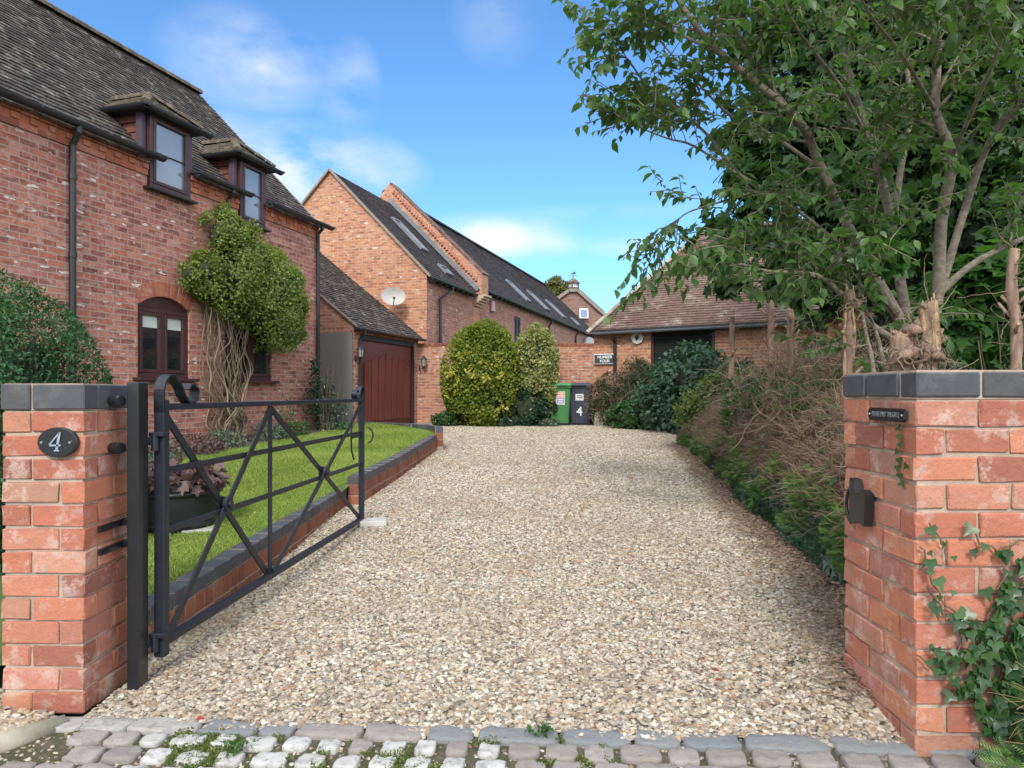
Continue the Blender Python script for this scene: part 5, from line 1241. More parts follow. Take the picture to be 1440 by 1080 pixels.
mb = MB(); yy = -.236-(.36-.06)*.081-.007
for a, b_ in (((.05, .46), (-.06, .32)), ((-.065, .33), (.075, .33)), ((.035, .45), (.035, .24))): mb.bar(w(a[0], yy-(a[1]-.36)*.08, a[1]), w(b_[0], yy-(b_[1]-.36)*.08, b_[1]), .006, .034, R @ Vector((0, 0, 1)) if abs(a[0]-b_[0]) > .02 else R @ Vector((1, 0, 0)))
mb.build('number', M['white'], b2)
s_ = patch(b2, w, R, .01, .70, .20, .16, 'white', 'label'); 
for z in (.735, .69): patch(s_, w, R, .01, z, .14, .02, 'bin_grey', 'print', 1)
bs = thing('marker_stone', 'squared block of pale sandstone beside the grey bin', 'stone block', (2.1, 17.3, .45))
mb = MB(); p0 = at(845, 588, 17.2); V_ = []; 
mb.mesh([(1.98,17.1,.42),(2.30,17.0,.42),(2.36,17.35,.42),(2.02,17.45,.42),(1.99,17.12,.78),(2.20,17.06,.86),(2.28,17.33,.84),(2.04,17.42,.80),(2.27,17.04,.70)],
        [(3,2,1,0),(0,1,8,4),(4,8,5),(4,5,6,7),(1,2,6,8),(8,6,5),(2,3,7,6),(3,0,4,7)]); mb.build('block', M['sandstone'], bs)

# ------------------------------------------------------------------ planting
def plant(name, label, cat, loc, parts, group=None, stems=None):
    t_ = thing(name, label, cat, loc, 0, group)
    for nm, (V, F, R), mat in parts: np_build(nm, V, F, R, M[mat], t_)
    return t_
def sticks(P0, D, Ls, rad, seg=4, curl=.35, grav=0.0, taper=.4):
    """many thin bent twigs, three-sided"""
    n = len(P0); P = [P0]; d = D/np.linalg.norm(D, axis=1, keepdims=True)
    for k in range(seg):
        d = d+rvec(n)*curl+np.array([0, 0, grav]); d /= np.linalg.norm(d, axis=1, keepdims=True); P.append(P[-1]+d*(Ls/seg)[:, None])
    A = np.cross(D, rvec(n)); A /= (np.linalg.norm(A, axis=1, keepdims=True)+1e-9); B = np.cross(d, A); B /= (np.linalg.norm(B, axis=1, keepdims=True)+1e-9); A = np.cross(B, d)
    V = np.zeros((n, (seg+1)*3, 3))
    for k in range(seg+1):
        r = (rad*(1-(1-taper)*k/seg))[:, None]
        for q in range(3): V[:, k*3+q] = P[k]+r*(A*math.cos(q*2.094)+B*math.sin(q*2.094))
    f = []
    for k in range(seg):
        for q in range(3): q2 = (q+1) % 3; f.append((k*3+q, k*3+q2, k*3+3+q2)); f.append((k*3+q, k*3+3+q2, k*3+3+q))
    F = np.array(f)[None]+(np.arange(n)*(seg+1)*3)[:, None, None]
    return V.reshape(-1, 3), F.reshape(-1, 3), np.repeat(rng.random(n), (seg+1)*3)
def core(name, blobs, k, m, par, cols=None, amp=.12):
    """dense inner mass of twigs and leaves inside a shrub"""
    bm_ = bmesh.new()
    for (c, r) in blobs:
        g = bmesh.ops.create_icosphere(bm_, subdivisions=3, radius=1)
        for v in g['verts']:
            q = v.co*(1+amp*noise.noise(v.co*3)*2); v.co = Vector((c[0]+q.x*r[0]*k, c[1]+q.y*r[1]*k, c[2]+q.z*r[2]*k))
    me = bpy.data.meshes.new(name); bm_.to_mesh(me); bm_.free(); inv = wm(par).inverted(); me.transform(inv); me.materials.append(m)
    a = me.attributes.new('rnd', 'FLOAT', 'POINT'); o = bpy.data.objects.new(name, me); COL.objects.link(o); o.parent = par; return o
def stems(mb, c, spread, n, z0, z1, r=.012, seed=1):
    r_ = random.Random(seed)
    for i in range(n):
        a = r_.uniform(0, 6.28); q = r_.uniform(.2, 1); e = Vector((c[0]+math.cos(a)*spread[0]*q, c[1]+math.sin(a)*spread[1]*q, z1*r_.uniform(.85, 1.05)))
        s = Vector((c[0]+math.cos(a)*.06, c[1]+math.sin(a)*.06, z0)); m_ = s.lerp(e, .5)+Vector((r_.uniform(-.05, .05), r_.uniform(-.05, .05), .05)); mb.tube([s, m_, e], [r, r*.75, r*.35], 5)
M['laurel_leaf'] = leafmat('laurel_leaf', [(.022,.06,.03),(.042,.095,.05),(.07,.14,.075),(.12,.20,.11)], .15, .5, .35)
# weeping dark green maple behind the left pillar
Bl = [((-3.60, 4.75, .95), (.76, .72, 1.02)), ((-4.1, 4.6, 1.15), (.7, .7, 1.05)), ((-3.42, 4.85, .75), (.70, .66, .62))]
t_ = plant('weeping_maple', 'dark green feathery weeping maple behind the left pillar', 'shrub', (-3.5, 4.8, .1), [('foliage', blob(T_FOLD, Bl, 115000, .038, .12, .45, .8, .5, nclump=420, shell=.74), 'acer')])
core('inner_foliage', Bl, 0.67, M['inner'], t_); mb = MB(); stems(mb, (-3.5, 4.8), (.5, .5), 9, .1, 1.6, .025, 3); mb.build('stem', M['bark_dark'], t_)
# climber on the cottage wall with its twisted stems
def hb(s, a, z, rs, ra, rz): p = hp(s, a, z); return ((p.x, p.y, p.z), (max(ra, rs*.42), rs*.93, rz))
Bl = [hb(2.62, -.22, 3.0, .78, .36, .60), hb(1.82, -.26, 2.85, .78, .42, .70), hb(2.77, -.16, 3.55, .52, .28, .42), hb(3.17, -.18, 2.95, .42, .26, .30), hb(1.62, -.24, 2.35, .62, .36, .42), hb(2.27, -.2, 3.35, .6, .32, .4), hb(2.80, -.12, 3.92, .10, .12, .22), hb(1.27, -.2, 2.75, .35, .3, .42), hb(1.32, -.1, 4.0, .0001, .0001, .0001)][:-1]
_r = random.Random(77)
for c, r in list(Bl):
    for k in range(5 if c[2] < 3.4 else 0):
        a = _r.uniform(0, 6.28); q = _r.uniform(.14, .30); o = Vector((r[0]*.2*_r.random(), r[1]*math.cos(a)*.92, r[2]*math.sin(a)*.92)); Bl.append(((c[0]+o.x-o.y*-.28, c[1]+o.y, c[2]+o.z), (q*.8, q, q*_r.uniform(.6, 1.1))))
t_ = plant('wall_climber', 'bushy evergreen climber with pale twisted stems on the cottage wall', 'climber', hp(2.5, -.2, .45), [('foliage', blob(T_FOLD, Bl, 40000, .042, .22, .5, .1, .9, nclump=230, shell=.66), 'climber'), ('shoots', blob(T_FOLD, [(c, (r[0]*1.16, r[1]*1.16, r[2]*1.16)) for c, r in Bl], 4600, .042, .10, .6, -.2, .8, nclump=110, shell=.95), 'climber')])
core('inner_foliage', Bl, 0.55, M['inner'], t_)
r_ = random.Random(11)
for i in range(40):
    mb = MB(); s = 2.5+r_.uniform(-.10, .10); tgt = 2.6+r_.uniform(-.42, .55); zt = r_.uniform(2.45, 3.0); pts = []; ph = r_.uniform(0, 6); am = r_.uniform(.05, .13); a = -r_.uniform(.06, .22)
    n = 26; fr = r_.uniform(7, 13)
    for k in range(n+1):
        q = k/n; ss = s+(tgt-s)*min(1, q*1.9)**.8+am*math.sin(ph+q*fr)*math.sin(math.pi*min(1, q*1.1+.05))+.5*am*math.sin(ph*3+q*fr*2.3)*math.sin(math.pi*q)+.20*math.exp(-((q-.14)/.09)**2)*(1 if i % 2 else -1); pts.append(hp(ss, a+.05*math.sin(ph*2+q*11), .44+q*(zt-.44)))
    rad = r_.uniform(.004, .014); mb.tube(pts, [rad*(1.25-.6*k/n) for k in range(n+1)], 5, r=r_.random()); mb.build('twisted_stem', M['pale_stem'], t_, True)
# border plants along the cottage
for i, (s, r, cat, mat, lab) in enumerate(((1.2, .25, 'perennial', 'low_leaf', 'small green clump at the cottage wall under the right window'), (1.85, .30, 'lavender', 'lavender', 'grey green lavender clump right of the climber stems'), (2.9, .28, 'perennial', 'lavender', 'grey leafy clump left of the climber stems'), (3.5, .34, 'perennial', 'heuchera', 'purple and grey clump at the cottage wall behind the planter'), (4.3, .34, 'perennial', 'lavender', 'grey clump at the wall nearest the gate hinge'))):
    p = hp(s, -.28, .0); z = lawnz(p.x, p.y); plant('border_plant', lab, cat, (p.x, p.y, z), [('foliage', blob(T_FOLD, [((p.x, p.y, z+.08), (r, r, .16))], 900, .05, .3, .8, 0, .8, zmin=z), mat)], 'border plants along the cottage wall')
mb = MB(); pts = [hp(s, 0, 0) for s in np.linspace(-.1, 6.5, 14)]
for a, b_ in zip(pts, pts[1:]):
    q = [a, b_, b_+HN*.52, a+HN*.52]; mb.poly([Vector((p.x, p.y, lawnz(p.x, p.y)+.018)) for p in q])
tag(mb.build('flower_bed', M['soil']), kind='structure')
# thin shrub at the cottage corner
p = hp(.25, -.32, 0); z = .56; Bl = [((p.x-.1, p.y, z+.33), (.36, .38, .38)), ((p.x-.12, p.y, z+.80), (.24, .28, .38)), ((p.x-.16, p.y-.1, z+1.22), (.12, .13, .22)), ((p.x+.15, p.y+.1, z+.2), (.28, .3, .26))]
t_ = plant('corner_shrub', 'loose dark shrub at the cottage corner before the grey side gate', 'shrub', (p.x, p.y, z), [('foliage', blob(T_FOLD, Bl, 1900, .055, .3, .5, 0, .7, nclump=60, shell=.4), 'dark_leaf')]); mb = MB(); stems(mb, (p.x, p.y), (.35, .35), 16, z, 1.75, .009, 5); mb.build('stem', M['pale_stem'], t_)
p = hp(1.35, -.25, 0); plant('young_shrub', 'slender young shrub at the wall under the right cottage window', 'shrub', (p.x, p.y, .5), [('foliage', blob(T_FOLD, [((p.x, p.y, .85), (.13, .13, .35))], 260, .05, .3, .5, 0, .6, shell=.3), 'low_leaf')])
# half barrel planter
pc = Vector((-2.66, 5.62, .18)); PL = thing('barrel_planter', 'black half barrel planter of purple leaves on the lawn', 'planter', pc)
mb = MB(); mb.lathe(pc, [(.27, 0), (.305, .12), (.335, .34), (.345, .385), (.33, .39), (.31, .385), (.30, .31)], 30); mb.build('barrel', M['barrel'], PL, True)
for z, r in ((.06, .295), (.30, .342)): mb = MB(); mb.lathe(pc+Vector((0, 0, z)), [(r-.006, -.016), (r, -.014), (r+.002, .014), (r-.004, .016)], 30); mb.build('hoop', M['grey_plastic'] if False else M['barrel_hoop'] if 'barrel_hoop' in M else M['black_plastic'], PL, True)
np_build('leaves', *blob(T_LOBE, [((pc.x, pc.y, pc.z+.38), (.33, .33, .12))], 700, .075, .3, 1.2, .2, 1.0, zmin=pc.z+.36), M['heuchera'], PL)
mb = MB(); mb.box((-2.42, 5.52, .19), (.24, .2, .03), Matrix.Rotation(.3, 3, 'Z'), 0, .004); tag(mb.build('stone_slab', M['paver']), 'small flat slab on the lawn beside the barrel planter', 'slab')
# shrubs at the back of the yard
Bl = [((-.78, 17.45, 1.62), (.86, .72, 1.18)), ((-.66, 17.4, 1.9), (.72, .65, 1.0)), ((-.70, 17.4, 1.15), (.72, .66, .74))]
t_ = plant('golden_shrub', 'big rounded golden green clipped shrub by the yard wall', 'shrub', (-.75, 17.5, .45), [('foliage', blob(T_FOLD, Bl, 34000, .060, .15, .5, 0, 1.1, zmin=.47, nclump=230, shell=.88), 'golden'),
    ('yellow_leaves', blob(T_FOLD, [((-.86, 17.02, 1.72), (.62, .52, .46)), ((-.78, 17.2, 1.5), (.84, .62, .95)), ((-1.0, 17.1, 2.52), (.24, .34, .15))], 1500, .062, .06, .5, 0, 1.1, nclump=110, shell=.95), 'yellow_leaf')])
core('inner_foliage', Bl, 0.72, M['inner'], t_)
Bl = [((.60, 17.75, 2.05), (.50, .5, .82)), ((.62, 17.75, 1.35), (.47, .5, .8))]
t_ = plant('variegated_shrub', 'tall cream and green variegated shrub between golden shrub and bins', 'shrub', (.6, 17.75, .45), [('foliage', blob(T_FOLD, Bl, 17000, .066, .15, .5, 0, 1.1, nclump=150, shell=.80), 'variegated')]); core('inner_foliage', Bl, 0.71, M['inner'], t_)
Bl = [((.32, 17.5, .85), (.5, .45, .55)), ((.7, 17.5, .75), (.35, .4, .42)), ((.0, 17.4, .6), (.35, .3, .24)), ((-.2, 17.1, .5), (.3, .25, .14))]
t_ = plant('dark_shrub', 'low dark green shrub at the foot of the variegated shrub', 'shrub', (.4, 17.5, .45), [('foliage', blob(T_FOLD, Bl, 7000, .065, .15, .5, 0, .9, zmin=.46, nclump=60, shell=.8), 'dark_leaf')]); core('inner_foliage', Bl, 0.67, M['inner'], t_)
for i, (x, y, r, h, m_, lab) in enumerate(((-1.62, 17.3, .30, .26, 'low_leaf', 'small bright green plant at the foot of the yard wall near the garage'), (.9, 17.2, .2, .12, 'lavender', 'tiny plant at the gravel edge left of the green bin'))):
    plant('low_plant', lab, 'plant', (x, y, .45), [('foliage', blob(T_FOLD, [((x, y, .45+h*.6), (r, r*.8, h*.7))], 1500, .06, .2, .8, 0, .9, zmin=.45), m_)], 'low plants along the yard wall')
Bl = [((2.40, 17.3, 1.02), (.42, .45, .66)), ((2.95, 17.0, 1.28), (.46, .5, .78)), ((2.2, 17.35, .95), (.28, .4, .58)), ((2.6, 17.2, .85), (.5, .45, .5)), ((3.0, 16.9, 1.62), (.26, .35, .38))]
t_ = plant('cotoneaster', 'brownish green small leaved shrub under the name sign', 'shrub', (2.5, 17.2, .45), [('foliage', blob(T_FOLD, Bl, 19000, .042, .15, .3, .2, .8, zmin=.5, nclump=170, shell=.82), 'berry_leaf'), ('twigs', sticks(np.array([Bl[i % 4][0] for i in range(900)])+rvec(900)*np.array([.42, .4, .7]), rvec(900)+np.array([0, -.2, .3]), rng.uniform(.15, .4, 900), np.full(900, .005)), 'twig')])
core('inner_foliage', Bl, 0.66, M['inner'], t_)
Bl = [((3.95, 14.9, 1.30), (.98, .9, .92)), ((3.45, 15.2, 1.15), (.72, .7, .75)), ((4.4, 15.0, 1.35), (.8, .8, .62)), ((3.85, 14.7, .9), (.75, .7, .55))]
t_ = plant('laurel', 'large dark glossy leaved laurel bush before the outbuilding', 'shrub', (3.9, 14.9, .42), [('foliage', blob(T_CHERRY, Bl, 11000, .12, .14, .5, .25, 1.0, zmin=.5, nclump=190, shell=.8), 'laurel_leaf')]); core('inner_foliage', Bl, 0.69, M['inner'], t_); mb = MB(); stems(mb, (3.7, 14.8), (.6, .6), 9, .4, 1.6, .03, 5); mb.build('stem', M['bark_dark'], t_)
Bl = [((2.75, 16.2, .70), (.55, .45, .34)), ((3.2, 15.9, .66), (.5, .45, .32))]
t_ = plant('ground_ivy', 'low mound of bright ivy between sandstone block and laurel', 'shrub', (2.9, 16.1, .44), [('foliage', blob(T_IVY, Bl, 4200, .075, .15, .8, 0, 1.0, zmin=.46, nclump=60, shell=.85), 'ivy')]); core('inner_foliage', Bl, 0.69, M['inner'], t_)
Bl = [((3.55, 11.6, 1.15), (.5, .5, .42)), ((3.2, 12.0, .9), (.4, .4, .4)), ((3.9, 11.3, 1.3), (.4, .4, .35))]
t_ = plant('yellow_shrub', 'pale yellow green shrub between laurel and the cut hedge', 'shrub', (3.5, 11.6, .35), [('foliage', blob(T_FOLD, Bl, 3800, .07, .2, .5, .1, .9, zmin=.36, nclump=70, shell=.75), 'yellowgreen')]); core('inner_foliage', Bl, 0.59, M['inner'], t_); mb = MB(); stems(mb, (3.5, 11.6), (.4, .4), 9, .3, 1.3, .015, 5); mb.build('stem', M['bark_dark'], t_)

# ------------------------------------------------------------------ the cut-back hedge
HG = thing('cut_hedge', 'cut back hedge, brown and bare above and green below, along the drive', 'hedge', (2.6, 8, .1))
def htop(Y): return 1.16+.05*math.sin(Y*1.3)-max(0, (Y-8)*.035)
def hface(Y, q): return hedgex(Y)+.06+q*q*.34      # front face leans back with height fraction q
Vh, Fh = [], []; ys_ = np.arange(2.98, 13.3, .22); K = 9
for i, Y in enumerate(ys_):
    endk = min(1, (13.4-Y)/1.2, .55+(Y-2.9)*1.0); zt = G(2, Y)+(htop(Y)-G(2, Y))*max(.25, endk)
    prof = [(hedgex(Y)+.22, G(2, Y)-.05), (hface(Y, .3)+.10, .3), (hface(Y, .6)+.12, .6), (hface(Y, .9)+.14, .88), (hedgex(Y)+.75, .97), (hedgex(Y)+1.15, .93), (hedgex(Y)+1.45, .6), (hedgex(Y)+1.5, 0)]
    for j, (x, q) in enumerate(prof):
        z = q if j == 0 else G(2, Y)+(zt-G(2, Y))*q
        n_ = .07*noise.noise((x*4, Y*4, z*5)); Vh.append((x+n_, Y, z-.06+n_))
nh = 8
for i in range(len(ys_)-1):
    for j in range(nh-1): Fh.append((i*nh+j, (i+1)*nh+j, (i+1)*nh+j+1, i*nh+j+1))
Fh += [tuple(range(nh))[::-1], tuple((len(ys_)-1)*nh+j for j in range(nh))]
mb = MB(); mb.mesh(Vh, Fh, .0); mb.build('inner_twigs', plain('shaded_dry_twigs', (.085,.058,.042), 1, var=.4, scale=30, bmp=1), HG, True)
n = 34000; Y = 2.98+(13.2-2.98)*rng.random(n)**1.15; q = rng.random(n)**.75
def hpos(Y, q, off=0.0):
    out_ = np.zeros((len(Y), 3))
    for i in range(len(Y)):
        y = Y[i]; endk = min(1, (13.6-y)/1.0, .6+(y-2.9)*1.0); zt = G(2, y)+(htop(y)-G(2, y))*max(.2, endk)
        qq = q[i]
        if qq < .78: x = hface(y, qq/.78)+.02; z = G(2, y)+(zt-G(2, y))*qq/.78
        else: x = hface(y, 1)+(qq-.78)/.22*1.0; z = zt+.03*noise.noise((x*3, y*3, 0))
        b_ = .10*noise.noise((y*1.7, qq*5, 3)); out_[i] = (x-off-b_, y, z)
    return out_
P_ = hpos(Y, q); keepm = (q > .24+.12*np.array([noise.noise((y*1.1, 0, 5)) for y in Y]))
P_ = P_[keepm]; n = len(P_); P_[:, 0] += rng.uniform(-.02, .14, n)
D = rvec(n)*.9+np.array([-.75, -.35, .35]); V, F, R = sticks(P_, D, rng.uniform(.05, .22, n), rng.uniform(.0016, .0038, n), 3, .45)
np_build('cut_twigs', V, F, R, M['twig'], HG)
n = 170; Y = rng.uniform(3.1, 11, n); P_ = hpos(Y, .4+.58*rng.random(n), -.02); V, F, R = sticks(P_, rvec(n)+np.array([-.35, -.2, .45]), rng.uniform(.15, .5, n), rng.uniform(.002, .0048, n), 9, .6)
np_build('long_pale_twigs', V, F, R, M['pale_stem'], HG)['kind'] = 'stuff'
def spray_at(n, y0, y1, qa, qb, s, seed):
    Y = rng.uniform(y0, y1, n); q = rng.uniform(qa, qb, n); P_ = hpos(Y, q*.78, .02)
    cl_ = np.array([noise.noise((P_[i][1]*1.6, P_[i][2]*3.2, seed)) for i in range(n)]); ok = cl_ > (.03 if seed < 7 else -.15); P_ = P_[ok]; n = len(P_)
    D = rvec(n)*.55+np.array([-.75, -.35, .25]); return leaves(T_SPRAY, P_, D, rvec(n)*.7+np.array([-.2, -.4, 1]), rng.uniform(.6, 1.3, n)*s, 1.0, np.clip(.5+cl_[ok]*.9+.25*(rng.random(n)-.5), 0, 1))
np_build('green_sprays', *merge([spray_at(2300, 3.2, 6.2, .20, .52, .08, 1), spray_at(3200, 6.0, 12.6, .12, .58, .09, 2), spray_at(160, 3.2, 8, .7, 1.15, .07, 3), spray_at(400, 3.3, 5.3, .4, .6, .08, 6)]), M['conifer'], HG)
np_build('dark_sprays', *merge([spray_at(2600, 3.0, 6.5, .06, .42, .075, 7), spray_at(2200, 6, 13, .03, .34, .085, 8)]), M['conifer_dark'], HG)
Y = rng.uniform(3.02, 7.5, 3800); P_ = hpos(Y, rng.random(3800)**1.2*.34, .03); n = len(P_)
np_build('ivy', *leaves(T_IVY, P_, rvec(n)*.4+np.array([-.2, -.1, -.9]), rvec(n)*.4+np.array([-1, -.4, .25]), rng.uniform(.03, .06, n), 1.0), M['dark_leaf'], HG)
P2 = hpos(rng.uniform(3.3, 9, 110), rng.uniform(.45, 1.0, 110), .05); n = len(P2)
np_build('bramble_leaves', *leaves(T_IVY, P2, rvec(n), rvec(n)*.5+np.array([-.5, -.5, .6]), rng.uniform(.04, .085, n), 1.0), M['ivy'], HG)
# dry litter lying at the hedge foot
n = 5200; Y = rng.uniform(2.75, 12.5, n); X = np.array([hedgex(y) for y in Y])-np.abs(rng.normal(size=n))*.13+.04; Z = np.array([G(x, y)+bank(x, y)+.012 for x, y in zip(X, Y)])+.015+rng.random(n)*.02
tag(np_build('leaf_litter', *merge([leaves(T_FOLD, np.stack([X, Y, Z], 1), rvec(n)*np.array([1, 1, .2]), rvec(n)*.4+np.array([0, 0, 1]), rng.uniform(.015, .04, n), .8), sticks(np.stack([X, Y, Z], 1), rvec(n)*np.array([1, 1, .1]), rng.uniform(.03, .12, n), np.full(n, .0018), 2, .3)]), M['twig']), 'dry twigs and brown litter along the hedge foot', 'litter', kind='stuff')
n = 150; Y = rng.uniform(3.0, 13, n); X = np.array([hedgex(y) for y in Y])-np.abs(rng.normal(size=n))*.75-.1; Z = np.array([G(x, y)+bank(x, y)+.03 for x, y in zip(X, Y)])
tag(np_build('dry_leaves', *leaves(T_CHERRY, np.stack([X, Y, Z], 1), rvec(n)*np.array([1, 1, .2]), rvec(n)*.4+np.array([0, 0, 1]), rng.uniform(.018, .042, n), 1.0), M['twig']), 'scattered dry brown leaves on the gravel drive', 'dry leaves', kind='stuff')
n = 70; Y = rng.uniform(4, 12, n); X = np.array([kerbx(y) for y in Y])-rng.uniform(.2, 2.2, n); Z = np.array([lawnz(x, y)+.035 for x, y in zip(X, Y)])
tag(np_build('lawn_leaves', *leaves(T_CHERRY, np.stack([X, Y, Z], 1), rvec(n)*np.array([1, 1, .2]), rvec(n)*.4+np.array([0, 0, 1]), rng.uniform(.018, .04, n), 1.0), M['yellow_leaf']), 'small pale fallen leaves on the lawn', 'fallen leaves', kind='stuff')
for i, (px, py, s) in enumerate(((275, 1033, .035), (805, 668, .05), (820, 672, .05), (888, 790, .03), (1003, 955, .035), (1006, 968, .03))):
    k = (py-553)/1000; Yg = 1.455/(k+.041) if k < .25 else (1.25-G((px-720)/1000*4, 3))/k; x = (px-720)/1000*Yg; z = G(x, Yg)+.045+bank(x, Yg)
    V, F, R = leaves(T_CHERRY, np.array([[x, Yg, z]]), np.array([[1, .4*(-1)**i, .1]]), np.array([[0, -.3, 1]]), np.array([s]), 1.3)
    o = np_build('fallen_leaf', V, F, R, M['red_leaf']); tag(o, ['red fallen leaf on the cobbles before the left pillar', 'left one of two dark red leaves on the far gravel', 'right one of two dark red leaves on the far gravel', 'tiny red leaf in the middle of the gravel', 'rusty leaf on the near gravel at the right, farther of two', 'rusty leaf on the near gravel at the right, nearer of two'][i], 'leaf', 'fallen leaves')

# pruned hedge trunks
def stump(px, pt, Y, rpx, lab, raw=.0, seed=0, bend=.0, nst=6, side=(0, 0), wob=.22):
    r_ = random.Random(seed); top = at(px, pt, Y); x0 = top.x-bend; z0 = .1+base(Y); rad = rpx/1000*Y/2
    t_ = thing('tree_stump', lab, 'tree stump', (x0, Y, z0), 0, 'cut hedge trunks')
    n = 26; pts = []; rd = []
    for k in range(n+1):
        q = k/n; pts.append(Vector((x0+bend*q+.03*noise.noise((q*5, seed, 0)), Y+.03*noise.noise((q*5, seed, 5)), z0+(top.z-z0)*q))); rd.append(rad*(1.4-.5*q)*(1+wob*1.6*noise.noise((q*14, seed, 9))))
    mb = MB(); mb.tube(pts, rd, 14)
    for i, v in enumerate(mb.v):      # ridged, knotted bark
        p = Vector(v); c = pts[min(n, i//14)]; d = Vector((p.x-c.x, p.y-c.y, 0)); mb.v[i] = tuple(p+d*(.30*noise.noise((p.x*16, p.y*16, p.z*5))+.18*noise.noise((p.x*50, p.y*50, p.z*14))))
    mb.build('trunk', M['bark_stump'], t_, True)
    if raw > 0:                       # strips torn off down to the pale wood
        mb = MB()
        for k in range(6):
            a = r_.uniform(2.6, 6.2); k1 = n-r_.randint(0, 2); k0 = int(n*(1-raw*r_.uniform(.5, 1))); o = Vector((math.cos(a), math.sin(a), 0))
            w_ = rad*r_.uniform(.12, .30); pp = [pts[i]+o*rd[i]*.88+Vector((.25*rad*noise.noise((i*.7, k, 1)), 0, 0)) for i in range(k0, k1+1, 2)]+[pts[n]+o*rad*.7+Vector((0, 0, r_.uniform(.0, .05)))]
            mb.tube(pp, [w_*.3]+[w_*(1+.3*math.sin(i*2.1+k)) for i in range(len(pp)-2)]+[.003], 5)
        mb.build('torn_wood', M['raw_wood'], t_, True)
    else:
        mb = MB(); mb.disc(pts[-1]+Vector((0, 0, .004)), (.1, -.3, 1), rd[-1]*.95, .012, 12); mb.build('cut_face', M['raw_wood'], t_)
    for k in range(nst):
        q = r_.uniform(.55, .97); a = r_.uniform(0, 6.28); p = pts[int(q*n)]; d = Vector((math.cos(a), math.sin(a)*.8, r_.uniform(.3, 1.2))).normalized(); L = r_.uniform(.03, .10); rr = max(.006, rad*r_.uniform(.18, .38))
        mb = MB(); e = p+d*(rad*.9+L); m_ = p.lerp(e, .6)+Vector((r_.gauss(0, .008), r_.gauss(0, .008), -.008)); mb.tube([p, m_, e], [rr*1.5, rr*1.1, rr], 8); s_ = mb.build('branch_stub', M['bark_stump'], t_, True)
        mb = MB(); mb.tube([e-d*.001, e+d*.005], [rr*.98, rr*.9], 9); mb.build('cut_face', M['raw_wood'], s_)
    m_ = nst*6; P0 = np.array([pts[r_.randint(n//2, n)] for _ in range(m_)]); np_build('twigs', *sticks(P0, rvec(m_)+np.array([0, -.3, .0]), rng.uniform(.1, .34, m_), rng.uniform(.002, .005, m_), 8, .5), M['pale_stem'], t_)
    return t_
stump(1030, 446, 9.5, 8, 'cut hedge trunk nearest the laurel, thin and brown', 0, 1, .03, 7)
stump(1083, 424, 7.6, 9, 'forked pruned trunk in the hedge, left one of a close pair', 0, 2, -.02, 10)
stump(1111, 436, 7.0, 10, 'stubby pruned trunk in the hedge, right one of a close pair', 0, 3, .03, 10)
def knot(t_, c, R, n, thick, seed, mat='pale_stem'):
    """knot of curling root-like stems and burrs"""
    r_ = random.Random(seed)
    for k in range(n):
        d = Vector((r_.gauss(0, 1), r_.gauss(0, 1), r_.gauss(0, .8))).normalized(); p = c+d*R*.3; a = r_.uniform(0, 6.28); pts = []; u = d.cross(Vector((0, 0, 1))).normalized(); v = d.cross(u)
        for i in range(9): q = i/8; pts.append(p+d*R*(.2+.9*q)+(u*math.cos(a+q*3.2)+v*math.sin(a+q*2.6))*R*.45*math.sin(q*2.4)+Vector((r_.gauss(0, .05*R), r_.gauss(0, .05*R), r_.gauss(0, .05*R)))+Vector((0, 0, -.3*R*q)))
        mb = MB(); th = thick*r_.uniform(.5, 1.2); mb.tube(pts, [th*(1-.6*i/8) for i in range(9)], 6, r=r_.random()); mb.build('curled_root', M[mat], t_, True)
    bm_ = MB()
    for k in range(5):
        d = Vector((r_.gauss(0, 1), r_.gauss(0, 1)-.4, r_.gauss(0, .6))).normalized(); pp = c+d*R*.35; bm_.lathe(pp, [(R*.12, -R*.3), (R*.36, -R*.12), (R*.38, R*.1), (R*.15, R*.3)], 9)
    for i, v in enumerate(bm_.v): p = Vector(v); q = p-c; bm_.v[i] = tuple(p+q*.35*noise.noise(p*22))
    bm_.build('burr', M['bark_stump'], t_, True)
k4 = stump(1195, 408, 5.3, 14, 'trunk with a knotted torn top and twisty roots left of the cherry', .55, 4, .03, 12, wob=.6)
knot(k4, at(1198, 428, 5.3), .085, 12, .010, 3); knot(k4, at(1190, 470, 5.3), .07, 6, .007, 13)
k5 = stump(1306, 424, 4.3, 26, 'thick torn stump with raw orange wood before the cherry tree', .40, 5, .0, 12, wob=.35)
knot(k5, at(1312, 500, 4.25), .10, 12, .007, 5); knot(k5, at(1300, 430, 4.3), .05, 4, .005, 15)
k8 = stump(1268, 470, 4.4, 34, 'wide gnarled stump with cut faces beside the torn one', 0, 8, .02, 14, wob=.5)
knot(k8, at(1290, 462, 4.35), .11, 12, .007, 6); knot(k8, at(1275, 500, 4.3), .11, 9, .006, 16)
stump(1427, 352, 3.7, 15, 'tall pale cut trunk standing at the right pillar', 0, 6, -.03, 8)
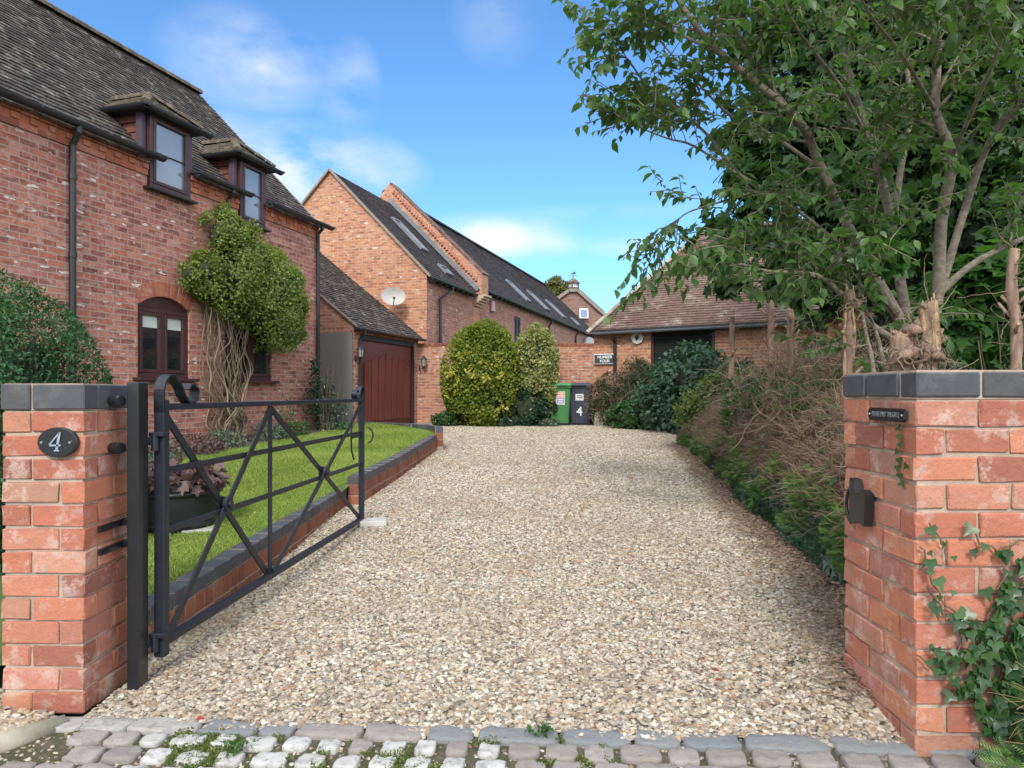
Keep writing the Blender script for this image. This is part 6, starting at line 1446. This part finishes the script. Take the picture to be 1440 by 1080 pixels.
# knot of curling roots on the torn stumps
# ------------------------------------------------------------------ pergola
PG = thing('pergola', 'brown timber pergola behind the hedge', 'pergola', (4.1, 9, .3))
mb = MB(); a = at(1166, 452, 9.0); mb.box((a.x, a.y, (a.z+.1)/2), (.09, .09, a.z-.1), None, 0, .004); mb.build('post', M['timber'], PG)
mb = MB(); b_ = at(1352, 448, 8.2); mb.box((b_.x, b_.y, 1.1), (.09, .09, 2.0), None, 0, .004); mb.build('post', M['timber'], PG)
mb = MB(); mb.bar(at(1140, 450, 9.6), at(1215, 446, 8.4), .07, .14); mb.build('beam', M['timber'], PG)
mb = MB(); mb.bar(at(1143, 461, 9.1), at(1212, 452, 9.4), .06, .11); mb.build('beam', M['timber'], PG)
Bl = [((3.95, 9.3, 1.95), (.34, .3, .3)), ((3.75, 9.3, 1.4), (.22, .3, .4)), ((4.5, 9.0, 1.5), (.4, .35, .5)), ((4.3, 8.6, .9), (.6, .5, .5))]
plant('pergola_climber', 'loose grey green climber hanging on the pergola post', 'climber', (3.9, 9.2, .3), [('foliage', blob(T_FOLD, Bl, 2600, .05, .3, .3, .3, .8, nclump=60, shell=.4), 'lavender'), ('twigs', sticks(np.array([(3.95, 9.2, 1.7)]*90)+rvec(90)*.25, rvec(90)+np.array([0, 0, -.6]), rng.uniform(.3, .9, 90), np.full(90, .004), 6, .4), 'twig')])
Bl = [((2.9, 5.9, .95), (.5, .6, .35)), ((3.3, 6.6, 1.0), (.5, .6, .4)), ((3.2, 8.4, 1.0), (.6, .7, .45)), ((4.4, 7.0, 1.1), (.8, .8, .5))]
t_ = Bq = [((3.1, 7.6, 1.25), (.7, .9, .30)), ((2.9, 6.2, 1.2), (.6, .7, .25)), ((3.4, 9.2, 1.2), (.6, .7, .32)), ((3.7, 7.4, 1.25), (.7, .8, .32))]
tang = sticks(np.array([Bq[i % 4][0] for i in range(1500)])+rvec(1500)*np.array([.65, .8, .38]), rvec(1500)+np.array([0, -.1, .45]), rng.uniform(.15, .6, 1500), rng.uniform(.0025, .0065, 1500), 7, .5)
tangl = blob(T_IVY, Bq, 1700, .06, .2, .5, 0, 1, nclump=70, shell=.5)
plant('hedge_undergrowth', 'mixed dark undergrowth of leaves and twigs behind the cut hedge', 'shrub', (3.2, 6.5, .1), [('foliage', blob(T_IVY, Bl, 5200, .075, .2, .5, 0, 1, nclump=80, shell=.6), 'ivy'), ('twigs', sticks(np.array([Bl[i % 4][0] for i in range(700)])+rvec(700)*np.array([.6, .6, .35]), rvec(700)+np.array([-.2, -.2, .5]), rng.uniform(.2, .6, 700), rng.uniform(.003, .006, 700), 6, .5), 'twig'), ('tangled_twigs', tang, 'twig'), ('upper_leaves', tangl, 'low_leaf')])

# ------------------------------------------------------------------ trees
def grow_tree(limbs, side_n, side_len, twig_n, twig_len, leaf_step, leaf, T, up=.25, seed=0, droop=.35, tmin=.15, bias=(0, 0, 0), sparse_right=False):
    """limbs: list of (points, r0, r1). Returns bark arrays and leaf arrays."""
    r_ = random.Random(seed); mb = MB(); LP_, LD, LN = [], [], []; tw = MB()
    def path(p, d, L, n, jit, up_):
        pts = [p]; d = d.normalized()
        for k in range(n):
            d = (d+Vector((r_.gauss(0, jit), r_.gauss(0, jit), r_.gauss(0, jit)+up_))).normalized(); p = p+d*L/n; pts.append(p)
        return pts
    def interp(pts, q):
        f = q*(len(pts)-1); i = min(int(f), len(pts)-2); return pts[i].lerp(pts[i+1], f-i), (pts[i+1]-pts[i]).normalized()
    limb_obj = []
    for li, (pts, r0, r1) in enumerate(limbs):
        # smooth the traced limb
        sm = []; m_ = len(pts)
        for i in range(m_-1):
            p0 = pts[max(0, i-1)]; p1, p2 = pts[i], pts[i+1]; p3 = pts[min(m_-1, i+2)]
            for k in range(5):
                t = k/5; sm.append(.5*((2*p1)+(p2-p0)*t+(2*p0-5*p1+4*p2-p3)*t*t+(3*p1-p0-3*p2+p3)*t**3))
        sm.append(pts[-1]); n = len(sm)
        mb2 = MB(); mb2.tube(sm, [.88*(r0+(r1-r0)*(k/(n-1))**.8) for k in range(n)], 10, r=r_.random()); limb_obj.append(mb2)
        Ln = sum((a-b_).length for a, b_ in zip(sm, sm[1:])); ns = max(2, int(side_n*Ln))
        for k in range(ns+2):
            q = tmin+(1-tmin)*(k+r_.random())/ns if k < ns else 1.0
            q = min(1, q); p, d = interp(sm, q); rv = Vector((r_.gauss(0, 1), r_.gauss(0, 1), r_.gauss(0, .8)))+Vector(bias); rv = (rv-d*rv.dot(d)*.6).normalized()
            L = side_len*r_.uniform(.5, 1.15)*(1-.3*q); dd = (d*.75+rv).normalized() if k < ns else d
            rb = max(.004, (r0+(r1-r0)*q)*.38); sp_ = path(p, dd, L, 6, .16, up*.12); mb2.tube(sp_, [rb*(1-.75*i/6) for i in range(7)], 5, r=r_.random())
            for j in range(twig_n):
                qq = .2+.8*(j+r_.random())/twig_n if j < twig_n-1 else 1.0; p2, d2 = interp(sp_, min(1, qq)); rv = Vector((r_.gauss(0, 1), r_.gauss(0, 1), r_.gauss(0, .6)+.1)); rv = (rv-d2*rv.dot(d2)*.5).normalized(); d3 = (d2*.9+rv*.9).normalized()
                Lt = twig_len*r_.uniform(.5, 1.2); tp_ = path(p2, d3, Lt, 4, .18, -.03); tw.tube(tp_, [.0045, .004, .0032, .0025, .0015], 4, False, r=r_.random())
                m2 = max(2, int(Lt/leaf_step))
                for i in range(m2):
                    p4, d4 = interp(tp_, min(1, (i+.6)/m2)); sgn = 1 if i % 2 else -1; sv = d4.cross(Vector((0, 0, 1)));
                    if sv.length < .1: sv = Vector((1, 0, 0))
                    sv.normalize(); ld = d4*.5+sv*sgn*.8+Vector((r_.gauss(0, .3), r_.gauss(0, .3), r_.gauss(0, .3)-droop)); LP_.append(p4); LD.append(ld); LN.append(Vector((r_.gauss(0, .4), r_.gauss(0, .4), 1)))
    n = len(LP_); lf = leaves(T, np.array(LP_), np.array(LD), np.array(LN), leaf*rng.uniform(.45, 1.3, n), 1.0)
    print('tree leaves', n); return limb_obj, mb, tw, lf
def LPX(*p): return [at(x, y, Y) for x, y, Y in p]
limbs = [
 (LPX((1280, 480, 5.9), (1262, 444, 5.85), (1200, 333, 5.7), (1156, 240, 5.5), (1129, 178, 5.3), (1084, 133, 5.2), (1005, 67, 5.1), (960, 10, 5.0), (925, -50, 5)), .060, .016),
 (LPX((1285, 490, 6.0), (1271, 427, 6.0), (1253, 311, 6.0), (1227, 209, 5.9), (1200, 124, 5.8), (1178, 44, 5.7), (1164, -40, 5.6)), .060, .02),
 (LPX((1255, 320, 6.0), (1268, 230, 6.1), (1280, 165, 6.1), (1272, 60, 6.1), (1260, -40, 6.1)), .035, .018),
 (LPX((1300, 500, 5.8), (1318, 418, 5.75), (1324, 311, 5.6), (1338, 222, 5.4), (1316, 156, 5.3), (1318, 67, 5.2), (1311, -40, 5.1)), .062, .03),
 (LPX((1318, 425, 5.8), (1355, 300, 5.7), (1391, 200, 5.5), (1430, 150, 5.3), (1500, 90, 5.1)), .042, .02),
 (LPX((1318, 415, 5.9), (1370, 370, 5.9), (1440, 335, 5.8), (1520, 300, 5.7)), .04, .018),
 (LPX((1290, 500, 5.7), (1215, 450, 5.5), (1182, 413, 5.4), (1147, 387, 5.3), (1084, 382, 5.2), (1044, 373, 5.1)), .040, .008),
 (LPX((1262, 440, 5.8), (1209, 369, 5.7), (1178, 342, 5.7), (1111, 289, 5.6), (1060, 270, 5.5)), .034, .009),
 (LPX((1156, 240, 5.5), (1085, 190, 5.6), (1030, 165, 5.7), (975, 110, 5.8), (930, 60, 5.8)), .020, .007),
 (LPX((1110, 290, 5.7), (1040, 245, 5.7), (995, 190, 5.7), (960, 160, 5.6), (915, 125, 5.5), (880, 80, 5.4)), .020, .006),
 (LPX((1100, 280, 5.6), (1030, 240, 5.6), (975, 205, 5.6), (940, 195, 5.5), (900, 180, 5.4)), .016, .006),
 (LPX((1129, 178, 5.3), (1060, 90, 5.2), (1030, 30, 5.1), (1010, -40, 5)), .022, .009),
 (LPX((1000, 70, 5.1), (940, 40, 5.1), (900, 20, 5.1), (870, -30, 5.1)), .014, .006),
 (LPX((1227, 209, 5.9), (1180, 120, 5.5), (1120, 40, 5.1), (1090, -30, 4.9)), .022, .010),
 (LPX((1338, 222, 5.4), (1370, 150, 4.9), (1400, 80, 4.6), (1420, 10, 4.4)), .020, .009),
 (LPX((1316, 156, 5.3), (1270, 80, 4.7), (1230, 30, 4.3), (1200, -20, 4.1)), .018, .008),
 (LPX((1316, 100, 5.3), (1340, 40, 4.6), (1370, -10, 4.2)), .016, .008),
 (LPX((1060, 270, 5.5), (1010, 285, 5.5), (965, 300, 5.4), (945, 320, 5.4)), .012, .005),
 (LPX((1238, 640, 5.3), (1232, 560, 5.3), (1225, 500, 5.3), (1218, 470, 5.35), (1208, 400, 5.4), (1225, 330, 5.4), (1235, 260, 5.3)), .028, .006),
 (LPX((1262, 640, 5.5), (1252, 560, 5.5), (1240, 500, 5.5), (1225, 450, 5.5), (1195, 415, 5.5), (1165, 395, 5.5), (1120, 345, 5.6)), .026, .008),
]
CT = thing('cherry_tree', 'many stemmed cherry tree with grey limbs and drooping leaves, right', 'tree', (3.3, 5.85, .1))
limb_obj, mb, tw, lf = grow_tree(limbs, 4.8, .66, 7, .31, .040, .088, T_CHERRY, .2, 5, .55, .42, (-.15, -.2, .12))
for l in limb_obj: l.build('limb', M['bark_cherry'], CT, True)
tr = MB(); tr.tube([Vector((3.32, 5.9, 0)), Vector((3.30, 5.88, .5)), Vector((3.30, 5.87, 1.1)), Vector((3.28, 5.86, 1.55))], [.22, .17, .17, .12], 12); tr.build('trunk', M['bark_cherry'], CT, True)
tw.build('twigs', M['bark_cherry'], CT)
np_build('leaves', *lf, M['cherry_leaf'], CT)
# dark maple behind
def mblob(px, py, Y, r, ry=None, rz=None): p = at(px, py, Y); k = Y/1000; return ((p.x, p.y, p.z), (r*k, (ry or r*.6)*k, (rz or r)*k))
MT = thing('maple_tree', 'tall dark maple tree behind the cherry tree', 'tree', (5.9, 9.8, .2))
Bl = [mblob(1140, 130, 9.5, 130), mblob(1250, 60, 9.6, 190), mblob(1400, 120, 9.6, 200), mblob(1250, 250, 9.3, 150), mblob(1110, 300, 9.2, 105, None, 90), mblob(1045, 245, 9.3, 62), mblob(1390, 330, 9.2, 130), mblob(1060, 385, 9.0, 60, None, 45), mblob(1160, 380, 9.0, 70, None, 60), mblob(1480, 250, 9.2, 160), mblob(1010, 340, 9.0, 60, None, 40), mblob(1130, 430, 8.9, 28, None, 26), mblob(1330, -60, 9.6, 220), mblob(1130, 10, 9.6, 115)]
np_build('leaves', *blob(T_LOBE, Bl, 24000, .145, .15, .6, .35, 1.0, nclump=420, shell=.5), M['maple_leaf'], MT)
mb = MB(); r_ = random.Random(4); tb = Vector((5.9, 9.9, .1)); mb.tube([tb, tb+Vector((0, 0, 1.2)), tb+Vector((-.1, 0, 2.6)), tb+Vector((-.1, 0, 5.5))], [.26, .2, .17, .08], 10); mb.build('trunk', M['bark_dark'], MT, True)
for i, (c, r) in enumerate(Bl):
    for k in range(3):
        mb = MB(); s = tb+Vector((-.05, 0, r_.uniform(1.3, 3.5))); e = Vector(c)+Vector((r_.uniform(-.5, .5)*r[0], r_.uniform(-.5, .5)*r[1], r_.uniform(-.3, .5)*r[2])); m_ = s.lerp(e, .5)+Vector((0, 0, .25)); mb.tube([s, s.lerp(m_, .5)+Vector((0, 0, .1)), m_, m_.lerp(e, .5), e], [.06, .05, .035, .022, .008], 6); mb.build('branch', M['bark_dark'], MT, True)
Bl = [mblob(1380, 440, 6.9, 85, None, 70), mblob(1330, 470, 6.9, 60, None, 50), mblob(1440, 420, 6.9, 80, None, 90), mblob(1290, 420, 8.0, 50, None, 40)]
plant('young_maple', 'bright green young maple leaves low down at the right edge', 'tree', (4.6, 7, .1), [('leaves', blob(T_LOBE, Bl, 1700, .14, .2, .6, .3, 1.0, nclump=60, shell=.5), 'maple_light'), ('branches', sticks(np.array([(4.7, 7.0, .6)]*16), rvec(16)*.5+np.array([-.1, -.1, .9]), rng.uniform(1.0, 1.7, 16), np.full(16, .015), 6, .15), 'pale_stem')])
Bl = [mblob(1240, 350, 5.2, 30, None, 24), mblob(1262, 372, 5.2, 16, None, 16)]
plant('leafy_sprout', 'bright leafy sprout hanging before the cherry limbs', 'branch', at(1240, 350, 5.2), [('leaves', blob(T_LOBE, Bl, 75, .115, .25, 1.0, .3, 1.0, nclump=14, shell=.4), 'maple_light'), ('twigs', sticks(np.array([tuple(at(1265, 400, 5.6))]*5), np.array([tuple(at(1240, 350, 5.2)-at(1265, 400, 5.6))]*5)+rvec(5)*.05, np.full(5, .5), np.full(5, .006), 5, .1), 'pale_stem')])
# second dark evergreen mass closing the view under the maple, right
Bl = [mblob(1330, 380, 11.5, 120, None, 110), mblob(1440, 360, 11.5, 120, None, 140), mblob(1230, 350, 12, 90, None, 70), mblob(1380, 480, 10.5, 60, None, 50)]
t_ = plant('dark_evergreen', 'dark evergreen behind the maple trunk at the right', 'tree', (7.3, 11.5, .3), [('foliage', blob(T_FOLD, Bl, 15000, .12, .16, .5, .1, 1, nclump=120, shell=.7), 'dark_leaf')]); mb = MB(); mb.tube([(7.3, 11.5, .2), (7.3, 11.5, 3.2)], [.2, .1], 8); mb.build('trunk', M['bark_dark'], t_)
p = at(788, 400, 62); t_ = plant('distant_tree', 'distant olive green tree left of the cupola', 'tree', (p.x, p.y, .4), [('crown', blob(T_FOLD, [((p.x-.2, p.y, p.z-.3), (1.1, 1.1, .8)), ((p.x-.8, p.y, p.z-.8), (1.2, 1.1, .7)), ((p.x+.2, p.y, p.z-1), (1.1, 1.1, .9))], 5000, .22, .2, .5, 0, 1, nclump=60, shell=.5), 'autumn')]); mb = MB(); mb.tube([(p.x, p.y, .4), (p.x, p.y, p.z)], [.25, .1], 7); mb.build('trunk', M['bark_dark'], t_)

# ------------------------------------------------------------------ ivy and conifer on the right pillar
IV = thing('pillar_ivy', 'ivy trailing over the brick face of the right pillar', 'ivy', (1.75, 2.45, .4))
mb = MB(); lp, ld = [], []
r_ = random.Random(9); YF = 2.452
def strand(pts, step, th=.0035, dens=1):
    P3 = [at(x, y, YF-.006) for x, y in pts]; sm = []
    for a, b_ in zip(P3, P3[1:]):
        for k in range(4): q = a.lerp(b_, k/4); sm.append(q+Vector((r_.gauss(0, .006), 0, r_.gauss(0, .006))))
    sm.append(P3[-1]); mb.tube(sm, th, 5)
    for a, b_ in zip(sm, sm[1:]):
        for _ in range(dens):
            if r_.random() < step: p = a.lerp(b_, r_.random()); lp.append(p+Vector((r_.gauss(0, .015), -r_.uniform(.004, .05), r_.gauss(0, .015)))); ld.append(Vector((r_.gauss(0, .7), -.15, -1)))
strand([(1296, 770), (1300, 800), (1322, 835), (1345, 865), (1352, 905), (1340, 930)], .5); strand([(1300, 830), (1330, 860), (1360, 870), (1400, 880)], .7, dens=2)
strand([(1312, 740), (1325, 762), (1330, 790)], .5); strand([(1372, 745), (1378, 765), (1400, 770), (1440, 760)], .5); strand([(1470, 800), (1430, 830), (1400, 850), (1385, 900), (1370, 950), (1350, 970)], .95, dens=4)
strand([(1470, 860), (1430, 880), (1410, 920), (1400, 980), (1390, 1020)], .95, dens=6); strand([(1500, 780), (1440, 790), (1415, 812), (1390, 835)], .8, dens=3); strand([(1310, 905), (1330, 940), (1360, 980), (1385, 1010)], .9, dens=2); strand([(1290, 920), (1310, 940)], .4)
strand([(1480, 920), (1440, 940), (1420, 980), (1430, 1030)], .95, dens=6); strand([(1390, 880), (1370, 905), (1345, 930), (1320, 935)], .8, dens=2); strand([(1460, 840), (1440, 870), (1425, 930), (1415, 1000)], .95, dens=6)
mb.build('stems', M['pale_stem'], IV, True); n = len(lp)
np_build('leaves', *leaves(T_IVY, np.array(lp), np.array(ld), np.array([(r_.gauss(0, .35), -1, .35+r_.gauss(0, .2)) for _ in range(n)]), rng.uniform(.022, .058, n), 1.0), M['ivy'], IV)
lp2 = [Vector((1.388, 2.56+r_.gauss(0, .012), 1.13-.028*k)) for k in range(8)]+[Vector((1.388, 2.50, 1.0))]
np_build('leaves', *leaves(T_IVY, np.array([tuple(p) for p in lp2]), np.array([(r_.gauss(0, .2), r_.gauss(0, .7), -1) for _ in lp2]), np.array([(-1, -.3, .3)]*len(lp2)), np.full(len(lp2), .03), 1.0), M['ivy'], IV)
CS = thing('conifer_clump', 'low green conifer and dry grass at the foot of the right pillar', 'shrub', (1.75, 2.3, .0))
Bl = [((1.84, 2.30, .22), (.20, .12, .22)), ((1.72, 2.27, .07), (.2, .12, .1)), ((1.98, 2.3, .35), (.2, .1, .3))]
np_build('sprays', *blob(T_SPRAY, Bl, 900, .07, .25, .5, .1, 1.0, zmin=0, nclump=30, shell=.6), M['conifer_dark'], CS); np_build('bright_sprays', *blob(T_SPRAY, Bl[:2], 300, .08, .25, .5, .1, 1.0, zmin=0, nclump=20, shell=.8), M['conifer'], CS)
n = 420; np_build('dry_grass', *sticks(np.array([(1.88, 2.26, .22)]*n)+rvec(n)*np.array([.16, .06, .16]), rvec(n)+np.array([-.5, -.5, .1]), rng.uniform(.05, .22, n), rng.uniform(.001, .0022, n), 4, .3), rndmat('dry_straw', [(.28,.2,.09),(.45,.34,.17),(.35,.22,.1)], .9, .2), CS)
# small weeds in the gravel
for i, (px, py, s) in enumerate(((1128, 940, .055), (757, 1022, .04), (330, 1035, .05))):
    k = (py-553)/1000; Yg = 1.24/k; x = (px-720)/1000*Yg; z = G(x, Yg)+.02
    plant('weed', ['small weed in the near gravel right of centre', 'tiny weed at the gravel edge in the middle', 'green weed between the pale cobbles'][i], 'weed', (x, Yg, z), [('leaves', blob(T_FOLD, [((x, Yg, z+.012), (s, s*.7, .014))], 60, .022, .3, 1, 0, .7, zmin=z), 'low_leaf')], 'weeds in the drive')
